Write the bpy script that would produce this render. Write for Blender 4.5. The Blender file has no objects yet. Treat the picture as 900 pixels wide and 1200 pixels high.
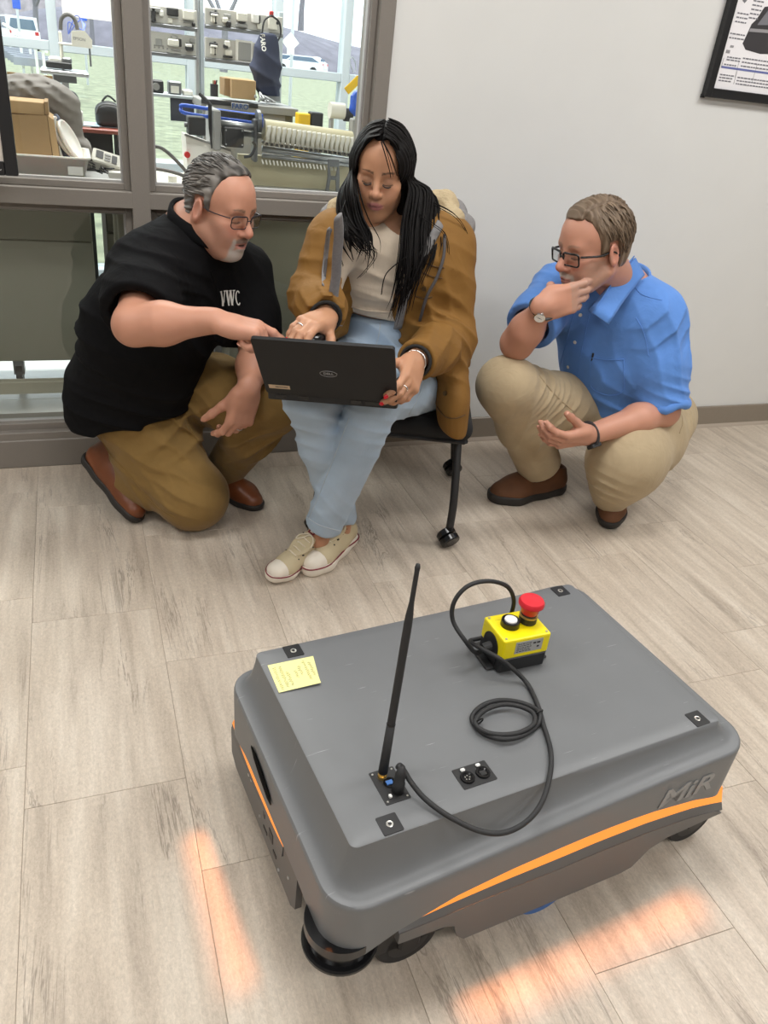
import bpy, bmesh, math, random
import numpy as np
from mathutils import Vector, Matrix
from mathutils.bvhtree import BVHTree

# ------------------------------------------------------------------ camera, world, lights, exposure
SC = bpy.context.scene
COL = SC.collection
CAM_H, CAM_F = 1.30, 915.4
def _cam_axes(pitch=0.516966, roll=-0.1178712, yaw=-0.4020951):
    cy, sy = math.cos(yaw), math.sin(yaw)
    cp, sp = math.cos(-pitch), math.sin(-pitch)
    cr, sr = math.cos(roll), math.sin(roll)
    Rz = Matrix(((cy, -sy, 0), (sy, cy, 0), (0, 0, 1)))
    Rx = Matrix(((1, 0, 0), (0, cp, -sp), (0, sp, cp)))
    Ry = Matrix(((cr, 0, sr), (0, 1, 0), (-sr, 0, cr)))
    return Rz @ Rx @ Ry                       # columns: right, forward, up
CM = _cam_axes()
cam_data = bpy.data.cameras.new('camera')
cam_data.sensor_fit = 'VERTICAL'
cam_data.sensor_height = 34.6
cam_data.lens = CAM_F / 1200 * 34.6
cam_data.clip_start, cam_data.clip_end = 0.05, 400
cam = bpy.data.objects.new('camera', cam_data)
COL.objects.link(cam)
r_, f_, u_ = CM.col[0], CM.col[1], CM.col[2]
cam.matrix_world = Matrix(((r_[0], u_[0], -f_[0], 0), (r_[1], u_[1], -f_[1], 0), (r_[2], u_[2], -f_[2], CAM_H), (0, 0, 0, 1)))
SC.camera = cam
SC.view_settings.view_transform = 'Standard'
SC.view_settings.look = 'None'
SC.view_settings.gamma = 1.0
SC.view_settings.use_curve_mapping = False
SC.view_settings.exposure = 0.42
SC.cycles.use_denoising = True
SC.cycles.max_bounces = 8
SC.cycles.diffuse_bounces = 4
SC.cycles.caustics_reflective = False
SC.cycles.caustics_refractive = False
SC.cycles.sample_clamp_indirect = 6.0

W = bpy.data.worlds.new('overcast_sky'); SC.world = W
W.use_nodes = True
nt = W.node_tree; nt.nodes.clear()
o_ = nt.nodes.new('ShaderNodeOutputWorld'); b_ = nt.nodes.new('ShaderNodeBackground')
b_.inputs['Color'].default_value = (0.84, 0.93, 1.0, 1); b_.inputs['Strength'].default_value = 2.3
nt.links.new(b_.outputs[0], o_.inputs[0])

def area_light(name, loc, size, size_y, power, rot=(0, 0, 0), color=(1, 1, 1)):
    d = bpy.data.lights.new(name, 'AREA'); d.shape = 'RECTANGLE'; d.size = size; d.size_y = size_y
    d.energy = power; d.color = color
    o = bpy.data.objects.new(name, d); o.location = loc; o.rotation_euler = rot
    COL.objects.link(o); return o
# recessed ceiling panels of the near room (their bodies are built with the ceiling)
PANEL_SPOTS = [(-1.6, 1.3), (0.6, 1.3), (2.8, 1.3), (-1.6, -1.2), (0.6, -1.2), (2.8, -1.2)]
for px, py in PANEL_SPOTS:
    area_light('panel_light', (px, py, 2.70), 1.15, 0.55, 20 if px > 2 else 16.5, (0, 0, 0), (1.0, 1.0, 1.0))
for px, py in [(-1.6, 3.9), (0.4, 3.9)]:
    area_light('lab_panel_light', (px, py, 2.70), 1.15, 0.55, 46, (0, 0, 0), (1.0, 0.98, 0.95))

# ------------------------------------------------------------------ helpers
def at(u, v, x=None, y=None, z=None):
    """world point seen at photo pixel (u, v) on the plane x=, y= or z="""
    d = CM @ Vector(((u - 450) / CAM_F, 1, -(v - 600) / CAM_F))
    o = Vector((0, 0, CAM_H))
    if x is not None: t = x / d[0]
    elif y is not None: t = y / d[1]
    else: t = (z - CAM_H) / d[2]
    return o + d * t

def srgb(r, g=None, b=None):
    if g is None: r, g, b = r
    def c(v):
        v /= 255.0
        return v / 12.92 if v <= 0.04045 else ((v + 0.055) / 1.055) ** 2.4
    return (c(r), c(g), c(b))

def tag(o, label=None, cat=None, group=None, kind=None):
    if label: o['label'] = label
    if cat: o['category'] = cat
    if group: o['group'] = group
    if kind: o['kind'] = kind
    return o

def empty(name, loc=(0, 0, 0), label=None, cat=None, group=None, rz=0.0):
    o = bpy.data.objects.new(name, None); COL.objects.link(o)
    o.location = loc; o.rotation_euler = (0, 0, rz); o.empty_display_size = 0.05
    return tag(o, label, cat, group)

def wmat(parent):
    m = Matrix.Identity(4)
    while parent is not None:
        m = parent.matrix_basis @ m
        parent = parent.parent
    return m

def obj(name, me, mat=None, parent=None, world=False, smooth=None):
    if isinstance(me, bmesh.types.BMesh):
        bm = me; me = bpy.data.meshes.new(name); bm.to_mesh(me); bm.free()
    o = bpy.data.objects.new(name, me); COL.objects.link(o)
    if mat is not None:
        for m in (mat if isinstance(mat, (list, tuple)) else [mat]): me.materials.append(m)
    if smooth is not None:
        me.polygons.foreach_set('use_smooth', [smooth] * len(me.polygons))
    if parent is not None:
        o.parent = parent
        if world: o.matrix_basis = wmat(parent).inverted()
    return o

def shade_auto(o, deg=35):
    me = o.data
    me.polygons.foreach_set('use_smooth', [True] * len(me.polygons))
    bm = bmesh.new(); bm.from_mesh(me)
    lim = math.radians(deg)
    for e in bm.edges:
        if len(e.link_faces) == 2 and e.calc_face_angle(0) > lim: e.smooth = False
    bm.to_mesh(me); bm.free()
    return o

def structure(name, me, mat, parent=None, world=False):
    o = obj(name, me, mat, parent, world)
    if parent is None: o['kind'] = 'structure'
    return o

# --- mesh builders (each returns a bmesh, or adds to one)
def rot_to(d):
    return Vector((0, 0, 1)).rotation_difference(Vector(d).normalized()).to_matrix().to_4x4()

def add_box(bm, lo, hi, M=None, bevel=0.0, seg=1):
    lo, hi = Vector(lo), Vector(hi)
    r = bmesh.ops.create_cube(bm, size=1.0)
    vs = r['verts']
    c, s = (lo + hi) / 2, hi - lo
    for v in vs: v.co = Vector((v.co.x * s.x + c.x, v.co.y * s.y + c.y, v.co.z * s.z + c.z))
    if bevel > 0:
        es = list({e for v in vs for e in v.link_edges})
        rb = bmesh.ops.bevel(bm, geom=es, offset=bevel, segments=seg, affect='EDGES', profile=0.5)
        vs = list({v for f in rb['faces'] for v in f.verts} | {v for v in vs if v.is_valid})
    if M is not None:
        for v in vs: v.co = M @ v.co
    return vs
def box(lo, hi, M=None, bevel=0.0, seg=1):
    bm = bmesh.new(); add_box(bm, lo, hi, M, bevel, seg); return bm

def add_cyl(bm, a, b, r, r2=None, seg=16, cap=True):
    a, b = Vector(a), Vector(b); d = b - a
    M = Matrix.Translation((a + b) / 2) @ rot_to(d)
    return bmesh.ops.create_cone(bm, cap_ends=cap, segments=seg, radius1=r, radius2=r if r2 is None else r2, depth=d.length, matrix=M)['verts']
def cyl(a, b, r, r2=None, seg=16):
    bm = bmesh.new(); add_cyl(bm, a, b, r, r2, seg); return bm

def add_lathe(bm, prof, M=None, seg=32, close=True):
    """prof: [(radius, z)] turned about z"""
    rings = []
    for r, z in prof:
        rings.append([bm.verts.new((r * math.cos(2 * math.pi * i / seg), r * math.sin(2 * math.pi * i / seg), z)) for i in range(seg)])
    for A, B in zip(rings, rings[1:]):
        for i in range(seg): bm.faces.new((A[i], A[(i + 1) % seg], B[(i + 1) % seg], B[i]))
    if close:
        bm.faces.new(list(reversed(rings[0]))); bm.faces.new(rings[-1])
    if M is not None:
        for R in rings:
            for v in R: v.co = M @ v.co
    bmesh.ops.recalc_face_normals(bm, faces=bm.faces[:])
    return rings
def lathe(prof, M=None, seg=32, close=True):
    bm = bmesh.new(); add_lathe(bm, prof, M, seg, close); return bm

def catmull(pts, n=8, closed=False):
    P = [Vector(p) for p in pts]; out = []
    m = len(P); segs = m if closed else m - 1
    for i in range(segs):
        if closed: p0, p1, p2, p3 = P[(i - 1) % m], P[i], P[(i + 1) % m], P[(i + 2) % m]
        else: p0, p1, p2, p3 = P[max(i - 1, 0)], P[i], P[i + 1], P[min(i + 2, m - 1)]
        for j in range(n):
            t = j / n
            out.append(0.5 * ((2 * p1) + (-p0 + p2) * t + (2 * p0 - 5 * p1 + 4 * p2 - p3) * t * t + (-p0 + 3 * p1 - 3 * p2 + p3) * t ** 3))
    if not closed: out.append(P[-1])
    return out

def add_tube(bm, pts, r, seg=8, closed=False, flat=1.0, up=None, cap=True):
    """tube along pts; r a number or list; flat squashes it along the 'up' side"""
    P = [Vector(p) for p in pts]; n = len(P)
    R = r if isinstance(r, (list, tuple)) else [r] * n
    rings = []; prev = None
    for i in range(n):
        if closed: t = P[(i + 1) % n] - P[i - 1]
        else: t = P[min(i + 1, n - 1)] - P[max(i - 1, 0)]
        if t.length < 1e-9: t = Vector((0, 0, 1))
        t.normalize()
        if up is not None:
            s = t.cross(Vector(up)); 
            if s.length < 1e-6: s = t.orthogonal()
            s.normalize()
        elif prev is None:
            s = t.orthogonal().normalized()
        else:
            s = prev - t * prev.dot(t)
            s = s.normalized() if s.length > 1e-6 else t.orthogonal().normalized()
        prev = s; w = t.cross(s)
        rings.append([bm.verts.new(P[i] + s * (R[i] * math.cos(2 * math.pi * k / seg)) + w * (R[i] * flat * math.sin(2 * math.pi * k / seg))) for k in range(seg)])
    prs = list(zip(rings, rings[1:])) + ([(rings[-1], rings[0])] if closed else [])
    for A, B in prs:
        for k in range(seg):
            bm.faces.new((A[k], A[(k + 1) % seg], B[(k + 1) % seg], B[k]))
    if not closed and cap:
        bm.faces.new(list(reversed(rings[0]))); bm.faces.new(rings[-1])
    return rings
def tube(pts, r, seg=8, closed=False, flat=1.0, up=None, smooth=0):
    bm = bmesh.new()
    if smooth: pts = catmull(pts, smooth, closed)
    add_tube(bm, pts, r, seg, closed, flat, up); return bm

def add_prism(bm, poly, z0, z1, M=None):
    A = [bm.verts.new((x, y, z0)) for x, y in poly]; B = [bm.verts.new((x, y, z1)) for x, y in poly]
    n = len(poly)
    fs = [bm.faces.new(list(reversed(A))), bm.faces.new(B)]
    for i in range(n): fs.append(bm.faces.new((A[i], A[(i + 1) % n], B[(i + 1) % n], B[i])))
    if M is not None:
        for v in A + B: v.co = M @ v.co
    bmesh.ops.recalc_face_normals(bm, faces=fs)
    return A + B
def prism(poly, z0, z1, M=None):
    bm = bmesh.new(); add_prism(bm, poly, z0, z1, M); return bm

def rrect(hx, hy, r, n=6):
    pts = []
    for cx, cy, a0 in ((hx - r, hy - r, 0), (-hx + r, hy - r, 90), (-hx + r, -hy + r, 180), (hx - r, -hy + r, 270)):
        for i in range(n + 1):
            a = math.radians(a0 + 90 * i / n); pts.append((cx + r * math.cos(a), cy + r * math.sin(a)))
    return pts

def frame_matrix(o, xa, ya, za):
    xa, ya, za = Vector(xa), Vector(ya), Vector(za)
    return Matrix(((xa.x, ya.x, za.x, o[0]), (xa.y, ya.y, za.y, o[1]), (xa.z, ya.z, za.z, o[2]), (0, 0, 0, 1)))

def basis(o, x, y):
    """orthonormal frame at o: x kept, y made square to it"""
    x = Vector(x).normalized(); y = Vector(y); y = (y - x * y.dot(x)).normalized()
    return frame_matrix(o, x, y, x.cross(y))

def text_mesh(s, size=1.0, extrude=0.0, res=3, bold=0.0, align='CENTER'):
    cu = bpy.data.curves.new('lettering', 'FONT'); cu.body = s; cu.size = size; cu.extrude = extrude
    cu.align_x = align; cu.align_y = 'CENTER'; cu.resolution_u = res; cu.offset = bold
    o = bpy.data.objects.new('lettering', cu); COL.objects.link(o)
    bpy.context.view_layer.update()
    me = bpy.data.meshes.new_from_object(o.evaluated_get(bpy.context.evaluated_depsgraph_get()))
    bpy.data.objects.remove(o); bpy.data.curves.remove(cu)
    return me

# --- materials
MATS = {}
def mat(name, color=(0.5, 0.5, 0.5), rough=0.5, metal=0.0, spec=0.5, sheen=0.0, sss=0.0, emit=None, estr=0.0, coat=0.0,
        noise=0.0, nscale=20.0, bump=0.0, bscale=80.0, bdist=0.002, vcol=False, alpha=1.0, stretch=(1, 1, 1), rnoise=0.0, wr=0.0):
    m = bpy.data.materials.new(name); m.use_nodes = True
    t = m.node_tree; B = t.nodes['Principled BSDF']
    B.inputs['Base Color'].default_value = (*color, 1); B.inputs['Roughness'].default_value = rough
    B.inputs['Metallic'].default_value = metal; B.inputs['Specular IOR Level'].default_value = spec
    if sheen: B.inputs['Sheen Weight'].default_value = sheen
    if sss:
        B.inputs['Subsurface Weight'].default_value = sss; B.inputs['Subsurface Radius'].default_value = (0.010, 0.004, 0.002)
        B.inputs['Subsurface Scale'].default_value = 0.6
    if coat: B.inputs['Coat Weight'].default_value = coat; B.inputs['Coat Roughness'].default_value = 0.1
    if emit: B.inputs['Emission Color'].default_value = (*emit, 1); B.inputs['Emission Strength'].default_value = estr
    if alpha < 1: B.inputs['Alpha'].default_value = alpha
    src = None
    tc = t.nodes.new('ShaderNodeTexCoord'); mp = t.nodes.new('ShaderNodeMapping'); mp.inputs['Scale'].default_value = stretch
    t.links.new(tc.outputs['Object'], mp.inputs['Vector'])
    if vcol:
        a = t.nodes.new('ShaderNodeAttribute'); a.attribute_name = 'Col'; src = a.outputs['Color']
        t.links.new(src, B.inputs['Base Color'])
    if noise:
        n = t.nodes.new('ShaderNodeTexNoise'); n.inputs['Scale'].default_value = nscale; n.inputs['Detail'].default_value = 4
        t.links.new(mp.outputs[0], n.inputs['Vector'])
        mr = t.nodes.new('ShaderNodeMapRange'); mr.inputs['From Min'].default_value = 0.25; mr.inputs['From Max'].default_value = 0.75
        mr.inputs['To Min'].default_value = 1 - noise; mr.inputs['To Max'].default_value = 1 + noise
        t.links.new(n.outputs['Fac'], mr.inputs['Value'])
        mx = t.nodes.new('ShaderNodeVectorMath'); mx.operation = 'SCALE'
        if src is not None: t.links.new(src, mx.inputs[0])
        else: mx.inputs[0].default_value = color
        t.links.new(mr.outputs[0], mx.inputs['Scale']); t.links.new(mx.outputs[0], B.inputs['Base Color'])
        if rnoise:
            m2 = t.nodes.new('ShaderNodeMapRange'); m2.inputs['To Min'].default_value = rough - rnoise; m2.inputs['To Max'].default_value = rough + rnoise
            t.links.new(n.outputs['Fac'], m2.inputs['Value']); t.links.new(m2.outputs[0], B.inputs['Roughness'])
    if bump:
        n2 = t.nodes.new('ShaderNodeTexNoise'); n2.inputs['Scale'].default_value = bscale; n2.inputs['Detail'].default_value = 3
        t.links.new(mp.outputs[0], n2.inputs['Vector'])
        bp = t.nodes.new('ShaderNodeBump'); bp.inputs['Strength'].default_value = bump; bp.inputs['Distance'].default_value = bdist
        t.links.new(n2.outputs['Fac'], bp.inputs['Height']); t.links.new(bp.outputs[0], B.inputs['Normal'])
        if wr:
            n3 = t.nodes.new('ShaderNodeTexNoise'); n3.inputs['Scale'].default_value = 15; n3.inputs['Detail'].default_value = 2.5; n3.inputs['Distortion'].default_value = 1.2
            t.links.new(tc.outputs['Object'], n3.inputs['Vector'])
            b3 = t.nodes.new('ShaderNodeBump'); b3.inputs['Strength'].default_value = wr * .6; b3.inputs['Distance'].default_value = 0.012
            t.links.new(n3.outputs['Fac'], b3.inputs['Height']); t.links.new(b3.outputs[0], bp.inputs['Normal'])
    MATS[name] = m
    return m
# ------------------------------------------------------------------ implicit surfaces: smooth unions of tapered limbs, meshed with surface nets
class Sdf:
    def __init__(s): s.ops = []; s.T = np.eye(4); s.sc = 1.0
    def frame(s, M=None):
        s.T = np.eye(4) if M is None else np.array([list(r) for r in M]); s.sc = float(np.cbrt(abs(np.linalg.det(s.T[:3, :3])))); return s
    def _p(s, a): return s.T[:3, :3] @ np.array(a, float) + s.T[:3, 3]
    def _R(s): return s.T[:3, :3] / s.sc
    def cap(s, a, b, ra, rb=None, k=0.01, m='u', flat=None):
        """tapered capsule; flat=(direction, ratio) squashes it along that direction"""
        a, b = s._p(a), s._p(b); rb = ra if rb is None else rb; ra, rb = ra * s.sc, rb * s.sc
        fl = None
        if flat is not None:
            n = s._R() @ np.array(flat[0], float); n /= np.linalg.norm(n); fl = (n, flat[1])
        s.ops.append(('cap', m, k * s.sc, (a + b) / 2, np.linalg.norm(b - a) / 2 + max(ra, rb) * 1.05, (a, b, ra, rb, fl))); return s
    def chain(s, pts, rs, k=0.01, m='u', flat=None):
        for i in range(len(pts) - 1): s.cap(pts[i], pts[i + 1], rs[i], rs[i + 1], k, m, flat)
        return s
    def ell(s, c, r, R=None, k=0.01, m='u'):
        c = s._p(c); A = s._R() if R is None else s._R() @ np.array([list(q) for q in R])[:3, :3]; r = np.array(r, float) * s.sc
        s.ops.append(('ell', m, k * s.sc, c, float(r.max()), (c, r, A))); return s
    def box(s, c, h, rad, R=None, k=0.01, m='u'):
        c = s._p(c); A = s._R() if R is None else s._R() @ np.array([list(q) for q in R])[:3, :3]; h = np.array(h, float) * s.sc
        s.ops.append(('box', m, k * s.sc, c, float(np.linalg.norm(h)), (c, h, rad * s.sc, A))); return s
    def cut(s, o, n, k=0.004):
        """keep the side that n points away from"""
        o = s._p(o); n = s._R() @ np.array(n, float); n /= np.linalg.norm(n)
        s.ops.append(('pl', 'i', k, o, 1e9, (o, n))); return s
    @staticmethod
    def dist(kind, q, P):
        if kind == 'cap':
            a, b, ra, rb, fl = q; ab = b - a; L2 = float(ab @ ab) + 1e-12; pa = P - a
            t = np.clip((pa @ ab) / L2, 0, 1)
            v = pa - t[:, None] * ab
            if fl is not None:
                v = v + (v @ fl[0])[:, None] * fl[0] * (1 / fl[1] - 1)
                return (np.sqrt((v * v).sum(1)) - (ra + (rb - ra) * t)) * (fl[1] if fl[1] < 1 else 1)
            return np.sqrt((v * v).sum(1)) - (ra + (rb - ra) * t)
        if kind == 'ell':
            c, r, A = q; v = (P - c) @ A
            k0 = np.sqrt(((v / r) ** 2).sum(1)); k1 = np.sqrt(((v / (r * r)) ** 2).sum(1)) + 1e-9
            return k0 * (k0 - 1) / k1
        if kind == 'box':
            c, h, rad, A = q; v = np.abs((P - c) @ A) - (h - rad)
            return np.sqrt((np.maximum(v, 0) ** 2).sum(1)) + np.minimum(v.max(1), 0) - rad
        o, n = q
        return (P - o) @ n
    def bounds(s):
        lo = np.full(3, 1e9); hi = -lo
        for kind, m, k, c, r, q in s.ops:
            if kind != 'pl' and m == 'u': lo = np.minimum(lo, c - r); hi = np.maximum(hi, c + r)
        return lo, hi
    def eval_blocks(s, BC, P, half):
        """BC: block centres (nb,3); P: (nb,m,3)"""
        nb, m, _ = P.shape
        D = np.full((nb, m), 1.0, np.float32)
        for kind, mode, k, c, r, q in s.ops:
            if kind == 'pl': sel = np.arange(nb)
            else: sel = np.nonzero(((BC - c) ** 2).sum(1) < (r + half + k + 0.012) ** 2)[0]
            if not len(sel): continue
            d = Sdf.dist(kind, q, P[sel].reshape(-1, 3)).reshape(len(sel), m); a = D[sel]
            if mode == 'u':
                h = np.maximum(k - np.abs(a - d), 0) / max(k, 1e-6); D[sel] = np.minimum(a, d) - h * h * k * 0.25
            elif mode == 's':
                h = np.maximum(k - np.abs(a + d), 0) / max(k, 1e-6); D[sel] = np.maximum(a, -d) + h * h * k * 0.25
            else:
                h = np.maximum(k - np.abs(a - d), 0) / max(k, 1e-6); D[sel] = np.maximum(a, d) + h * h * k * 0.25
        return D
    def mesh(s, h, disp=None, slack=0.0, relax=0.3):
        lo, hi = s.bounds(); lo = lo - 4 * h - slack; hi = hi + 4 * h + slack
        Bk = 8; nbk = np.ceil((hi - lo) / (h * Bk)).astype(int)
        g = np.stack(np.meshgrid(*[np.arange(n) for n in nbk], indexing='ij'), -1).reshape(-1, 3)
        BC = lo + (g + 0.5) * (Bk * h) - 0.5 * h
        half = Bk * h * 0.87
        D0 = s.eval_blocks(BC, BC[:, None, :], half)[:, 0]
        keep = np.abs(D0) < half * 1.6 + slack + 0.006
        dim = nbk * Bk
        V = np.repeat(np.repeat(np.repeat(np.where(D0 < 0, -1.0, 1.0).astype(np.float32).reshape(nbk), Bk, 0), Bk, 1), Bk, 2)
        gk = g[keep]; off = np.stack(np.meshgrid(*[np.arange(Bk)] * 3, indexing='ij'), -1).reshape(-1, 3)
        for i in range(0, len(gk), 3000):
            gi = gk[i:i + 3000]; I = gi[:, None, :] * Bk + off[None]
            P = lo + I * h
            d = s.eval_blocks(BC[keep][i:i + 3000], P, half)
            if disp is not None: d = d + disp(P.reshape(-1, 3)).reshape(d.shape).astype(np.float32)
            V[I[..., 0], I[..., 1], I[..., 2]] = d
        return surface_nets(V, lo, h, relax)

def surface_nets(V, lo, h, relax=0.3):
    S = V < 0
    cnt = np.zeros(tuple(np.array(V.shape) - 1), np.uint8)
    for a in (0, 1):
        for b in (0, 1):
            for c in (0, 1):
                cnt += S[a:S.shape[0] - 1 + a, b:S.shape[1] - 1 + b, c:S.shape[2] - 1 + c]
    A = np.argwhere((cnt > 0) & (cnt < 8))
    idx = np.full(cnt.shape, -1, np.int32); idx[A[:, 0], A[:, 1], A[:, 2]] = np.arange(len(A))
    corner = np.array([(a, b, c) for a in (0, 1) for b in (0, 1) for c in (0, 1)])
    val = np.stack([V[A[:, 0] + a, A[:, 1] + b, A[:, 2] + c] for a, b, c in corner], 1)
    acc = np.zeros((len(A), 3)); n = np.zeros(len(A))
    for i in range(8):
        for ax in range(3):
            if corner[i][ax] == 0:
                j = i + (4, 2, 1)[ax]
                va, vb = val[:, i], val[:, j]; m = (va < 0) != (vb < 0)
                t = np.where(m, va / np.where(m, va - vb, 1), 0)
                p = corner[i][None].astype(float).repeat(len(A), 0); p[:, ax] += t
                acc[m] += p[m]; n[m] += 1
    verts = (A + acc / n[:, None]) * h + lo
    quads = []
    for ax in range(3):
        sl0 = [slice(None)] * 3; sl1 = [slice(None)] * 3; sl0[ax] = slice(0, -1); sl1[ax] = slice(1, None)
        E = np.argwhere(S[tuple(sl0)] != S[tuple(sl1)])
        b, c = [(1, 2), (2, 0), (0, 1)][ax]
        E = E[(E[:, b] > 0) & (E[:, c] > 0) & (E[:, b] < V.shape[b] - 1) & (E[:, c] < V.shape[c] - 1)]
        q = []
        for db, dc in ((1, 1), (0, 1), (0, 0), (1, 0)):
            e = E.copy(); e[:, b] -= db; e[:, c] -= dc; q.append(idx[e[:, 0], e[:, 1], e[:, 2]])
        q = np.stack(q, 1)
        flip = ~S[E[:, 0], E[:, 1], E[:, 2]]
        q[flip] = q[flip][:, ::-1]
        quads.append(q[(q >= 0).all(1)])
    Q = np.concatenate(quads)
    if relax:                                   # a light smoothing pass takes the grid's steps out
        for _ in range(2):
            s_ = np.zeros_like(verts); w = np.zeros(len(verts))
            for a, b in ((0, 1), (1, 2), (2, 3), (3, 0)):
                np.add.at(s_, Q[:, a], verts[Q[:, b]]); np.add.at(w, Q[:, a], 1)
                np.add.at(s_, Q[:, b], verts[Q[:, a]]); np.add.at(w, Q[:, b], 1)
            verts = verts + relax * (s_ / np.maximum(w, 1)[:, None] - verts)
    return verts, Q

def np_mesh(name, verts, quads, color=None):
    me = bpy.data.meshes.new(name)
    me.vertices.add(len(verts)); me.vertices.foreach_set('co', verts.astype(np.float32).ravel())
    me.loops.add(quads.size); me.loops.foreach_set('vertex_index', quads.astype(np.int32).ravel())
    me.polygons.add(len(quads)); me.polygons.foreach_set('loop_start', np.arange(0, quads.size, quads.shape[1], dtype=np.int32))
    me.polygons.foreach_set('loop_total', np.full(len(quads), quads.shape[1], dtype=np.int32))
    me.update(calc_edges=True); me.validate()
    me.polygons.foreach_set('use_smooth', np.ones(len(me.polygons), bool))
    if color is not None:
        a = me.color_attributes.new('Col', 'FLOAT_COLOR', 'POINT')
        a.data.foreach_set('color', np.concatenate([color, np.ones((len(color), 1))], 1).astype(np.float32).ravel())
    return me

def sdf_obj(name, S, h, m, parent=None, disp=None, color=None, slack=0.0, relax=0.3):
    v, q = S.mesh(h, disp, slack, relax)
    c = color(v) if color is not None else None
    return obj(name, np_mesh(name, v, q, c), m, parent, world=True)

# smooth pseudo-noise from a few sine waves, -1..1
_rs = np.random.RandomState(7)
_K = _rs.normal(size=(24, 3)); _K /= np.linalg.norm(_K, axis=1)[:, None]; _PH = _rs.uniform(0, 6.28, 24)
def wave_noise(P, f, seed=0, n=5):
    r = np.zeros(len(P))
    for i in range(n):
        j = (i + seed * 5) % 24
        r += np.sin((P @ _K[j]) * f * (1 + 0.37 * i) + _PH[j] + 2.1 * np.sin((P @ _K[(j + 7) % 24]) * f * 0.6 + _PH[(j + 3) % 24])) / (1 + 0.3 * i)
    return r / 3.2
def folds(spec):
    """spec rows: centre, reach, direction across the folds, folds per metre, depth, seed"""
    rows = [(np.array(c, float), s, np.array(w, float) / np.linalg.norm(w), f, a, sd) for c, s, w, f, a, sd in spec]
    def fn(P):
        out = np.zeros(len(P))
        for c, s, w, f, a, sd in rows:
            r2 = ((P - c) ** 2).sum(1); near = r2 < (2.2 * s) ** 2
            if not near.any(): continue
            Q = P[near]; m = np.exp(-r2[near] / (s * s))
            ph = (Q - c) @ w * f * 6.283 + 2.6 * wave_noise(Q, 13, sd, 3)
            out[near] -= a * 1.25 * m * ((1 - np.abs(np.sin(ph * .5))) ** 1.6 - 0.22)
        return out
    return fn
def sstep(a, b, x):
    t = np.clip((x - a) / (b - a), 0, 1); return t * t * (3 - 2 * t)
# ------------------------------------------------------------------ people: heads, hands, hair
def head_matrix(c, fwd, up, s=1.0):
    y = Vector(fwd).normalized(); z = Vector(up); z = (z - y * z.dot(y)).normalized(); x = y.cross(z)
    return frame_matrix(c, x * s, y * s, z * s)

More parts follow.
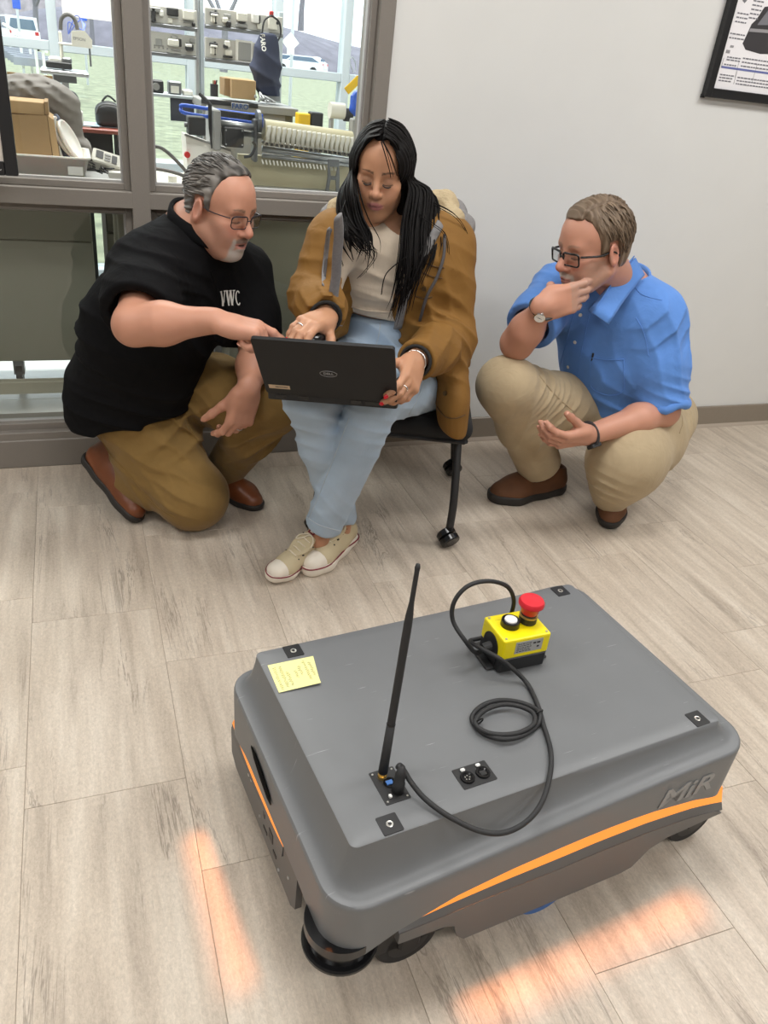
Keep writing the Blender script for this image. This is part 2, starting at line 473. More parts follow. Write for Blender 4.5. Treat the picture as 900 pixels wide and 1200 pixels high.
def head_prims(S, M, woman=False, jaw=1.0, mouth_open=0.0, lid=1.0, nose=1.0):
    """x = the person's right, y = face forward, z = up; origin midway between the ears at eye height"""
    S.frame(M)
    w = 0.94 if woman else 1.0
    S.ell((0, -0.014, 0.032), (0.074 * w, 0.094, 0.084), k=0.01)
    S.ell((0, 0.030, 0.035), (0.063 * w, 0.058, 0.062), k=0.03)                 # forehead
    S.ell((0, 0.030, -0.040), (0.060 * w, 0.058, 0.075), k=0.03)                # mid face
    S.ell((0, 0.034, -0.078), (0.044 * w * jaw, 0.046, 0.040), k=0.03)           # lower face
    for sx in (-1, 1):
        S.cap((sx * 0.053 * w * jaw, -0.002, -0.060), (sx * 0.020, 0.060, -0.104), 0.018, 0.015, k=0.03)  # jaw line
        S.ell((sx * 0.044 * w, 0.056, -0.026), (0.022, 0.020, 0.017), k=0.025)    # cheekbone
        S.ell((sx * 0.034 * w, 0.062, -0.052), (0.020, 0.020, 0.022), k=0.025)    # cheek
    S.ell((0, 0.074, -0.104), (0.021, 0.019, 0.017), k=0.022)                     # chin
    S.cap((-0.034 * w, 0.072, 0.017), (0.034 * w, 0.072, 0.017), 0.013 if not woman else 0.010, k=0.02)   # brow
    for sx in (-1, 1):
        S.ell((sx * 0.031 * w, 0.100, -0.003), (0.017, 0.019, 0.0125), k=0.014, m='s')      # eye hollow
        S.ell((sx * 0.0305 * w, 0.0715, -0.004), (0.0150, 0.0145, 0.0125), k=0.005)      # closed-down upper lid over the eyeball
        S.cap((sx * 0.019 * w, 0.0865, -0.0125), (sx * 0.042 * w, 0.0785, -0.0125), 0.0010, k=0.003, m='s')  # lid crease under the lashes
        S.cap((sx * 0.018 * w, 0.083, -0.017), (sx * 0.042 * w, 0.076, -0.017), 0.0045, k=0.008)
    S.cap((0, 0.083, 0.010), (0, 0.1055 * (1 + (nose - 1) * .3), -0.032), 0.0075 * (0.9 if woman else 1), 0.0105 * nose, k=0.012)
    S.ell((0, 0.106 + 0.004 * (nose - 1), -0.036), (0.0115 * nose, 0.011 * nose, 0.0100 * nose), k=0.008)
    for sx in (-1, 1):
        S.ell((sx * 0.0125 * nose, 0.0965, -0.0395), (0.0075 * nose, 0.010, 0.0075), k=0.006)
        S.ell((sx * 0.0065 * nose, 0.1035, -0.0475), (0.0034, 0.0048, 0.0030), k=0.003, m='s')
    S.ell((0, 0.079, -0.068), (0.026, 0.019, 0.024), k=0.016)                     # muzzle
    f = 1.15 if woman else 0.9
    z1 = -0.0655 + mouth_open * 0.3; z2 = -0.0745 - mouth_open * 0.7
    S.chain([(-0.023, 0.0865, -0.0705), (-0.008, 0.0965, z1), (0, 0.0965, z1 - .0012), (0.008, 0.0965, z1), (0.023, 0.0865, -0.0705)], [0.002, 0.0048 * f, 0.0046 * f, 0.0048 * f, 0.002], k=0.005)
    S.chain([(-0.021, 0.0860, -0.0725), (-0.007, 0.0945, z2 - .001), (0.007, 0.0945, z2 - .001), (0.021, 0.0860, -0.0725)], [0.002, 0.0056 * f, 0.0056 * f, 0.002], k=0.005)
    S.chain([(-0.023, 0.0895, -0.0710), (0, 0.1015, (z1 + z2) / 2), (0.023, 0.0895, -0.0710)], [0.0010, 0.0012 + mouth_open * 0.6, 0.0010], k=0.003, m='s')
    for sx in (-1, 1):                                                            # ears
        R = Matrix.Rotation(sx * math.radians(-20), 3, 'Z') @ Matrix.Rotation(math.radians(-10), 3, 'X')
        e = Vector((sx * 0.076 * w, -0.010, -0.012))
        e = e + Vector((sx * .002, 0, 0)); S.ell(e, (0.0085, 0.0205, 0.034), R=R, k=0.006)
        S.ell(e + Vector((sx * 0.0085, 0.003, 0.002)), (0.0060, 0.0115, 0.021), R=R, k=0.004, m='s')
        S.ell(e + Vector((sx * 0.001, 0.010, -0.003)), (0.004, 0.005, 0.006), k=0.004)
    S.frame(None)

def face_color(v, M, C, base):
    """skin colours by place: lips, brows, lash line, flush, beard; C is a dict of colours (None = none)"""
    Mi = np.linalg.inv(np.array([list(r) for r in M])); p = v @ Mi[:3, :3].T + Mi[:3, 3]
    x, y, z = p[:, 0], p[:, 1], p[:, 2]; ax = np.abs(x)
    col = np.tile(np.array(base), (len(v), 1)) * (1 + 0.05 * wave_noise(v, 60, 2)[:, None])
    head = (ax < 0.12) & (np.abs(y) < 0.13) & (z > -0.14) & (z < 0.14)
    def blend(m, c, a=1.0):
        nonlocal col
        m = (m * a * head)[:, None]; col = col * (1 - m) + np.array(c) * m
    front = sstep(0.03, 0.05, y)
    fl = C.get('flush')
    if fl is not None:
        blend(np.exp(-((ax - 0.042) / 0.022) ** 2 - ((z + 0.035) / 0.022) ** 2) * front, fl, 0.55)
        blend(np.exp(-(ax / 0.016) ** 2 - ((z + 0.033) / 0.016) ** 2) * front, fl, 0.6)
        blend(sstep(0.072, 0.078, ax) * sstep(-0.05, -0.04, z), fl, 0.5)
    if C.get('stubble') is not None:
        zb = np.interp(ax, [0, 0.03, 0.05, 0.08], [-0.05, -0.05, -0.035, -0.01])
        blend(sstep(0.006, -0.006, z - zb) * sstep(-0.005, 0.012, y) * (0.75 + 0.25 * wave_noise(v, 400, 3)), C['stubble'], C.get('stubble_a', 0.4))
    lips = sstep(1.15, 0.85, np.sqrt((x / 0.0245) ** 2 + ((z + 0.0705) / (0.0115 if C.get('full') else 0.0095)) ** 2)) * sstep(0.078, 0.084, y)
    blend(lips, C['lips'], 0.9)
    if C.get('mouth') is not None:
        blend(sstep(1.2, 0.7, np.sqrt((x / 0.014) ** 2 + ((z + 0.0715) / 0.0038) ** 2)) * sstep(0.07, 0.08, y), C['mouth'])
    else:
        blend(sstep(1.3, 0.6, np.sqrt((x / 0.021) ** 2 + ((z + 0.0708) / 0.0013) ** 2)) * sstep(0.07, 0.08, y), np.array(C['lips']) * 0.35)
    bt = (ax - 0.010) / 0.040; zc = 0.0185 + 0.007 * np.sin(np.clip(bt, 0, 1) * 2.3) - 0.003 * bt
    brow = sstep(0, 0.08, bt) * sstep(1.02, 0.85, bt) * sstep(1.2, 0.6, np.abs(z - zc) / (0.0042 * (1 - 0.55 * np.clip(bt, 0, 1)) * C.get('brow_w', 1))) * front
    blend(brow * (0.85 + 0.15 * wave_noise(v, 500, 1)), C['brow'], C.get('brow_a', 0.8))
    ex = (ax - 0.0305) / 0.0145
    lash = sstep(1.05, 0.9, np.abs(ex)) * sstep(1.3, 0.5, np.abs(z + 0.0125 - 0.002 * ex * ex) / 0.0022) * front
    blend(lash, C['lash'], 0.9)
    blend(sstep(1.1, 0.8, np.sqrt(ex ** 2 + ((z + 0.001) / 0.010) ** 2)) * front, C.get('lid', base), 0.5)
    if C.get('beard') is not None:
        tache = sstep(1.1, 0.8, np.sqrt((ax / 0.034) ** 2 + ((z + 0.0555 + ax * 0.25) / 0.0075) ** 2)) * sstep(0.06, 0.07, y)
        blend(tache * (0.9 + 0.1 * wave_noise(v, 350, 1)), C['tache'], 0.92)
        gg = sstep(1.08, 0.9, np.sqrt((x / 0.033) ** 2 + ((z + 0.104) / 0.026) ** 2)) * sstep(0.035, 0.05, y) * (1 - lips)
        gg = np.maximum(gg, sstep(0.004, -0.002, np.abs(ax - 0.028) - 0.0035) * sstep(-0.05, -0.06, z) * sstep(0.05, 0.06, y) * sstep(-0.13, -0.12, z))
        blend(gg * (0.9 + 0.1 * wave_noise(v, 350, 2)), C['beard'], 0.92)
    return np.clip(col, 0.002, 1)

def hand_prims(S, wrist, fdir, thumb_side, curls, s=1.0, spread=(0.10, 0.02, -0.06, -0.16), thumb=((0.75, 0.62, -0.25), (0.12, 0.30)), twist=0.0, slim=1.0):
    """fingers run along fdir, the thumb leaves towards thumb_side; curls: per finger (index..little) three bends in degrees towards the palm.
    Returns the frame (x fingers, y thumb side, z out of the back of the hand) and each fingertip."""
    x = Vector(fdir).normalized(); y = Vector(thumb_side); y = (y - x * y.dot(x)).normalized()
    return x, y
def make_hand(S, wrist, fdir, thumb_side, back, curls, s=1.0, spread=(0.09, 0.02, -0.05, -0.13), thumb=((0.72, 0.62, -0.30), (12, 25)), slim=1.0):
    x = Vector(fdir).normalized(); y = Vector(thumb_side); y = (y - x * y.dot(x)).normalized()
    z = x.cross(y)
    if z.dot(Vector(back)) < 0: z = -z                      # z always leaves the back of the hand
    M = frame_matrix(wrist, x * s, y * s, z * s); S.frame(M)
    q = slim
    S.box((0.050, 0.000, 0.000), (0.046, 0.039 * q, 0.0135), 0.012, k=0.014)
    S.cap((-0.012, 0, 0), (0.03, 0, 0), 0.0255 * q, 0.026 * q, k=0.018, flat=((0, 0, 1), 0.70))
    S.ell((0.034, 0.024 * q, -0.010), (0.032, 0.018, 0.016), k=0.014)          # ball of the thumb
    S.ell((0.038, -0.026 * q, -0.008), (0.034, 0.014, 0.013), k=0.014)
    ys = [0.029, 0.0095, -0.010, -0.0285]; xs = [0.091, 0.096, 0.092, 0.083]; L = [0.074, 0.082, 0.076, 0.060]; r0 = [0.0098, 0.0100, 0.0095, 0.0084]
    tips = []; joints = []
    for i in range(4):
        p = Vector((xs[i], ys[i] * q, 0.000)); a = 0.0; pts = [Vector((xs[i] - 0.03, ys[i] * q * 0.9, 0.001)), p]; 
        for seg, c in zip((0.45, 0.30, 0.25), curls[i]):
            a += math.radians(c)
            d = Vector((math.cos(a), math.sin(spread[i]) * max(0.2, math.cos(a)), -math.sin(a))).normalized()
            p = p + d * (L[i] * seg); pts.append(p)
        r = r0[i] * (0.5 + 0.5 * q)
        S.cap(pts[0], pts[1], r * 0.9, r * 1.08, k=0.008)
        S.chain(pts[1:], [r * 1.08, r * 1.0, r * 0.93, r * 0.80], k=0.0022)
        for j in (2, 3): S.ell(pts[j], (r * 1.06,) * 3, k=0.003)
        tips.append(M @ pts[-1]); joints.append([M @ q_ for q_ in pts])
    d = Vector(thumb[0]).normalized(); p = Vector((0.022, 0.024 * q, -0.010)); pts = [p]
    ax = d.cross(Vector((0.25, -0.35, -1))).normalized()
    for l, c in zip((0.044, 0.034, 0.028), (0,) + tuple(thumb[1])):
        d = Matrix.Rotation(math.radians(c), 3, ax) @ d
        p = p + d * l; pts.append(p)
    S.chain(pts, [0.0145 * (0.5 + 0.5 * q), 0.0118 * (0.5 + 0.5 * q), 0.0108 * (0.5 + 0.5 * q), 0.0088 * (0.5 + 0.5 * q)], k=0.006)
    tips.append(M @ pts[-1]); joints.append([M @ q_ for q_ in pts])
    S.frame(None)
    return M, tips, joints

def nail_mesh(joints, M, fingers=(0, 1, 2, 3, 4), s=1.0):
    """small domed nails set on the backs of the fingertips"""
    bm = bmesh.new(); zc = Vector(M.col[2][:3]).normalized()
    for i in fingers:
        a, b = joints[i][-2], joints[i][-1]; x = (b - a).normalized()
        n = zc - x * zc.dot(x)
        if i == 4: n = Vector(M.col[1][:3]).normalized() * 0.7 + zc * 0.6; n -= x * n.dot(x)
        n.normalize()
        if i != 4 and len(joints[i]) >= 4:
            prev = (joints[i][-2] - joints[i][-3]).normalized(); bend = prev.cross(x)
            if bend.length > 0.05:
                side = bend.normalized(); n2 = side.cross(x)
                n = n2 if n2.dot(n) > 0 or bend.length > 0.2 else n
                if (x - prev).dot(n) > 0: n = -n
        y = n.cross(x)
        Mx = frame_matrix(b + n * 0.0052 * s + x * 0.002 * s, x * s, y * s, n * s)
        r = bmesh.ops.create_uvsphere(bm, u_segments=10, v_segments=6, radius=1.0)
        for v in r['verts']: v.co = Mx @ Vector((v.co.x * 0.0075, v.co.y * 0.0056, v.co.z * 0.0024))
    return bm

# --- hair
CRAN_C = Vector((0, -0.014, 0.032)); CRAN_R = Vector((0.074, 0.094, 0.084))
def on_skull(p, lift):
    """push a head-space point on to the skull, lifted"""
    q = Vector(((p.x - CRAN_C.x) / (CRAN_R.x + lift), (p.y - CRAN_C.y) / (CRAN_R.y + lift), (p.z - CRAN_C.z) / (CRAN_R.z + lift)))
    l = max(q.length, 1e-6); q /= l
    return Vector((CRAN_C.x + q.x * (CRAN_R.x + lift), CRAN_C.y + q.y * (CRAN_R.y + lift), CRAN_C.z + q.z * (CRAN_R.z + lift)))
def short_hair(name, M, parent, material, zmin, thick, flow, cols, part=None, n=260, seed=1, length=0.05, h=0.0025, recede=0.0, lift0=0.006):
    """cap of hair over the skull down to a hairline zmin(y), with clumps laid along flow(p)"""
    Mi = np.linalg.inv(np.array([list(r) for r in M]))
    ys, zs = zip(*zmin)
    def line(p):
        return p[:, 2] - np.interp(p[:, 1], ys, zs) - recede * np.exp(-((np.abs(p[:, 0]) - 0.045) / 0.016) ** 2) * sstep(0.03, 0.05, p[:, 1])
    def disp(P):
        p = P @ Mi[:3, :3].T + Mi[:3, 3]
        g = line(p) + 0.004 * wave_noise(p, 130, 1)
        o = 0.024 * (1 - sstep(-0.006, 0.005, g)) + thick * .55 * (1 - sstep(0.0, 0.028, g))
        e = np.clip((np.abs(p[:, 0]) - 0.05) / 0.03, 0, 1)
        st = flow_coord(p)
        o -= 0.0022 * np.sin(st * 420 + 4 * wave_noise(p, 40, 2)) * (1 - e * 0.3)
        o -= 0.0030 * wave_noise(p, 45, 4)
        if part is not None:
            x0, y0, y1 = part
            o += 0.007 * np.exp(-((p[:, 0] - x0) / 0.0035) ** 2) * sstep(y0, y0 + 0.02, p[:, 1]) * sstep(y1, y1 - .02, p[:, 1]) * (p[:, 2] > 0.03)
        return o
    fl = flow
    def flow_coord(p):
        return fl('coord', p)
    S = Sdf().frame(M)
    S.ell(CRAN_C, tuple(CRAN_R + Vector((thick,) * 3)), k=0.01)
    S.ell((0, 0.030, 0.038), (0.063 + thick * .8, 0.058 + thick, 0.062 + thick), k=0.03)
    S.ell((0, -0.045, -0.035), (0.060 + thick * .4, 0.050, 0.055), k=0.03)
    S.frame(None)
    rnd = random.Random(seed)
    cols = [np.array(c) for c in cols]
    def colr(v):
        p = v @ Mi[:3, :3].T + Mi[:3, 3]
        t = 0.5 + 0.5 * np.sin(flow_coord(p) * 300 + 5 * wave_noise(p, 50, 5))
        side = fl('side', p)
        t = np.clip(t * 0.6 + side, 0, 1)[:, None]
        return cols[0] * (1 - t) + cols[1] * t
    hair = sdf_obj(name, S, h, material, parent, disp=disp, color=colr, slack=0.012, relax=0.15)
    # clumps
    bm = bmesh.new(); vcol = []
    made = 0; tries = 0
    while made < n and tries < n * 30:
        tries += 1
        d = Vector((rnd.gauss(0, 1), rnd.gauss(0, 1), rnd.gauss(0.3, 0.8)))
        p = on_skull(CRAN_C + d * 0.1, thick)
        if line(np.array([p]))[0] < 0.008: continue
        pts = [p.copy()]; rr = []; L = length * rnd.uniform(0.6, 1.2); steps = 6
        q = p.copy(); j = Vector((rnd.uniform(-.25, .25), rnd.uniform(-.25, .25), rnd.uniform(-.2, .2)))
        for i in range(steps):
            f = Vector(fl('dir', q)) + j * 0.7
            q = on_skull(q + f.normalized() * L / steps, thick + lift0 * (0.3 + 0.5 * math.sin(math.pi * i / steps)) * rnd.uniform(0.5, 1.0))
            pts.append(q.copy())
        if line(np.array([pts[-1]]))[0] < -0.004: continue
        r = rnd.uniform(0.0016, 0.0032)
        rings = add_tube(bm, [M @ a for a in pts], [r * 0.4, r, r * 1.1, r, r * .8, r * 0.5, r * 0.15], seg=5, flat=0.5)
        t = min(1, max(0, rnd.random() * 0.6 + float(fl('side', np.array([p]))[0])))
        c = cols[0] * (1 - t) + cols[1] * t
        vcol += [c * rnd.uniform(0.75, 1.25)] * (len(rings) * 5)
        made += 1
    me = bpy.data.meshes.new('hair_clumps'); bm.to_mesh(me); bm.free()
    a = me.color_attributes.new('Col', 'FLOAT_COLOR', 'POINT')
    a.data.foreach_set('color', np.concatenate([np.clip(np.array(vcol), 0, 1), np.ones((len(vcol), 1))], 1).astype(np.float32).ravel())
    o = obj('hair_strands', me, material, hair, world=True, smooth=True)
    return hair

def spectacles(name, M, parent, mframe, mlens, w=0.026, hgt=0.017, rad=0.009, r=0.0016, y=0.098, z=-0.004, thick_top=1.0, temple_z=0.006):
    """two rimmed lenses, bridge and temples, in head space"""
    e = bpy.data.objects.new(name, None); COL.objects.link(e); e.parent = parent; e.matrix_basis = wmat(parent).inverted(); e.empty_display_size = .02
    bm = bmesh.new(); lens = []
    for sx in (-1, 1):
        cx = sx * 0.033
        loop = []
        for px, pz in rrect(w, hgt, rad, 5):
            loop.append(Vector((cx + px, y - 0.10 * abs(cx + px) ** 1.0 * 0.25 - 0.5 * max(0, abs(cx + px) - 0.04), z + pz)))
        add_tube(bm, [M @ p for p in loop], [r * (thick_top if p.z > z + hgt * 0.5 else 1.0) for p in loop], seg=6, closed=True)
        lens.append(loop)
    add_tube(bm, [M @ p for p in catmull([(-0.008, y + 0.000, z + 0.004), (0, y + 0.004, z + 0.007), (0.008, y, z + 0.004)], 4)], r, seg=6)
    obj('rim', bm, mframe, e, world=True, smooth=True)
    for sx in (-1, 1):
        hinge = Vector((sx * (0.033 + w), y - 0.017, z + hgt * 0.55))
        pts = catmull([hinge, hinge + Vector((sx * 0.010, -0.012, 0.0)), (sx * 0.076, 0.030, z + temple_z), (sx * 0.0795, -0.005, z + temple_z + .004), (sx * 0.078, -0.028, z + temple_z - 0.012)], 5)
        obj('temple', tube([M @ Vector(p) for p in pts], r * 1.2, 6, flat=1.0), mframe, e, world=True, smooth=True)
    for loop in lens:
        b2 = bmesh.new(); c = sum(loop, Vector()) / len(loop)
        front = [b2.verts.new(M @ (p + Vector((0, 0.0006, 0)))) for p in loop]; back = [b2.verts.new(M @ (p - Vector((0, 0.0006, 0)))) for p in loop]
        b2.faces.new(front); b2.faces.new(list(reversed(back)))
        for i in range(len(loop)): b2.faces.new((front[i], back[i], back[(i + 1) % len(loop)], front[(i + 1) % len(loop)]))
        bmesh.ops.recalc_face_normals(b2, faces=b2.faces[:])
        obj('lens', b2, mlens, e, world=True)
    return e

def bvh_of(o):
    me = o.data; M = wmat(o.parent) @ o.matrix_basis if o.parent else o.matrix_basis
    vs = [M @ v.co for v in me.vertices]
    return BVHTree.FromPolygons(vs, [tuple(p.vertices) for p in me.polygons])
def project_mesh(me, M, bvh, d, lift=0.0008):
    """lay a flat mesh (placed by M) on a surface along d"""
    d = Vector(d).normalized()
    for v in me.vertices:
        p = M @ v.co
        h = bvh.ray_cast(p - d * 0.15, d, 0.5)
        v.co = (h[0] - d * lift) if h[0] is not None else p
    return me
# ------------------------------------------------------------------ the room
YW = 2.61
m_frame = mat('window_frame_paint', srgb(128, 122, 115), rough=0.42, spec=0.4, noise=0.03, nscale=300)
m_wall = mat('wall_paint', srgb(216, 216, 213), rough=0.6, spec=0.3, noise=0.015, nscale=6, bump=0.12, bscale=350, bdist=0.0006)
m_base = mat('baseboard_vinyl', srgb(136, 126, 113), rough=0.45, noise=0.03, nscale=60)
m_ceil = mat('ceiling_tile', srgb(235, 233, 228), rough=0.9, noise=0.03, nscale=120)
m_lamp = mat('lamp_diffuser', (0.9, 0.9, 0.9), rough=0.4, emit=(1, 0.97, 0.92), estr=2.5)
m_gasket = mat('glazing_gasket', srgb(168, 166, 164), rough=0.4)

def glass_mat(name, tint=(1, 1, 1), refl=0.5):
    m = bpy.data.materials.new(name); m.use_nodes = True; t = m.node_tree; t.nodes.clear()
    o = t.nodes.new('ShaderNodeOutputMaterial'); tr = t.nodes.new('ShaderNodeBsdfTransparent'); gl = t.nodes.new('ShaderNodeBsdfGlossy')
    tr.inputs[0].default_value = (*tint, 1); gl.inputs['Roughness'].default_value = 0.01
    lw = t.nodes.new('ShaderNodeLayerWeight'); lw.inputs['Blend'].default_value = 0.5
    pw = t.nodes.new('ShaderNodeMath'); pw.operation = 'POWER'; pw.inputs[1].default_value = 4.0
    mu = t.nodes.new('ShaderNodeMath'); mu.operation = 'MULTIPLY_ADD'; mu.inputs[1].default_value = refl; mu.inputs[2].default_value = 0.035 * refl
    mx = t.nodes.new('ShaderNodeMixShader')
    t.links.new(lw.outputs['Facing'], pw.inputs[0]); t.links.new(pw.outputs[0], mu.inputs[0]); t.links.new(mu.outputs[0], mx.inputs[0]); t.links.new(tr.outputs[0], mx.inputs[1]); t.links.new(gl.outputs[0], mx.inputs[2])
    t.links.new(mx.outputs[0], o.inputs[0]); return m
m_glass = glass_mat('window_glass', (0.97, 0.985, 0.98), 0.9)
m_lens = glass_mat('spectacle_lens', (0.96, 0.97, 0.98), 1.2)

def floor_mat():
    m = bpy.data.materials.new('stone_look_vinyl'); m.use_nodes = True; t = m.node_tree; B = t.nodes['Principled BSDF']
    L = t.links.new; N = t.nodes.new
    tc = N('ShaderNodeTexCoord'); oi = N('ShaderNodeObjectInfo')
    ad = N('ShaderNodeVectorMath'); ad.operation = 'MULTIPLY_ADD'
    L(oi.outputs['Random'], ad.inputs[0]); ad.inputs[1].default_value = (37, 53, 11); L(tc.outputs['Object'], ad.inputs[2])
    def noise(scale, det, rough, sx, sy, dist=0.0):
        mp = N('ShaderNodeMapping'); mp.inputs['Scale'].default_value = (sx, sy, 1); L(ad.outputs[0], mp.inputs['Vector'])
        n = N('ShaderNodeTexNoise'); n.inputs['Scale'].default_value = scale; n.inputs['Detail'].default_value = det; n.inputs['Roughness'].default_value = rough
        n.inputs['Distortion'].default_value = dist; L(mp.outputs[0], n.inputs['Vector']); return n
    n1 = noise(1, 5, 0.6, 26, 2.2, 0.3)                    # long bands
    cr = N('ShaderNodeValToRGB'); e = cr.color_ramp.elements
    e[0].position = 0.30; e[0].color = (*srgb(171, 158, 143), 1); e[1].position = 0.70; e[1].color = (*srgb(208, 197, 182), 1)
    e2 = e.new(0.5); e2.color = (*srgb(193, 180, 164), 1)
    L(n1.outputs['Fac'], cr.inputs[0])
    n2 = noise(1, 8, 0.78, 210, 110, 0.6)                       # grain
    mr = N('ShaderNodeMapRange'); mr.inputs['From Min'].default_value = .28; mr.inputs['From Max'].default_value = .72; mr.inputs['To Min'].default_value = .76; mr.inputs['To Max'].default_value = 1.20
    L(n2.outputs['Fac'], mr.inputs['Value'])
    n3 = noise(1, 6, 0.66, 13, 1.0, 0.7)                      # veins: thin lines where a stretched noise crosses a level
    ab = N('ShaderNodeMath'); ab.operation = 'SUBTRACT'; L(n3.outputs['Fac'], ab.inputs[0]); ab.inputs[1].default_value = 0.5
    ab2 = N('ShaderNodeMath'); ab2.operation = 'ABSOLUTE'; L(ab.outputs[0], ab2.inputs[0])
    v = N('ShaderNodeMapRange'); v.inputs['From Min'].default_value = 0.0; v.inputs['From Max'].default_value = 0.014; v.inputs['To Min'].default_value = 1; v.inputs['To Max'].default_value = 0
    L(ab2.outputs[0], v.inputs['Value'])
    n4 = noise(1, 3, 0.5, 7, 2.6); g = N('ShaderNodeMapRange'); g.inputs['From Min'].default_value = .47; g.inputs['From Max'].default_value = .66
    L(n4.outputs['Fac'], g.inputs['Value'])
    vm = N('ShaderNodeMath'); vm.operation = 'MULTIPLY'; L(v.outputs[0], vm.inputs[0]); L(g.outputs[0], vm.inputs[1])
    vm2 = N('ShaderNodeMath'); vm2.operation = 'MULTIPLY'; L(vm.outputs[0], vm2.inputs[0]); vm2.inputs[1].default_value = .66
    sc = N('ShaderNodeVectorMath'); sc.operation = 'SCALE'; L(cr.outputs[0], sc.inputs[0]); L(mr.outputs[0], sc.inputs['Scale'])
    mx = N('ShaderNodeMix'); mx.data_type = 'RGBA'; L(vm2.outputs[0], mx.inputs['Factor']); L(sc.outputs[0], mx.inputs['A']); mx.inputs['B'].default_value = (*srgb(104, 94, 84), 1)
    L(mx.outputs['Result'], B.inputs['Base Color'])
    B.inputs['Roughness'].default_value = 0.38; B.inputs['Specular IOR Level'].default_value = 0.45
    bp = N('ShaderNodeBump'); bp.inputs['Strength'].default_value = .25; bp.inputs['Distance'].default_value = .001
    su = N('ShaderNodeMath'); su.operation = 'SUBTRACT'; L(n2.outputs['Fac'], su.inputs[0]); L(vm.outputs[0], su.inputs[1]); L(su.outputs[0], bp.inputs['Height']); L(bp.outputs[0], B.inputs['Normal'])
    return m
m_floor = floor_mat()
m_grout = mat('tile_joint', srgb(150, 138, 124), rough=0.8)

floor = structure('floor', box((-3.2, -3.2, -0.05), (5.2, YW, -0.0015)), m_grout)
TW, TL, TX0 = 0.30225, 0.583, -0.184
tile_me = {}
def tile_mesh(w, l):
    k = (round(w, 3), round(l, 3))
    if k not in tile_me:
        bm = box((-w / 2 + 0.0004, -l / 2 + 0.0004, -0.003), (w / 2 - 0.0004, l / 2 - 0.0004, 0), bevel=0.0005)
        me = bpy.data.meshes.new('tile'); bm.to_mesh(me); bm.free(); me.materials.append(m_floor); tile_me[k] = me
    return tile_me[k]
offs = {0: 0.560, 3: 0.5516, 5: 0.549, -1: 0.087, 1: 0.34, 2: 0.15, 4: 0.24, 6: 0.12, 7: 0.40, 8: 0.02, 9: 0.30}
rr = random.Random(4)
for c in range(-6, 15):
    off = offs.get(c, rr.uniform(0, TL)); y = off - TL * 3
    far = YW - 0.002
    while y < far:
        y1 = min(y + TL, far)
        if y1 - y > 0.01 and y1 > -0.35:
            o = bpy.data.objects.new('tile', tile_mesh(TW, y1 - y)); COL.objects.link(o); o.parent = floor
            o.location = (TX0 + (c + 0.5) * TW, (y + y1) / 2, 0)
        y += TL

WX0, WX1, WT, XW = -1.75, 0.953, 0.13, 5.0       # window opening from WX0 to WX1; wall thickness
bm = bmesh.new()
add_box(bm, (WX1, YW, 0), (XW, YW + WT, 2.75)); add_box(bm, (-3.1, YW, 0), (WX0, YW + WT, 2.75)); add_box(bm, (WX0, YW, 2.35), (WX1, YW + WT, 2.75))
structure('wall_back', bm, m_wall)
m_wall2 = mat('low_bounce_wall_grey', srgb(150, 148, 144), rough=.7)  # the unseen walls, made grey to cut bounced light and deepen contrast
structure('wall_left', box((-3.2, -3.2, 0), (-3.1, YW, 2.75)), m_wall2)
structure('wall_right', box((XW, -3.2, 0), (XW + 0.1, YW, 2.75)), m_wall2)
structure('wall_front', box((-3.1, -3.2, 0), (XW, -3.1, 2.75)), m_wall2)
ceil = structure('ceiling', box((-3.2, -3.2, 2.75), (5.2, YW + WT, 2.85)), m_ceil)
for i, (px, py) in enumerate(PANEL_SPOTS):
    obj('panel_light', box((px - 0.6, py - 0.3, 2.715), (px + 0.6, py + 0.3, 2.752), bevel=.004), m_lamp, ceil)

bb = structure('baseboard_back', box((WX1, YW - 0.012, 0.012), (XW, YW, 0.102), bevel=0.003), m_base)
bm = bmesh.new()                                     # the coved toe along the floor
add_prism(bm, [(0, 0), (-0.020, 0), (-0.018, 0.006), (-0.012, 0.016), (0, 0.016)], 0.8, XW, Matrix(((0, 0, 1, 0), (1, 0, 0, YW), (0, 1, 0, 0), (0, 0, 0, 1))))
obj('toe', bm, mat('baseboard_toe', srgb(172, 160, 146), rough=.4), bb)

# window_1: the glazed screen between the two rooms
win = structure('window_1', box((WX0, YW - 0.016, 0.0), (WX1, YW, 0.100), bevel=0.003), m_frame)
def bar(name, lo, hi, m=m_frame, bv=0.002):
    return obj(name, box(lo, hi, bevel=bv), m, win)
F0, F1 = YW - 0.012, YW + 0.10
MX0, MX1 = 0.1685, 0.2215
RB, RT = 0.846, 0.893
bar('mullion', (MX0, F0, 0.126), (MX1, F1, 2.35)); bar('mullion', (-0.62, F0, 0.126), (-0.567, F1, 2.35)); bar('mullion', (-1.41, F0, 0.126), (-1.357, F1, 2.35))
bar('jamb', (0.905, F0, 0.101), (WX1, F1, 2.35)); bar('jamb', (WX0, F0, 0.101), (WX0 + 0.05, F1, 2.35)); bar('header', (WX0, F0, 2.30), (WX1, F1, 2.35))
bar('rail', (WX0, F0 + .0005, RB), (0.905, F1, RT))
bar('bottom_rail', (WX0 + .05, F0, 0.098), (0.905, F1, 0.126)); bar('bottom_stop', (WX0 + .05, YW + 0.012, 0.124), (0.905, F1, 0.150))
panes = [(-1.357, -0.62), (-0.567, MX0), (MX1, 0.905)]
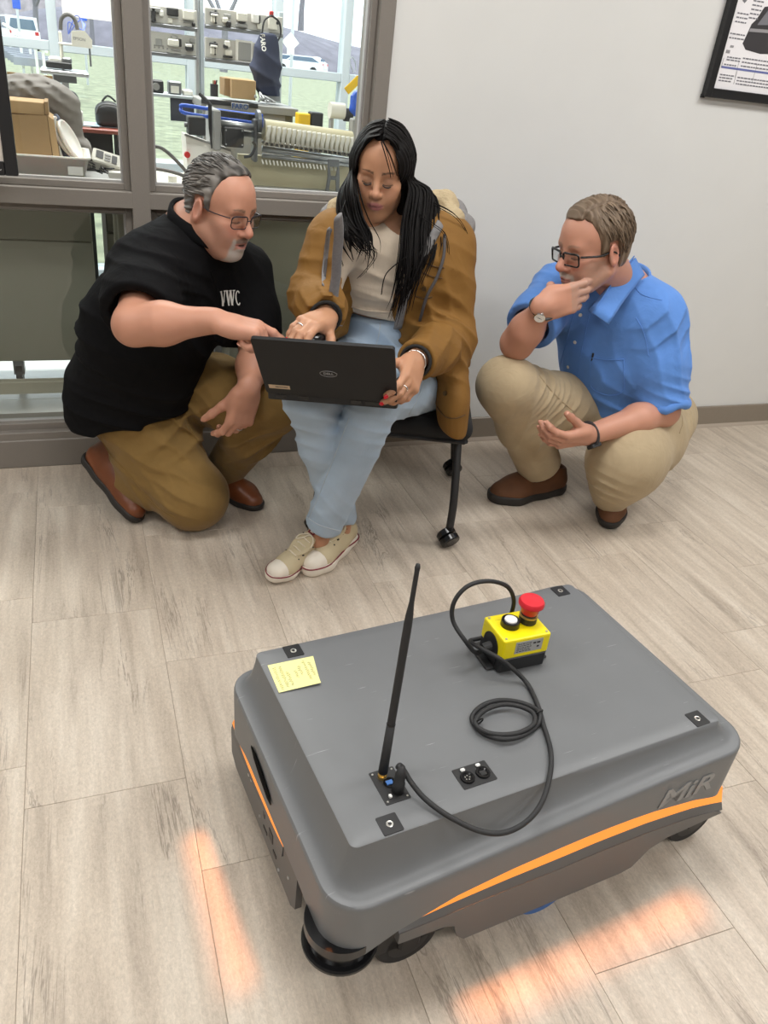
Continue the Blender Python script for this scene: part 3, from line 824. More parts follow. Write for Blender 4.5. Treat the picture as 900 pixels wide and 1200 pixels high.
for x0, x1 in panes:
    for z0, z1 in ((0.126, RB), (RT, 2.30)):
        bw = 0.019; yb = YW + 0.018
        bm = bmesh.new()
        add_box(bm, (x0, yb, z0), (x0 + bw, F1, z1), bevel=.0015); add_box(bm, (x1 - bw, yb, z0), (x1, F1, z1), bevel=.0015)
        add_box(bm, (x0 + bw, yb, z1 - bw), (x1 - bw, F1, z1), bevel=.0015); add_box(bm, (x0 + bw, yb, z0), (x1 - bw, F1, z0 + bw), bevel=.0015)
        st = obj('glazing_bead', bm, m_frame, win)
        bm = bmesh.new(); g = 0.006; yg = YW + 0.036; q = bw
        add_box(bm, (x0 + q, yg, z0 + q), (x0 + q + g, yg + .02, z1 - q)); add_box(bm, (x1 - q - g, yg, z0 + q), (x1 - q, yg + .02, z1 - q))
        add_box(bm, (x0 + q + g, yg, z0 + q), (x1 - q - g, yg + .02, z0 + q + g)); add_box(bm, (x0 + q + g, yg, z1 - q - g), (x1 - q - g, yg + .02, z1 - q))
        obj('gasket', bm, m_gasket, win)
        obj('pane', box((x0 + bw, YW + 0.044, z0 + bw), (x1 - bw, YW + 0.050, z1 - bw)), m_glass, win)

# framed picture on the white wall
pic = empty('framed_print', (0, 0, 0), 'black framed technical print with grey machine drawings on the white wall', 'picture')
P0 = at(826.1, 113.3, y=YW - 0.025); P1 = at(900, 122.2, y=YW - 0.025)
x0, z0 = P0.x, P0.z; PWd, PHt = 0.82, 0.56
m_black = mat('black_frame_paint', (0.012, 0.012, 0.013), rough=0.4)
m_print = mat('print_paper', srgb(238, 236, 238), rough=0.25)
m_ink = mat('print_ink', srgb(120, 120, 126), rough=0.4); m_ink2 = mat('print_dark_ink', srgb(62, 60, 62), rough=0.4); m_ink3 = mat('print_blue_ink', srgb(108, 116, 168), rough=0.4); m_ink4 = mat('print_mid_ink', srgb(150, 148, 150), rough=.4)
fw = 0.030
bm = bmesh.new(); yf0, yf1 = YW - 0.026, YW - 0.001
add_box(bm, (x0, yf0, z0), (x0 + fw, yf1, z0 + PHt), bevel=.002); add_box(bm, (x0 + PWd - fw, yf0, z0), (x0 + PWd, yf1, z0 + PHt), bevel=.002)
add_box(bm, (x0 + fw, yf0, z0), (x0 + PWd - fw, yf1, z0 + fw), bevel=.002); add_box(bm, (x0 + fw, yf0, z0 + PHt - fw), (x0 + PWd - fw, yf1, z0 + PHt), bevel=.002)
obj('frame', bm, m_black, pic)
obj('paper', box((x0 + fw, YW - 0.012, z0 + fw), (x0 + PWd - fw, YW - 0.004, z0 + PHt - fw)), m_print, pic)
bm = bmesh.new()
add_box(bm, (x0 - 0.002, YW - 0.012, z0 - 0.004), (x0 + 0.01, YW - 0.002, z0 + 0.008)); obj('corner_bumper', bm, m_black, pic)
yi = YW - 0.0125
def ink(name, quads, m):
    bm = bmesh.new()
    for a, b, c, d in quads: add_box(bm, (x0 + a, yi - .0003, z0 + b), (x0 + c, yi + .0008, z0 + d))
    return obj(name, bm, m, pic)
rk = random.Random(3); q = []
def para(xa, za, xb, lines, dz=0.0125, hgt=0.0042):
    for i in range(lines):
        x = xa; 
        while x < xb - 0.004:
            w = rk.uniform(0.006, 0.016); q.append((x, za - i * dz, min(x + w, xb), za - i * dz + hgt)); x += w + 0.003
para(0.052, 0.258, 0.10, 3); para(0.102, 0.40, 0.19, 4); para(0.105, 0.35, 0.15, 9); para(0.045, 0.197, 0.110, 2); para(0.06, 0.127, 0.12, 2, .008); para(0.055, 0.104, 0.11, 1); para(0.05, 0.072, 0.112, 3, .009); para(0.13, 0.07, 0.30, 3, .01); para(0.13, 0.13, 0.3, 3, .012); para(0.2, 0.45, 0.6, 5); para(0.36, 0.3, 0.6, 8)
ink('small_print', q, m_ink)['kind'] = 'stuff'
ink('diagram_line', [(0.046, 0.094, 0.75, 0.1005)], m_ink3)
_dl = ink('diagram_lines', [(0.046, 0.094, 0.0475, 0.125), (0.117, 0.07, 0.118, 0.12), (0.12, 0.05, 0.1215, 0.09), (0.2, 0.06, 0.201, 0.12), (0.06, 0.158, 0.075, 0.165), (0.048, 0.14, 0.065, 0.15)], m_ink4); _dl['kind'] = 'stuff'
def inkpoly(name, pts, m, lift=0.0):
    return obj(name, prism([(x0 + a, z0 + b) for a, b in pts], 0, 0.0006, Matrix(((1, 0, 0, 0), (0, 0, -1, yi + .0006 - lift), (0, 1, 0, 0), (0, 0, 0, 1)))), m, pic)
inkpoly('machine_drawing', [(0.055, 0.31), (0.05, 0.335), (0.058, 0.355), (0.07, 0.35), (0.078, 0.358), (0.088, 0.345), (0.086, 0.31), (0.07, 0.29), (0.06, 0.295)], m_ink)
inkpoly('machine_drawing', [(0.060, 0.315), (0.065, 0.342), (0.08, 0.338), (0.082, 0.315), (0.07, 0.298)], m_ink4, .0004)
inkpoly('machine_drawing', [(0.11, 0.175), (0.118, 0.205), (0.125, 0.235), (0.14, 0.25), (0.16, 0.29), (0.22, 0.30), (0.33, 0.28), (0.34, 0.2), (0.30, 0.16), (0.2, 0.152), (0.13, 0.158)], m_ink2)
inkpoly('machine_drawing', [(0.122, 0.212), (0.125, 0.222), (0.3, 0.232), (0.3, 0.222)], m_ink4, .0004)
inkpoly('machine_drawing', [(0.150, 0.235), (0.18, 0.285), (0.21, 0.29), (0.2, 0.24)], m_ink, .0004)

# framed white board standing at the left edge of the photo
sb = empty('presentation_board', (0, 0, 0), 'white presentation board in a black frame at the far left, before the window', 'board')
B0 = at(22, 206, y=2.46)
m_wboard = mat('board_white', srgb(214, 206, 196), rough=0.5)
bm = bmesh.new(); X1, Z0 = B0.x, B0.z
for lo, hi in (((X1 - 0.032, 2.45, Z0), (X1, 2.475, Z0 + 1.0)), ((X1 - 1.3, 2.45, Z0), (X1 - 1.268, 2.475, Z0 + 1.0)), ((X1 - 1.268, 2.45, Z0), (X1 - 0.032, 2.475, Z0 + 0.034)), ((X1 - 1.268, 2.45, Z0 + .966), (X1 - 0.032, 2.475, Z0 + 1.0))):
    add_box(bm, lo, hi, bevel=.002)
obj('frame', bm, m_black, sb)
obj('board_panel', box((X1 - 1.27, 2.458, Z0 + 0.03), (X1 - 0.03, 2.47, Z0 + .97)), m_wboard, sb)
for lx in (X1 - 1.15, X1 - 0.85):
    obj('leg', tube([(lx, 2.48, Z0 + .6), (lx, 2.50, 0.02)], .014, 10), m_black, sb)
    obj('foot', tube([(lx, 2.20, 0.012), (lx, 2.56, 0.012)], .012, 8), m_black, sb)
sq = [(X1 - 0.095 + i * 0.0022, 2.4492, Z0 + 0.016 + 0.004 * math.sin(i * 1.25) * (1.6 if i in (0, 1, 9) else 0.8)) for i in range(26)]
obj('maker_signature', tube(sq, 0.0009, 5, smooth=3), mat('signature_white', srgb(200, 200, 198), rough=.5), sb)
# ------------------------------------------------------------------ the laboratory behind the glass, its outer windows, and the ground outside
m_white = mat('white_enamel', srgb(232, 230, 224), rough=0.4); m_offw = mat('ivory_plastic', srgb(222, 219, 208), rough=0.5)
m_olive = mat('olive_grey_panel', srgb(146, 144, 128), rough=0.5); m_olive2 = mat('olive_grey_apron', srgb(122, 119, 102), rough=0.5)
m_alu = mat('brushed_aluminium', srgb(190, 192, 194), rough=0.32, metal=0.85); m_dark = mat('dark_plastic', (0.02, 0.021, 0.023), rough=0.5)
m_steel = mat('grey_steel', srgb(120, 122, 124), rough=0.4, metal=0.6)
m_card = mat('cardboard', srgb(176, 146, 106), rough=0.85, noise=.05, nscale=30); m_card2 = mat('cardboard_dark', srgb(150, 122, 86), rough=0.85, noise=.05, nscale=30)
m_blue = mat('blue_plastic', srgb(40, 90, 200), rough=0.4); m_navy = mat('navy_cloth', srgb(48, 54, 76), rough=0.85, bump=.3, bscale=60, bdist=.004)
m_red = mat('red_plastic', srgb(190, 40, 40), rough=0.4); m_yel = mat('yellow_plastic', srgb(235, 190, 30), rough=0.5)
m_grey = mat('grey_plastic', srgb(150, 150, 148), rough=0.5); m_beige = mat('beige_panel', srgb(196, 188, 158), rough=0.5); m_board = mat('trainer_board_grey', srgb(198, 196, 190), rough=0.5)
m_lfloor = mat('lab_floor_tile', srgb(205, 205, 200), rough=0.25, noise=.04, nscale=9); m_mul = mat('outer_mullion_white', srgb(186, 196, 202), rough=0.4)
m_cable = mat('grey_cable', srgb(88, 86, 84), rough=0.5); m_tub = mat('translucent_tub', srgb(228, 224, 216), rough=0.35, sss=.2)

V_ = Vector
YO = 4.62                                                   # outer glazed wall
lf = structure('floor_lab', box((-3.1, YW + WT, -0.05), (1.95, YO + .1, -0.0015)), m_lfloor)
for i in range(-6, 5):
    for j in range(4):
        obj('tile', box((i * .45 + .002, YW + WT + j * .46 + .002, -.004), (i * .45 + .448, YW + WT + j * .46 + .458, 0)), m_lfloor, lf)
structure('ceiling_lab', box((-3.2, YW + WT, 2.75), (2.05, YO + .1, 2.85)), m_ceil)
structure('wall_lab_left', box((-3.2, YW + WT, 0), (-3.1, YO + .1, 2.75)), m_wall)
structure('wall_lab_right', box((1.80, YW + WT, 0), (1.95, YO + .1, 2.75)), m_wall)
structure('wall_lab_outer', box((-3.1, YO - .03, 0), (1.80, YO + .1, 0.14)), m_wall)
w2 = structure('window_2', box((-3.1, YO - .06, .14), (1.80, YO + .08, .185), bevel=.004), m_mul)
for x in (-2.4, -1.2, -0.02, 0.62, 1.06, 1.43):
    obj('mullion', box((x - .022, YO - .03, .185), (x + .022, YO + .06, 2.75), bevel=.003), m_mul, w2)
xs = [-3.1, -2.4, -1.2, -0.02, 0.62, 1.06, 1.43, 1.80]
for a, b in zip(xs, xs[1:]):
    obj('transom', box((a + .022, YO - .028, 1.195), (b - .022, YO + .058, 1.237), bevel=.003), m_mul, w2)
    obj('transom', box((a + .022, YO - .028, 1.95), (b - .022, YO + .058, 1.99), bevel=.003), m_mul, w2)
    obj('transom', box((a + .022, YO - .10, .70), (b - .022, YO + .058, .745), bevel=.003), m_mul, w2)
    for z0, z1 in ((.185, .70), (.745, 1.195), (1.237, 1.95), (1.99, 2.75)):
        obj('pane', box((a + .022, YO + .01, z0), (b - .022, YO + .016, z1)), m_glass, w2)
obj('roller_blind', box((0.03, YO - .07, 1.345), (0.58, YO - .06, 2.7)), m_white, w2)

def px_box(u0, v0, u1, v1, y, depth, bevel=0.004):
    """box whose front face spans two photo points at distance y"""
    a, b = at(u0, v0, y=y), at(u1, v1, y=y)
    return box((min(a.x, b.x), y, min(a.z, b.z)), (max(a.x, b.x), y + depth, max(a.z, b.z)), bevel=bevel)
def thing(name, label, cat, group=None): return empty(name, (0, 0, 0), label, cat, group)

# workbench under the window
t = thing('workbench', 'long grey workbench right behind the lower window panes', 'table')
obj('table_top', box((-1.9, 2.75, .845), (0.18, 3.12, .875), bevel=.003), m_grey, t)
obj('stretcher', box((-1.83, 2.765, .195), (0.13, 2.80, .240), bevel=.003), mat('stretcher_paint', srgb(138, 134, 116), rough=.45), t)
for x in (-1.88, -0.95, 0.13): obj('leg', box((x, 2.765, 0), (x + .04, 2.80, .845), bevel=.003), m_olive, t)
for x in (-1.88, 0.13): obj('leg', box((x, 3.05, 0), (x + .04, 3.09, .845), bevel=.003), m_olive, t)
# storage cabinet whose back shows through the lower panes
t = thing('storage_cabinet', 'olive grey cabinet back seen through the lower left pane', 'cabinet')
obj('body', box((-1.5, 3.28, .13), (0.06, 3.55, .60), bevel=.004), m_olive, t)
obj('apron', box((-1.5, 3.27, .603), (0.06, 3.55, .83), bevel=.004), m_olive2, t)
for x in (-1.42, -0.26, 0.0):
    w = obj('caster', cyl((x - .012, 3.34, .05), (x + .012, 3.34, .05), .05, seg=20), m_dark, t); obj('caster_fork', box((x - .02, 3.32, .06), (x + .02, 3.38, .135)), m_steel, w)
t = thing('tall_cabinet', 'dark olive cabinet back seen through the lower right pane', 'cabinet')
obj('body', box((0.115, 3.36, .12), (1.25, 3.53, .62), bevel=.004), m_olive2, t); obj('apron', box((0.115, 3.35, .623), (1.25, 3.53, .80), bevel=.004), mat('dark_apron', srgb(84, 80, 66), rough=.5), t)
for x in (.16, 1.2): obj('foot', cyl((x, 3.45, 0), (x, 3.45, .12), .02), m_steel, t)
obj('edge_strip', box((0.100, 3.33, .12), (0.114, 3.349, .80)), m_alu, t)

# ---- things on the workbench
t = thing('storage_tub', 'translucent white plastic tub full of boxes behind the left pane', 'tub')
A, B = at(20, 207, y=2.80), at(104, 186, y=2.80)
bm = bmesh.new(); tw, th, cx = B.x - A.x + .3, B.z - .876, (A.x - .3 + B.x) / 2
prev = []
for z, s in ((.877, .93), (.877 + th * .92, 1.0), (.877 + th * .92, 1.03), (.877 + th, 1.03), (.877 + th, 0.97), (.90, .90)):
    prev.append([bm.verts.new((cx + x * s, 2.93 + y * s, z)) for x, y in rrect(tw / 2, .13, .03, 4)])
for R0, R1 in zip(prev, prev[1:]):
    for i in range(len(R0)): bm.faces.new((R0[i], R0[(i + 1) % len(R0)], R1[(i + 1) % len(R0)], R1[i]))
bm.faces.new(prev[-1]); bm.faces.new(list(reversed(prev[0]))); bmesh.ops.recalc_face_normals(bm, faces=bm.faces[:])
obj('body', bm, m_tub, t, smooth=True)
obj('label_plate', px_box(80, 205, 97, 196, 2.797, .002, 0), m_white, t)
t = thing('cardboard_box', 'large brown cardboard box leaning in the plastic tub', 'box')
a, b, c, d = at(14, 134, y=2.90), at(55, 135, y=2.90), at(74, 188, y=2.90), at(14, 188, y=2.90)
bm = bmesh.new()
fr = [(-0.16, a.z), (b.x, b.z), (c.x - .03, .92), (-0.16, .92)]
add_prism(bm, fr, 0, .18, Matrix(((1, 0, 0, 0), (0, 0, 1, 2.885), (0, 1, 0, 0), (0, 0, 0, 1)))); obj('carton', bm, m_card2, t)
bm = bmesh.new(); add_prism(bm, [(b.x + .001, b.z), (b.x + .018, b.z - .01), (c.x - .008, .92), (c.x - .028, .92)], 0.004, .17, Matrix(((1, 0, 0, 0), (0, 0, 1, 2.885), (0, 1, 0, 0), (0, 0, 0, 1)))); obj('side_flap', bm, m_card, t)
t = thing('cardboard_tray', 'small flat cardboard carton lying on top of the large box', 'box')
bm = bmesh.new(); z0 = a.z + .003
add_box(bm, (-0.16, 2.90, z0), (b.x - .005, 3.05, z0 + .036), bevel=.002); obj('carton', bm, m_card, t)
obj('flap', box((b.x - .004, 2.895, z0 + .004), (b.x + .006, 3.04, z0 + .04), Matrix.Identity(4)), m_card2, t)
# dust sheet heap
S = Sdf(); p = lambda u, v, y: at(u, v, y=y)
S.ell(p(35, 108, 3.2), (.12, .12, .055), k=.03); S.ell(p(60, 118, 3.2), (.09, .10, .05), k=.03); S.ell(p(75, 132, 3.2), (.05, .08, .05), k=.03); S.cap(p(20, 125, 3.2), p(78, 150, 3.2), .07, .05, k=.04); S.box((-.02, 3.22, .92), (.10, .10, .045), .03, k=.04)
o = sdf_obj('dust_sheet', S, .008, mat('grey_tarpaulin', srgb(118, 112, 106), rough=.7), None, disp=folds([(p(45, 115, 3.12), .16, (.5, 0, 1), 34, .009, 1), (p(30, 105, 3.12), .12, (-.2, .2, 1), 40, .008, 2)]))
tag(o, 'crumpled grey tarpaulin heaped behind the cardboard boxes', 'tarp')
t = tag(obj('cardboard_sheet', px_box(8, 84, 64, 115, 3.36, .01, 0), m_card, None), 'flat cardboard sheet standing behind the grey tarpaulin', 'cardboard')
for i, (u, v, r) in enumerate(((82, 164, .062), (74, 160, .062))):
    c = p(u, v, 2.96 + .02 * i); M = Matrix.Translation(c) @ Matrix.Rotation(math.radians(62), 4, 'Y') @ Matrix.Rotation(math.radians(14), 4, 'X')
    t = thing('plastic_lid', ('front' if i == 0 else 'rear') + ' of two round white lids standing in the tub', 'lid', 'white lids in the tub')
    o = obj('lid', lathe([(r * .9, -.006), (r, -.006), (r, .006), (r * .93, .006), (r * .88, .001)], M, 32), m_tub, t, smooth=True)
S = Sdf(); S.chain([p(66, 138, 3.02), p(72, 160, 3.0), p(78, 184, 2.98)], [.012, .016, .012], k=.01)
tag(sdf_obj('cloth_bag', S, .005, mat('slate_cloth', srgb(92, 98, 116), rough=.8), None, disp=folds([(p(72, 160, 3), .06, (1, 0, .2), 40, .006, 3)])), 'slate blue cloth bag stuffed in the tub beside the lids', 'bag')
# console
t = thing('trainer_console', 'beige electronics console with two small black screens in the left pane', 'console')
c0 = p(126, 190, 2.86); M = Matrix.Translation(c0 + Vector((0, 0, .0))) @ Matrix.Rotation(math.radians(14), 4, 'Y') @ Matrix.Rotation(math.radians(38), 4, 'X')
obj('housing', box((-.048, -.028, -.02), (.048, .028, .018), M, bevel=.004), m_offw, t)
obj('screen', box((-.038, -.012, .0185), (-.016, .018, .0195), M), m_dark, t); obj('screen', box((.010, -.018, .0185), (.026, .014, .0195), M), m_dark, t)
for i in range(3): obj('button_row', box((-.012, -.016 + i * .011, .0185), (.006, -.010 + i * .011, .0205), M), m_grey, t)
bm = bmesh.new(); rk = random.Random(9)
for i in range(9):
    q0 = p(104 + rk.uniform(0, 8), 186 + rk.uniform(0, 14), 2.83); add_tube(bm, catmull([q0, q0 + Vector((.02, .03, -.012)), p(122 + rk.uniform(-6, 14), 202 + rk.uniform(-5, 2), 2.80)], 5), .0022, 5)
o = obj('cable_bundle', bm, m_dark, None); tag(o, 'tangle of dark cables between tub and console', 'cables', kind='stuff')
t = thing('paper_sheet', 'white paper sheet lying at the window sill under the console', 'paper')
obj('sheet', px_box(128, 209, 144, 203, 2.78, .06, 0), m_white, t)
# table with a red top and what stands on it
t = thing('side_table', 'dark table with a red-brown top in the left pane', 'table')
m_redwood = mat('red_brown_laminate', srgb(142, 72, 58), rough=.35)
A, B = p(84, 148, 3.74), p(150, 154, 3.74)
obj('table_top', box((A.x, 3.72, A.z - .018), (B.x, 3.93, A.z), bevel=.004), m_redwood, t)
for x in (A.x + .03, B.x - .05):
    for y in (3.74, 3.88): obj('leg', box((x, y, 0), (x + .03, y + .03, A.z - .018)), m_dark, t)
obj('modesty_panel', box((A.x + .05, 3.80, A.z - .28), (B.x - .06, 3.81, A.z - .018)), m_dark, t)
S = Sdf(); q = at(129, 152, y=3.82)
S.box((q.x, 3.82, A.z + .042), (.055, .04, .04), .022, k=.02); S.ell((q.x, 3.82, A.z + .07), (.042, .035, .03), k=.02)
b0 = sdf_obj('black_bag', S, .006, m_dark, None); tag(b0, 'black zipped bag standing on the red-brown table', 'bag')
obj('handle', tube([(q.x - .025, 3.82, A.z + .095), (q.x, 3.82, A.z + .118), (q.x + .03, 3.82, A.z + .098)], .004, 6, smooth=4), m_dark, b0)
obj('piping', tube([(q.x - .054, 3.785, A.z + .05), (q.x - .03, 3.78, A.z + .085), (q.x + .03, 3.78, A.z + .085), (q.x + .054, 3.785, A.z + .05)], .003, 6, smooth=4), m_steel, b0)
for i, (u, c_) in enumerate(((94, m_white), (104, mat('pale_blue_folder', srgb(170, 200, 215), rough=.5)))):
    q = at(u, 148, y=3.80); tag(obj('folder', box((q.x - .05, 3.74, A.z + .001 + .004 * i), (q.x + .04, 3.90, A.z + .004 + .004 * i), Matrix.Identity(4)), c_, None), ['white folder', 'pale blue folder'][i] + ' lying flat on the red-brown table', 'folder')
S = Sdf(); S.ell(at(84, 120, y=3.62), (.030, .02, .042), k=.01)
o = sdf_obj('chair_back', S, .005, m_dark, None); tag(o, 'rounded black chair back beyond the tarpaulin', 'chair')
_q = at(84, 126, y=3.62); obj('post', tube([_q, V_((_q.x, 3.62, 0))], .008, 8), m_dark, o)
t = tag(obj('small_carton', px_box(82, 146, 97, 131, 3.3, .06), m_white, None), 'small white carton beside the black chair back', 'box')
# scara arm on its stand
t = thing('robot_stand', 'aluminium stand with a slim top carrying the white robot arm', 'stand')
A, B = p(47, 80, 4.0), p(104, 86, 4.0)
obj('table_top', box((A.x, 3.95, A.z - .016), (B.x, 4.25, A.z), bevel=.003), m_alu, t)
for u in (66, 76): q = p(u, 90, 4.05); obj('leg', box((q.x - .014, 4.04, 0), (q.x + .014, 4.08, A.z - .016), bevel=.002), m_alu, t)
obj('crossbar', box((A.x + .05, 4.02, A.z - .045), (B.x - .05, 4.06, A.z - .02)), m_steel, t)
t2 = thing('scara_robot', 'white four axis robot arm with a black cable hoop by the outer window', 'robot arm')
q0, q1 = p(68, 36, 4.1), p(77, 80, 4.1); obj('column', box((q0.x, 4.06, A.z), (q1.x - .004, 4.14, q0.z), bevel=.004), m_offw, t2)
a, b, c, d, e = p(84, 36, 4.05), p(99, 36, 4.05), p(108, 47, 4.05), p(108, 57, 4.05), p(84, 54, 4.05)
o = obj('arm', prism([(a.x, a.z), (b.x, b.z), (c.x, c.z), (d.x, d.z), (e.x, e.z)], 0, .09, Matrix(((1, 0, 0, 0), (0, 0, 1, 4.03), (0, 1, 0, 0), (0, 0, 0, 1)))), m_offw, t2)
obj('shoulder', box((q0.x - .004, 4.05, p(70, 52, 4.1).z), (e.x + .03, 4.12, p(70, 56, 4.1).z + .02), bevel=.003), m_offw, t2)
me = text_mesh('EPSON', .016); M = frame_matrix(p(93, 46, 4.027), (1, 0, -.05), (0, 0, 1), (0, -1, 0)); me.transform(M); obj('arm_lettering', me, m_steel, t2)
obj('cable_hoop', tube([p(71, 35, 4.1), p(72, 22, 4.1), p(79, 17, 4.1), p(87, 22, 4.1), p(91, 35, 4.1)], .008, 10, smooth=6), m_cable, t2, smooth=True)
obj('spindle', tube([p(105, 57, 4.05), p(106, 70, 4.05), p(106.5, 78, 4.05)], .004, 8), m_steel, t2)
for k, (u, v) in enumerate(((92, 19), (97, 24), (84, 26))): obj('thin_hose', tube([p(80, 40, 4.16), p(u - 4, v, 4.16), p(u + 3, v + 4, 4.16), p(98, 36, 4.12)], .0022, 6, smooth=5), mat('blue_hose%d' % k, srgb(90, 110, 190), rough=.4), t2)
t = thing('desk_printer', 'white and black tray device on the aluminium robot stand', 'device')
obj('base', px_box(54, 79, 84, 74, 4.0, .10), m_dark, t); o = obj('tray', px_box(57, 74, 72, 67, 4.02, .07, .008), m_white, t); obj('cover', px_box(73, 74, 84, 68, 4.02, .07, .006), m_steel, t)

# ---- middle pane: trainer boards on posts
m_mod = [m_offw, m_dark, m_grey, m_white]
def trainer(u0, v0, u1, v1, y, label, mods, v2=None):
    t = thing('trainer_board', label, 'panel', 'trainer boards on the aluminium posts')
    a, b = at(u0, v0, y=y), at(u1, v1, y=y)
    obj('board', box((a.x, y, b.z), (b.x, y + .015, a.z), bevel=.002), m_board, t)
    obj('lower_rail', box((a.x, y - .014, b.z - .014), (b.x, y + .012, b.z), bevel=.002), m_steel, t)
    W_, H_ = b.x - a.x, a.z - b.z
    for fx, fz, sx, sz, d, mi, nm in mods:
        x, z = a.x + fx * W_, a.z - fz * H_
        obj(nm, box((x - sx / 2, y - d, z - sz / 2), (x + sx / 2, y, z + sz / 2), bevel=min(.004, d * .3, sx * .2, sz * .2)), m_mod[mi], t)
    return t
YB = 3.95
def outlet(fx, fz): return [(fx, fz - .16, .034, .016, .02, 1, 'switch'), (fx, fz - .10, .030, .008, .024, 3, 'switch'), (fx + .02, fz, .008, .05, .012, 1, 'cable'), (fx, fz + .14, .026, .026, .012, 0, 'socket')]
trainer(166, 4, 231, 33, YB, 'upper left trainer board with relay, fuse block and switch box', [(.22, .25, .05, .016, .02, 2, 'relay'), (.20, .55, .018, .05, .02, 1, 'cable'), (.34, .42, .018, .022, .02, 3, 'switch'), (.14, .5, .02, .02, .014, 2, 'relay'), (.55, .25, .048, .03, .012, 1, 'fuse_block'), (.50, .78, .02, .02, .008, 0, 'socket'), (.58, .55, .03, .006, .01, 2, 'bracket'), (.83, .32, .046, .034, .03, 0, 'switch_box'), (.82, .54, .024, .012, .02, 2, 'relay'), (.82, .72, .034, .005, .01, 2, 'bracket'), (.93, .82, .014, .014, .012, 1, 'knob')])
trainer(168, 35, 230, 66, YB, 'lower left trainer board with an oval socket and black motor', [(.55, .45, .046, .026, .024, 0, 'socket'), (.68, .42, .012, .03, .02, 1, 'cable'), (.58, .18, .028, .014, .01, 2, 'relay'), (.28, .52, .026, .026, .006, 2, 'dial'), (.86, .58, .032, .028, .026, 1, 'motor'), (.84, .50, .026, .01, .03, 3, 'switch'), (.93, .24, .024, .018, .01, 2, 'relay'), (.6, .8, .04, .005, .008, 2, 'bracket')] + [(.2 + .08 * i, .78, .006, .006, .005, 2, 'stud') for i in range(4)] + [(.2 + .08 * i, .68, .006, .006, .005, 2, 'stud') for i in range(3)])
trainer(240, 8, 331, 40, YB - .05, 'upper right trainer board behind the navy covered arm', outlet(.11, .5) + [(.28, .36, .03, .014, .006, 2, 'relay'), (.25, .62, .024, .02, .018, 0, 'socket'), (.29, .80, .022, .022, .02, 1, 'motor'), (.46, .30, .044, .032, .026, 0, 'switch_box'), (.46, .54, .03, .014, .02, 1, 'lever'), (.46, .80, .05, .016, .012, 2, 'bracket'), (.63, .28, .03, .034, .024, 3, 'timer'), (.68, .32, .01, .03, .02, 1, 'cable'), (.69, .72, .02, .022, .01, 0, 'socket'), (.86, .42, .04, .05, .016, 0, 'switch_box'), (.92, .38, .012, .012, .02, 1, 'knob')])
trainer(240, 43, 326, 77, YB - .05, 'lower right trainer board with an empty framed opening', outlet(.11, .5) + [(.29, .22, .024, .024, .02, 3, 'timer'), (.27, .35, .02, .014, .02, 1, 'lever'), (.31, .64, .03, .022, .016, 0, 'socket'), (.30, .84, .04, .008, .014, 1, 'lever'), (.52, .5, .074, .085, .006, 3, 'frame_plate'), (.53, .5, .056, .07, .008, 2, 'inner_plate'), (.71, .26, .03, .022, .014, 0, 'switch_box'), (.72, .58, .028, .022, .014, 0, 'socket')])
for u in (233, 239):
    t = thing('board_post', 'grey aluminium post left of the gap between trainer boards' if u == 233 else 'pale post right of the gap between trainer boards', 'post'); q = at(u, 40, y=YB - .02); obj('post', box((q.x - .010, YB + .02, 0), (q.x + .006, YB + .06, 2.1), bevel=.002), m_alu if u == 233 else m_mul, t)
t = thing('board_post', 'pale post at the right end of the trainer boards', 'post'); q = at(331, 40, y=YB - .05); obj('post', box((q.x, YB + .02, 0), (q.x + .02, YB + .06, at(331, 14, y=YB).z), bevel=.002), m_mul, t)
# shelf with devices
YS = 3.8
t = thing('wall_shelf', 'thin pale shelf below the left trainer boards', 'shelf')
A, B = at(160, 107, y=YS), at(231, 112, y=YS)
obj('board', box((A.x, YS, A.z - .012), (B.x, YS + .2, A.z), bevel=.002), m_mul, t)
for x in (A.x + .02, B.x - .03): obj('support', box((x, YS + .12, 0), (x + .02, YS + .14, A.z - .012)), m_alu, t)
obj('dark_panel', box((at(200, 110, y=YS).x, YS + .02, A.z - .10), (at(228, 110, y=YS).x, YS + .03, A.z - .013)), mat('slate_panel', srgb(70, 74, 86), rough=.5), t)
obj('dark_panel', box((A.x - .02, YS + .02, A.z - .09), (at(178, 110, y=YS).x, YS + .03, A.z - .013)), m_steel, t)
for i, (u0, u1, h, mm, lb) in enumerate(((174, 192, .048, m_dark, 'black camera-like device on the shelf by the mullion'), (198, 213, .05, m_steel, 'grey open-topped device in the middle of the pale shelf'), (215, 226, .022, m_offw, 'low ivory box at the right end of the pale shelf'))):
    a, b = at(u0, 105, y=YS + .02), at(u1, 105, y=YS + .02)
    t = thing('bench_device', lb, 'device'); obj('housing', box((a.x, YS + .02, A.z), (b.x, YS + .09, A.z + h), bevel=.005), mm, t)
    if i == 0: obj('lens', cyl(((a.x + b.x) / 2, YS + .02, A.z + .024), ((a.x + b.x) / 2, YS + .008, A.z + .024), .014, seg=16), m_grey, t)
    if i == 1: obj('display', box((a.x + .008, YS + .015, A.z + .006), (b.x - .012, YS + .021, A.z + .032)), m_offw, t)
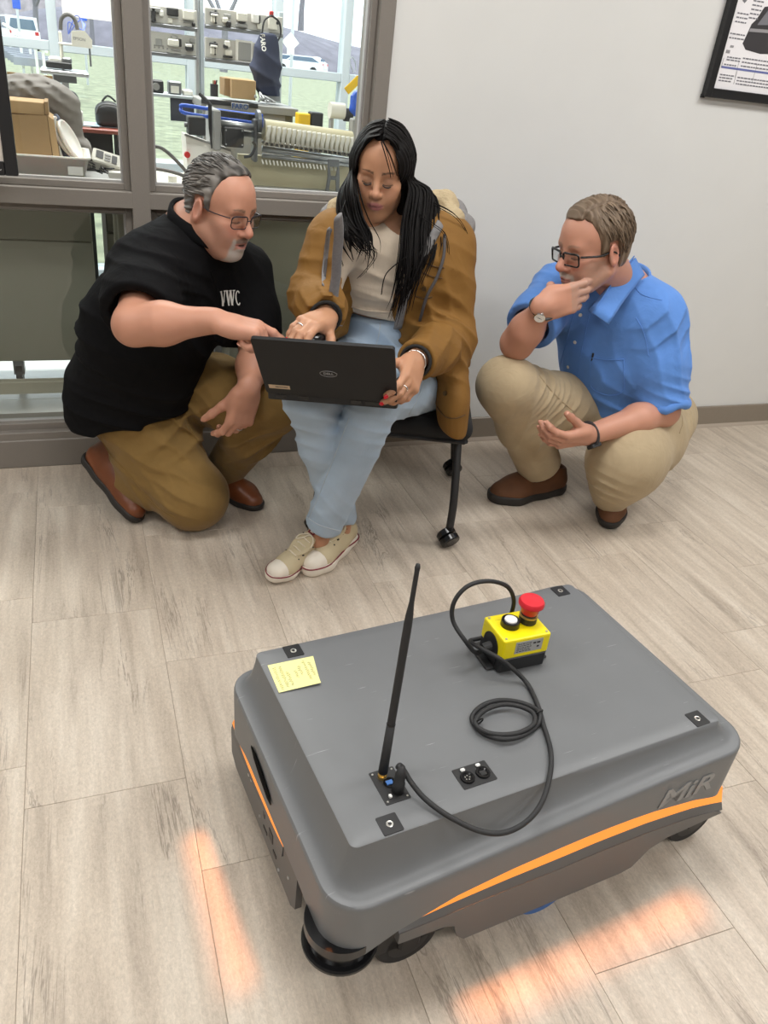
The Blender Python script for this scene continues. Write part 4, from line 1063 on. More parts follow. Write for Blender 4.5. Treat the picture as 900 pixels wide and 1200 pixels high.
# desk with the carton and the covered measuring arm
YD = 3.55
t = thing('lab_desk', 'grey edged lab desk with blue front below the trainer boards', 'desk')
A, B = at(236, 117, y=YD), at(336, 124, y=YD)
obj('table_top', box((A.x, YD, A.z - .03), (B.x + .05, YD + .30, A.z), bevel=.003), m_grey, t)
obj('front_panel', box((A.x + .01, YD + .02, A.z - .30), (B.x, YD + .04, A.z - .032)), m_grey, t)
obj('table_edge', box((A.x, YD - .006, A.z - .012), (B.x - .12, YD + .01, A.z + .004)), m_dark, t)
for x in (A.x + .02, B.x): obj('leg', box((x, YD + .05, 0), (x + .04, YD + .09, A.z - .03)), m_steel, t)
t = thing('maker_sign', 'grey sign with blue capital letters on the desk front', 'sign')
a, b = at(271, 120, y=YD - .01), at(291, 130, y=YD - .01)
obj('plate', box((a.x, YD - .016, b.z), (b.x, YD - .008, a.z), bevel=.001), m_grey, t)
me = text_mesh('FARO', (a.z - b.z) * 1.05, .001, bold=.0006); me.transform(frame_matrix(((a.x + b.x) / 2, YD - .0175, (a.z + b.z) / 2), (1, 0, 0), (0, 0, 1), (0, -1, 0))); obj('lettering', me, mat('sign_blue', srgb(36, 72, 130), rough=.5), t)
t = thing('shipping_carton', 'clean tan cardboard carton on the lab desk', 'box')
o = obj('carton', px_box(271, 115, 300, 95, YD + .06, .16, .002), m_card, t); obj('flap', px_box(263, 112, 270, 92, YD + .09, .12, .001), m_card2, t)
t = tag(obj('pen_cup', cyl(at(251, 113, y=YD + .1), at(251, 113, y=YD + .1) + Vector((0, 0, .045)), .016, seg=16), m_dark, None), 'small dark pen cup left of the tan carton', 'cup')
for i in range(3): obj('pen', tube([at(250 + i, 106, y=YD + .1), at(250 + i * 2, 94, y=YD + .1)], .003, 5), [m_card2, m_red, m_dark][i], t)
S = Sdf(); y = YD + .15
S.chain([at(314, 44, y=y), at(313, 62, y=y), at(311, 80, y=y), at(317, 110, y=y)], [.036, .044, .050, .046], k=.03, flat=((0, 1, 0), .7)); S.cut(at(317, 114, y=y), (0, 0, -1)); S.cut(at(314, 39, y=y), (0, 0, 1), .01)
t = thing('covered_manipulator', 'measuring arm under a navy cloth cover on the lab desk', 'measuring arm')
o = sdf_obj('cloth_cover', S, .006, m_navy, t, disp=folds([(at(312, 85, y=y), .10, (.5, 0, 1), 14, .012, 2), (at(318, 105, y=y), .08, (1, 0, .3), 18, .012, 4)]))
me = text_mesh('FARO', .024, bold=.0006); me.transform(frame_matrix(at(309.5, 50, y=y - .05), (.08, 0, -1), (1, 0, .08), (0, -1, 0))); bv = bvh_of(o); project_mesh(me, Matrix.Identity(4), bv, (0, 1, 0), .002); obj('lettering', me, m_white, t)
obj('base', cyl(at(316, 118, y=y), at(316, 112, y=y), .045, seg=20), m_steel, t)
obj('top_clip', px_box(316, 20, 321, 13, y, .02), m_red, t)
obj('cable_loop', tube([at(318, 18, y=y), at(310, 24, y=y), at(307, 40, y=y)], .004, 6, smooth=5), m_dark, t); obj('cable_loop', tube([at(318, 18, y=y), at(327, 26, y=y), at(329, 40, y=y), at(324, 50, y=y)], .004, 6, smooth=5), m_dark, t)
bm = bmesh.new(); rk = random.Random(2)
for i in range(10):
    q0 = at(302 + rk.uniform(-2, 14), 117 + rk.uniform(-3, 3), y=YD + .03); add_tube(bm, catmull([q0, q0 + Vector((rk.uniform(-.03, .03), .02, rk.uniform(0, .02))), q0 + Vector((rk.uniform(-.04, .04), -.01, 0))], 4), .003, 5)
tag(obj('loose_fittings', bm, m_alu, None), 'jumble of small metal fittings at the foot of the covered arm', 'fittings', kind='stuff')

# ---- the roller machine at the glass
YM = 2.98
t = thing('roller_machine', 'bench machine with a slatted ivory roller and black motors behind the glass', 'machine')
a, b = at(286, 188, y=YM + .05), at(424, 234, y=YM + .05)
obj('front_panel', box((a.x - .02, YM + .06, .80), (b.x + .06, YM + .08, at(350, 186, y=YM + .05).z)), m_beige, t)
obj('base_rail', box((a.x - .06, YM + .02, .845), (b.x + .08, YM + .20, .872), bevel=.003), m_alu, t)
obj('base_rail', box((a.x - .06, YM + .0, .815), (b.x + .08, YM + .03, .838), bevel=.003), m_alu, t)
obj('pedestal', box((a.x - .04, YM + .1, 0), (b.x + .06, YM + .3, .815)), m_olive2, t)
L_, R_ = at(309, 152, y=YM), at(411, 166, y=YM); ax = (R_ - L_).normalized(); ln = (R_ - L_).length; rad = .043
mr_ = basis(L_, ax, (0, -1, 0))
o = obj('roller', cyl(L_, R_, rad * .80, seg=40), m_beige, t, smooth=False); shade_auto(o)
n = 18
for i in range(n):
    bm = bmesh.new(); x0_ = (i + .5) / n * ln
    pts = [mr_ @ Vector((x0_ + .0015 * math.sin(k), (rad + .001) * math.cos(math.radians(-24 + 9 * k)), (rad + .001) * math.sin(math.radians(-24 + 9 * k)))) for k in range(14)]
    add_tube(bm, pts, ln / n * .40, 6, flat=.35, up=ax.cross(Vector((0, 0, 1))) if False else ax.cross(Vector((0, 1, 0))).cross(ax))
    obj('slat', bm, m_offw, o, smooth=True)
for i in range(n):
    q = mr_ @ Vector(((i + .5) / n * ln, rad * .55, rad * .98)); obj('slat_slot', box(q - Vector((.0045, .004, .004)), q + Vector((.0045, .006, .005))), m_dark, o)
for v0, v1, m_, rr_ in ((168, 180, m_alu, .0075), (176, 187, m_alu, .011), (184, 192, m_alu, .007)):
    q0, q1 = at(307, v0 - 2, y=YM + .03), at(412, v1 + 2, y=YM + .03); obj('guide_rail', tube([q0, q1], rr_, 10), m_, t, smooth=True)
q0, q1 = at(307, 187, y=YM - .005), at(392, 195, y=YM - .005)
for i in range(21):
    q = q0.lerp(q1, i / 20); obj('comb_tooth', tube([q, q + Vector((.004, -.006, -.014))], .0032, 5), m_offw, t)
# pierced bracket
q = at(388, 215, y=YM - .01); zt_ = at(388, 186, y=YM).z; zb_ = .874; xb = q.x
bm = bmesh.new(); H_ = zt_ - zb_
for pl in ([(0, 1), (.9, 1), (.82, .78), (.18, .78)], [(.0, 1), (.18, .78), (.34, .45), (.2, 0), (-.06, 0), (.06, .45)], [(.9, 1), (1.05, .45), (1.1, 0), (.85, 0), (.72, .45), (.82, .78)], [(.34, .5), (.72, .5), (.72, .38), (.34, .38)]):
    add_prism(bm, [(xb - .02 + px_ * .046, zb_ + pz_ * H_) for px_, pz_ in pl], 0, .006, Matrix(((1, 0, 0, 0), (0, 0, 1, YM - .02), (0, 1, 0, 0), (0, 0, 0, 1))))
obj('bracket', bm, m_steel, t)
# left head of the machine
a, b = at(249, 128, y=YM), at(258, 176, y=YM); obj('end_plate', box((a.x, YM - .02, b.z), (b.x, YM + .16, a.z), bevel=.004), m_grey, t)
obj('black_arm', tube([at(234, 110, y=YM + .02), at(243, 119, y=YM), at(246, 122, y=YM), at(246.5, 150, y=YM), at(248, 174, y=YM)], [.006, .007, .007, .006, .002], 8), m_dark, t)
o = obj('motor', px_box(221, 158, 241, 138, YM - .02, .06, .003), m_dark, t); obj('motor_shaft', cyl(at(222, 146, y=YM + .01), at(216, 146, y=YM + .01), .008), m_steel, o)
o = obj('motor', px_box(263, 172, 286, 151, YM - .03, .06, .003), m_dark, t)
for u, v in ((265, 152.5), (284, 153.5), (265, 169), (284, 170)): obj('screw', cyl(at(u, v, y=YM - .03), at(u, v, y=YM - .032), .003, seg=8), m_alu, o)
obj('end_disc', cyl(at(301, 142, y=YM - .0), at(305, 142, y=YM - .0), .036, seg=28), m_steel, t)
obj('upper_beam', tube([at(252, 132, y=YM + .04), at(304, 139, y=YM + .04)], .0135, 4), m_dark, t)
obj('shaft', tube([at(258, 144, y=YM + .01), at(303, 150, y=YM + .01)], .011, 12), m_alu, t, smooth=True)
obj('lower_beam', tube([at(258, 152, y=YM + .05), at(310, 160, y=YM + .05)], .012, 4), m_grey, t)
for dv in (0, 9): obj('blue_tube', tube([at(212, 125 + dv * .2, y=YM + .12), at(217, 123.5 + dv, y=YM + .10), at(260, 130 + dv, y=YM + .10), at(308, 136 + dv, y=YM + .10)], .006, 8, smooth=4), m_blue, t, smooth=True)
obj('right_bearing', px_box(412, 168, 422, 140, YM, .05), m_grey, t); obj('right_shaft', tube([at(410, 160, y=YM + .02), at(424, 160, y=YM + .02)], .008, 8), m_alu, t)
obj('blue_clamp', px_box(304, 150, 309, 137, YM - .02, .03), m_blue, t)
obj('cable', tube([at(296, 166, y=YM - .03), at(299, 172, y=YM - .03), at(294, 182, y=YM - .03), at(286, 184, y=YM - .03)], .005, 6, smooth=4), m_dark, t)
obj('spine_plate', px_box(297, 190, 303, 140, YM - .01, .05), m_steel, t)
t = thing('label_roll', 'rounded white roll holder at the right end of the roller machine', 'roll')
q = at(397, 130, y=YM + .09); obj('hood', cyl(q - Vector((.035, 0, 0)), q + Vector((.02, 0, 0)), .027, seg=28), m_offw, t, smooth=False); obj('post', box((q.x - .03, q.y - .01, q.z - .06), (q.x - .02, q.y + .02, q.z)), m_grey, t)
o = obj('reel', cyl(q + Vector((.021, 0, -.01)), q + Vector((.05, 0, -.01)), .022, seg=20), m_dark, t); obj('reel_hub', cyl(q + Vector((.0505, 0, -.01)), q + Vector((.056, 0, -.01)), .01, seg=12), m_alu, o)
for c_, u, v, mm, lb in (('tool_case', 357, 139, m_yel, 'yellow case edge behind the ivory roller'), ('parts_box', 372, 138, m_dark, 'dark parts box behind the ivory roller')):
    tag(obj(c_, box((at(u - 7, v, y=3.4).x, 3.4, .801), (at(u + 7, v, y=3.4).x, 3.46, at(u, v - 6, y=3.4).z), bevel=.004), mm, None), lb, 'box')
# white controller with a red knob, and its hoses
t = thing('controller_cabinet', 'white control cabinet with a red knob left of the roller machine', 'cabinet')
a, b = at(217, 158, y=YM + .03), at(250, 205, y=YM + .03)
bm = bmesh.new(); add_prism(bm, [(a.x, a.z), (b.x + .06, a.z - .06 + .02), (b.x + .06, .876), (a.x + .006, .876)], 0, .12, Matrix(((1, 0, 0, 0), (0, 0, 1, YM + .02), (0, 1, 0, 0), (0, 0, 0, 1)))); obj('housing', bm, m_white, t)
o = obj('lid_edge', tube([(a.x - .003, YM + .018, a.z + .002), (b.x + .06, YM + .018, a.z - .038)], .005, 4), m_grey, t)
q = at(219, 181, y=YM + .02); o = obj('knob', cyl(q, q - Vector((.0, .014, 0)), .010, seg=14), m_red, t)
tag(obj('air_hose', tube([at(172, 172, y=3.0), at(190, 174, y=3.0), at(212, 194, y=2.98), at(227, 213, y=2.96)], .006, 8, smooth=6), m_cable, None, smooth=True), 'upper of two grey hoses curving behind the middle pane', 'hose', 'grey hoses by the control cabinet')
tag(obj('air_hose', tube([at(172, 197, y=2.95), at(190, 199, y=2.95), at(210, 204, y=2.93), at(226, 212, y=2.92)], .006, 8, smooth=6), m_cable, None, smooth=True), 'lower of two grey hoses curving behind the middle pane', 'hose', 'grey hoses by the control cabinet')
t = thing('machine_table', 'narrow white table carrying the control cabinet and hoses', 'table')
obj('table_top', box((MX1 - .02, 2.75, .855), (0.50, 3.22, .8755), bevel=.003), m_offw, t)
for x in (.24, .44):
    for y in (2.77, 3.16): obj('leg', box((x, y, 0), (x + .025, y + .025, .855)), m_steel, t)
for i, (u, v) in enumerate(((202, 206),)): tag(obj('roll_stub', cyl((at(u, v, y=2.85).x, 2.85, .876), (at(u, v, y=2.85).x, 2.85, .912), .014, seg=16), m_offw, None), 'small ivory cap standing between the two grey hoses', 'cap')
tag(obj('window_heater', box((.25, YO - .28, .02), (1.2, YO - .16, .30), bevel=.01), m_mul, None), 'low pale heater casing along the outer window', 'heater')
# yellow tag and blue sack by the jamb
t = thing('safety_tag', 'yellow tag with a white cord hanging by the right window jamb', 'tag')
q = at(413, 100, y=3.02); M = basis(q, (.72, 0, .70), (-.70, 0, .72)); obj('tag_plate', box((-.030, -.013, -.003), (.035, .013, .003), M, bevel=.002), m_yel, t)
obj('tag_text', box((-.015, -.004, .0032), (.02, -.001, .0038), M @ Matrix.Rotation(math.pi, 4, 'X')), m_dark, t)
obj('cord', tube([at(414, 85, y=3.02), at(410, 72, y=3.02), at(413, 67, y=3.02), at(417, 76, y=3.02), at(416, 84, y=3.02)], .0018, 6, smooth=5), m_mul, t)
S = Sdf(); S.chain([at(418, 113, y=3.06), at(417, 128, y=3.06)], [.02, .026], k=.01)
tag(sdf_obj('blue_sack', S, .005, m_blue, None, disp=folds([(at(417, 120, y=3.03), .05, (1, 0, .6), 40, .008, 3)])), 'crumpled blue bag under the yellow tag by the jamb', 'bag')

# ------------------------------------------------------------------ outside
def ground_z(x, y):
    return 0.16 - max(0, y - 8) * 0.0054
m_grass = mat('winter_grass', srgb(148, 149, 120), rough=0.95, noise=.45, nscale=5)
bm = bmesh.new(); ysx = [4.74, 5.5, 6.5, 8, 10, 13, 17, 22, 30, 40, 50, 60, 75, 95, 120]; xs_ = [-60, -40, -25, -15, -8, -4, 0, 4, 8, 15, 25, 40, 60, 90]
gv = [[bm.verts.new((x, y, ground_z(x, y))) for x in xs_] for y in ysx]
for i in range(len(ysx) - 1):
    for j in range(len(xs_) - 1): bm.faces.new((gv[i][j], gv[i][j + 1], gv[i + 1][j + 1], gv[i + 1][j]))
structure('ground_outside', bm, m_grass)
m_road = mat('asphalt', srgb(140, 142, 146), rough=.9)
def road(name, y0, y1, x0, x1, lb):
    bm = bmesh.new(); n = 12; A = []; 
    for i in range(n + 1):
        x = x0 + (x1 - x0) * i / n; A.append([bm.verts.new((x, y, ground_z(x, y) + .06)) for y in (y0, (y0 + y1) / 2, y1)])
    for P_, Q_ in zip(A, A[1:]):
        for k in (0, 1): bm.faces.new((P_[k], Q_[k], Q_[k + 1], P_[k + 1]))
    o = structure(name, bm, m_road); return o
road('road_outside', 70, 84, -50, 70, ''); road('path_outside', 14, 15.5, 2.5, 20, '')
S = Sdf(); S.ell((17, 116, -1.2), (26, 18, 5.8), k=.1); S.ell((46, 118, -1), (20, 16, 4.0), k=2)
o = sdf_obj('mulched_bank', S, .6, mat('dark_mulch', srgb(124, 118, 128), rough=.95, noise=.25, nscale=.8)); o['kind'] = 'structure'; o.name = 'bank_outside'
S = Sdf(); S.ell((-14, 150, -1), (30, 14, 13), k=.1); S.ell((8, 150, -1), (16, 10, 7), k=2)
o = sdf_obj('wooded_hill', S, .8, mat('bare_woods', srgb(150, 140, 142), rough=.95, noise=.4, nscale=.7)); o['kind'] = 'structure'; o.name = 'hill_outside'

def bare_tree(x, y, h, label, seed, z=None):
    t = empty('bare_tree', (x, y, ground_z(x, y) if z is None else z), label, 'tree', 'bare winter trees outside')
    rk = random.Random(seed); bm = bmesh.new(); bm2 = bmesh.new()
    def grow(b_, p, d, l, r, dep):
        q = p + d * l; add_tube(b_, [p, (p + q) / 2 + Vector((rk.uniform(-.04, .04) * l,) * 3), q], [r, r * .85, r * .7], 5, cap=False)
        if dep == 0: return
        for i in range(3 if dep > 1 else 4):
            nd = (d + Vector((rk.uniform(-.75, .75), rk.uniform(-.75, .75), rk.uniform(-.15, .5)))).normalized(); grow(bm2, q, nd, l * rk.uniform(.6, .8), r * .6, dep - 1)
    grow(bm, Vector((0, 0, 0)), Vector((.03, 0, 1)), h * .28, h * .028, 4)
    m_ = mat('bark', srgb(120, 116, 122), rough=.9) if 'bark' not in MATS else MATS['bark']
    obj('trunk', bm, m_, t); obj('branches', bm2, m_, t)
q = at(352, 42, y=112); bare_tree(q.x, 112, 15.0, 'large spreading bare tree above the parked cars', 3, 3.9)
q = at(44, 45, y=70); bare_tree(q.x, 70, 9, 'bare tree in front of the woods, nearest the stairs', 8)
q = at(108, 50, y=75); bare_tree(q.x, 75, 8, 'slender bare tree behind the robot arm', 5)
q = at(262, 25, y=55); bare_tree(q.x, 55, 9, 'bare tree above the upper right trainer board', 6)
m_carw = mat('car_white', srgb(240, 240, 242), rough=.2, coat=.5); m_carr = mat('car_maroon', srgb(120, 40, 60), rough=.25, coat=.5); m_carg = mat('car_window', srgb(90, 110, 130), rough=.1); m_tyre = mat('tyre_rubber', (.02, .02, .02), rough=.8)
def car(u, v, y, label, paint, rz, suv=False):
    q = at(u, v, y=y); t = empty('parked_car', (q.x, q.y, ground_z(q.x, q.y) + (.06 if 70 < q.y < 84 else .005)), label, 'car', 'cars parked outside', rz)
    h = 1.7 if suv else 1.45; L = 4.5; Wd = 1.85
    prof = [(-L / 2, .35), (L / 2, .35), (L / 2, .75), (L / 2 - .9, .95), (-L / 2 + .05, 1.0), (-L / 2, .8)]
    Mx = Matrix(((1, 0, 0, 0), (0, 0, 1, -Wd / 2), (0, 1, 0, 0), (0, 0, 0, 1)))
    o = obj('body', prism(prof, 0, Wd, Mx), paint, t); bm = o.data
    cab = [(L / 2 - 1.1, .95), (L / 2 - 1.8, h - .05), (-L / 2 + (.25 if suv else .8), h), (-L / 2 + .03, .98)]
    obj('cabin', prism(cab, .08, Wd - .08, Mx), paint, t)
    obj('side_window', prism([(L / 2 - 1.35, 1.0), (L / 2 - 1.85, h - .12), (-L / 2 + (.5 if suv else 1.0), h - .1), (-L / 2 + .35, 1.02)], .06, Wd - .06, Mx), m_carg, t)
    bw = prism([(-Wd / 2 + .2, 1.06), (Wd / 2 - .2, 1.06), (Wd / 2 - .3, h - .13), (-Wd / 2 + .3, h - .13)], 0, .05, Matrix(((0, 0, -.9 if suv else -.8, -L / 2 + .05 if suv else -L / 2 + .3), (1, 0, 0, 0), (0, 1, 0, 0), (0, 0, 0, 1))))
    obj('rear_window', bw, m_carg, t)
    for sx in (-1.4, 1.35):
        for sy in (-1, 1): obj('wheel', cyl((sx, sy * (Wd / 2 - .22), .33), (sx, sy * (Wd / 2 + .01), .33), .33, seg=18), m_tyre, t)
    for sy in (-1, 1): obj('tail_lamp', box((-L / 2 - .02, sy * .75 - .1, .8), (-L / 2 + .05, sy * .75 + .1, .98)), m_red, t)
    obj('number_plate', box((-L / 2 - .015, -.25, .6), (-L / 2 + .02, .25, .72)), m_white, t)
car(19, 37, 60, 'white estate car at the top left corner outside', m_carw, math.radians(102), True)
car(127, 52, 108, 'maroon car parked beyond the robot arm', m_carr, math.radians(20))
car(352, 82, 77, 'white car parked behind the street sign', m_carw, math.radians(150)); car(334, 77, 82, 'silver car just left of the white one by the sign', m_carw, math.radians(150))
t = empty('street_sign', (0, 0, 0), 'white diamond sign with two small plates on a pole', 'sign'); YSN = 22
q = at(341, 84, y=YSN); qt = at(342, 0, y=YSN); obj('pole', cyl((q.x, YSN, ground_z(q.x, YSN)), (q.x, YSN, qt.z + .5), .04), m_alu, t)
d0 = at(340.5, 49.5, y=YSN - .06); s_ = .145 * 2.4 / 1.6; obj('diamond_plate', box((-s_ / 1.42, -.01, -s_ / 1.42), (s_ / 1.42, .01, s_ / 1.42), Matrix.Translation(d0) @ Matrix.Rotation(math.radians(45), 4, 'Y')), m_white, t)
for u in (338.5, 343): d0 = at(u, 59, y=YSN - .06); obj('small_plate', box((d0.x - .042, d0.y, d0.z - .09), (d0.x + .042, d0.y + .02, d0.z + .09)), m_white, t)
for u, v, lb in ((19, 3, 'blue street sign at the top of the left pane'), (97, 17, 'blue street sign behind the robot arm hoop')):
    t = empty('blue_sign', (0, 0, 0), lb, 'sign'); q = at(u, v, y=24); obj('plate', box((q.x - .09, 24, q.z - .13), (q.x + .09, 24.02, q.z + .13), bevel=.01), m_blue, t); obj('pole', cyl((q.x, 24.05, ground_z(q.x, 24)), (q.x, 24.05, q.z), .03), m_alu, t)
t = empty('outdoor_stairs', (0, 0, 0), 'outdoor concrete steps with white handrails beyond the left pane', 'stairs')
m_conc = mat('concrete', srgb(150, 152, 160), rough=.9)
for i in range(8):
    q = at(12 + i * 4.2, 52 + i * 2.4, y=20 - i * .5); obj('step', box((q.x - .35, q.y, q.z - .12), (q.x + .35, q.y + .45, q.z)), m_conc, t)
for du, dv in ((0, -16), (14, -4)):
    a, b = at(4 + du, 40 + dv + 4, y=20), at(46 + du * .6, 62 + dv * .5, y=16); obj('handrail', tube([a, b], .03, 6), m_white, t)
    for k in (0.15, .5, .9): q = a.lerp(b, k); obj('rail_post', tube([q, q - Vector((0, 0, .55))], .025, 6), m_white, t)
# ------------------------------------------------------------------ the low mobile robot
ROB_C, ROB_A = Vector((0.6558, 0.9356, 0)), math.radians(6.142)
rob = empty('mobile_robot', ROB_C, 'low grey wheeled mobile robot with orange light bands in the foreground', 'robot', rz=ROB_A)
RM = Matrix.Translation(ROB_C) @ Matrix.Rotation(ROB_A, 4, 'Z')
RMi = RM.inverted()
def rl(u, v, z=0.326): return RMi @ at(u, v, z=z)            # photo point on the robot's top, in robot space
m_rob = mat('robot_cover_grey', srgb(109, 111, 113), rough=0.42, spec=0.45, noise=0.04, nscale=9, bump=.06, bscale=500, bdist=.0004, rnoise=.06)
def scuffs(m):
    t = m.node_tree; B = t.nodes['Principled BSDF']; L = B.inputs['Base Color'].links[0]; src = L.from_socket; N = t.nodes.new
    tc = N('ShaderNodeTexCoord'); acc = None
    for ang, sc_ in ((0.5, (9, 160, 9)), (1.9, (12, 190, 12))):
        mp = N('ShaderNodeMapping'); mp.inputs['Rotation'].default_value = (0, 0, ang); mp.inputs['Scale'].default_value = sc_
        n = N('ShaderNodeTexNoise'); n.inputs['Scale'].default_value = 1.6; n.inputs['Detail'].default_value = 2
        r = N('ShaderNodeMapRange'); r.inputs['From Min'].default_value = .735; r.inputs['From Max'].default_value = .80
        t.links.new(tc.outputs['Object'], mp.inputs[0]); t.links.new(mp.outputs[0], n.inputs['Vector']); t.links.new(n.outputs['Fac'], r.inputs['Value'])
        if acc is None: acc = r.outputs[0]
        else:
            a = N('ShaderNodeMath'); a.operation = 'MAXIMUM'; t.links.new(acc, a.inputs[0]); t.links.new(r.outputs[0], a.inputs[1]); acc = a.outputs[0]
    k = N('ShaderNodeMath'); k.operation = 'MULTIPLY'; k.inputs[1].default_value = .45; t.links.new(acc, k.inputs[0])
    mx = N('ShaderNodeMix'); mx.data_type = 'RGBA'; t.links.new(k.outputs[0], mx.inputs['Factor']); t.links.new(src, mx.inputs['A']); mx.inputs['B'].default_value = (.5, .5, .5, 1)
    t.links.new(mx.outputs['Result'], B.inputs['Base Color'])
scuffs(m_rob)
m_rob2 = mat('robot_skirt_grey', srgb(100, 99, 98), rough=0.45, spec=0.4, noise=.03, nscale=12)
m_blk = mat('robot_black', (0.012, 0.012, 0.013), rough=0.45); m_blkg = mat('robot_gloss_black', (0.008, 0.008, 0.009), rough=0.18)
m_led = mat('orange_light_band', (0.9, 0.35, 0.06), rough=.4, emit=(1.0, 0.26, 0.02), estr=0.42)
m_slit = mat('slit_black', (.004, .004, .004), rough=.95, spec=.1)
m_rub = mat('black_rubber', (0.018, 0.018, 0.019), rough=.65)
ZT = 0.3255
def ring(x0, x1, hy, r, na=8, ne=14):
    cx, hx = (x0 + x1) / 2, (x1 - x0) / 2; pts = []
    cs = [(hx - r, hy - r, 0), (-hx + r, hy - r, 90), (-hx + r, -hy + r, 180), (hx - r, -hy + r, 270)]
    arcs = [[(cx + a + r * math.cos(math.radians(t + 90 * i / na)), b + r * math.sin(math.radians(t + 90 * i / na))) for i in range(na + 1)] for a, b, t in cs]
    for k in range(4):
        pts += arcs[k]; p, q = arcs[k][-1], arcs[(k + 1) % 4][0]
        pts += [(p[0] + (q[0] - p[0]) * i / ne, p[1] + (q[1] - p[1]) * i / ne) for i in range(1, ne)]
    return pts
def interp(x, xs, ys): return float(np.interp(x, xs, ys))
def z_rim(a, b): return interp(a, [-.43, -.36, -.25, -.05, .2, .42], [.247, .243, .250, .266, .281, .288])
def z_low(a, b):                                             # lower edge of the cover
    near = interp(a, [-.43, -.37, -.31, -.21, -.11, 0.0, .08, .18, .30, .36, .40, .43], [.126, .126, .156, .186, .198, .204, .206, .203, .186, .170, .158, .150])
    if a < -.395: return interp(abs(b), [0, .14, .20, .27], [.150, .150, .136, .126])
    if a > .41: return .150
    return near
OX0, OX1, OHY = -.426, .412, .273
P = ring(-.385, .358, .226, .012); O = ring(OX0, OX1, OHY, .060)
bm = bmesh.new(); rings = []
def addring(f): rings.append([bm.verts.new(f(p, o)) for p, o in zip(P, O)])
addring(lambda p, o: (p[0] * .90 - .0015, p[1] * .88, ZT))
addring(lambda p, o: (p[0] * .992, p[1] * .99, ZT))
addring(lambda p, o: (p[0], p[1], ZT - .0012))
def skirt(t):
    def f(p, o):
        zr = z_rim(*o); za = ZT - .005
        return (p[0] + (o[0] - p[0]) * t, p[1] + (o[1] - p[1]) * t, zr + .002 + (za - zr - .002) * (1 - t) ** 3.3)
    return f
for t in (.05, .12, .22, .34, .48, .62, .76, .86, .93): addring(skirt(t))
def wall(t, inset=0.0):
    def f(p, o):
        zr, zl = z_rim(*o) - .012, z_low(*o); s = 1 - inset / .3
        d = -.004 * t
        return (o[0] * (1 + d) * s, o[1] * (1 + d) * s, zr + (zl - zr) * t)
    return f
addring(lambda p, o: (o[0] - (o[0] - p[0]) * .025, o[1] - (o[1] - p[1]) * .025, z_rim(*o) - .0005))
addring(lambda p, o: (o[0] - (o[0] - p[0]) * .004, o[1] - (o[1] - p[1]) * .004, z_rim(*o) - .005))
for t in (0, .2, .4, .6, .8, 1): addring(wall(t))
addring(wall(1.0, .003)); addring(wall(0.96, .012))
for A, B in zip(rings, rings[1:]):
    n = len(A)
    for i in range(n): bm.faces.new((A[i], B[i], B[(i + 1) % n], A[(i + 1) % n]))
bm.faces.new(rings[0]); bmesh.ops.recalc_face_normals(bm, faces=bm.faces[:])
cover = obj('cover', bm, m_rob, rob); shade_auto(cover, 50)
def cover_bvh(): return BVHTree.FromPolygons([v.co.copy() for v in cover.data.vertices], [tuple(p.vertices) for p in cover.data.polygons])
cb = cover_bvh()
# embossed letters on the long side
me = text_mesh('MiR', .063, .0015, 4, bold=.0010)
sh = Matrix(((1.32, .20, 0, 0), (0, 1, 0, 0), (0, 0, 1, 0), (0, 0, 0, 1))); me.transform(sh)
Mt = frame_matrix((.272, -.30, .228), (1, 0, 0.0), (0, 0, 1), (0, -1, 0))
_hits = [cb.ray_cast(Vector((.266 + dx, -.30, .228 + dz)), Vector((0, 1, 0)), .2)[0] for dx, dz in ((-.06, 0), (.06, 0), (0, .02), (0, -.02))]
_x = (_hits[1] - _hits[0]).normalized(); _z = (_hits[2] - _hits[3]); _c = sum(_hits, Vector()) / 4
_B = basis(_c, _x, _z); _n = Vector(_B.col[2][:3])
me.transform(Matrix.Translation(-.0002 * _n if _n.y > 0 else .0002 * _n) @ _B)
obj('embossed_lettering', me, mat('robot_letter_grey', srgb(136, 137, 138), rough=.35), cover)
# slit in the short side
bm = bmesh.new(); add_tube(bm, [(OX0 - .002, .105, .217), (OX0 - .002, .085, .213), (OX0 - .002, .05, .204), (OX0 - .002, .01, .193), (OX0 - .002, -.006, .189)], [.004, .011, .0135, .011, .004], 10, flat=.16, up=(1, 0, 0)); obj('slit', bm, m_slit, cover)

# light bands set back under the cover, and the lower skirts
def band(name, pts_top, pts_bot, m, thick=.004, inward=(0, 1, 0)):
    bm = bmesh.new(); n = Vector(inward) * thick
    T = [bm.verts.new(p) for p in pts_top]; Bm = [bm.verts.new(p) for p in pts_bot]
    T2 = [bm.verts.new(Vector(p) + n) for p in pts_top]; B2 = [bm.verts.new(Vector(p) + n) for p in pts_bot]
    for i in range(len(T) - 1):
        bm.faces.new((T[i], T[i + 1], Bm[i + 1], Bm[i])); bm.faces.new((T2[i], B2[i], B2[i + 1], T2[i + 1]))
        bm.faces.new((T[i], T2[i], T2[i + 1], T[i + 1])); bm.faces.new((Bm[i], Bm[i + 1], B2[i + 1], B2[i]))
    bm.faces.new((T[0], Bm[0], B2[0], T2[0])); bm.faces.new((T[-1], T2[-1], B2[-1], Bm[-1]))
    bmesh.ops.recalc_face_normals(bm, faces=bm.faces[:])
    return obj(name, bm, m, rob, smooth=False)
def zbot(a): return interp(a, [-.31, -.19, -.1, 0, .08, .2, .32, .39, .402], [.150, .150, .150, .148, .150, .148, .138, .124, .120])
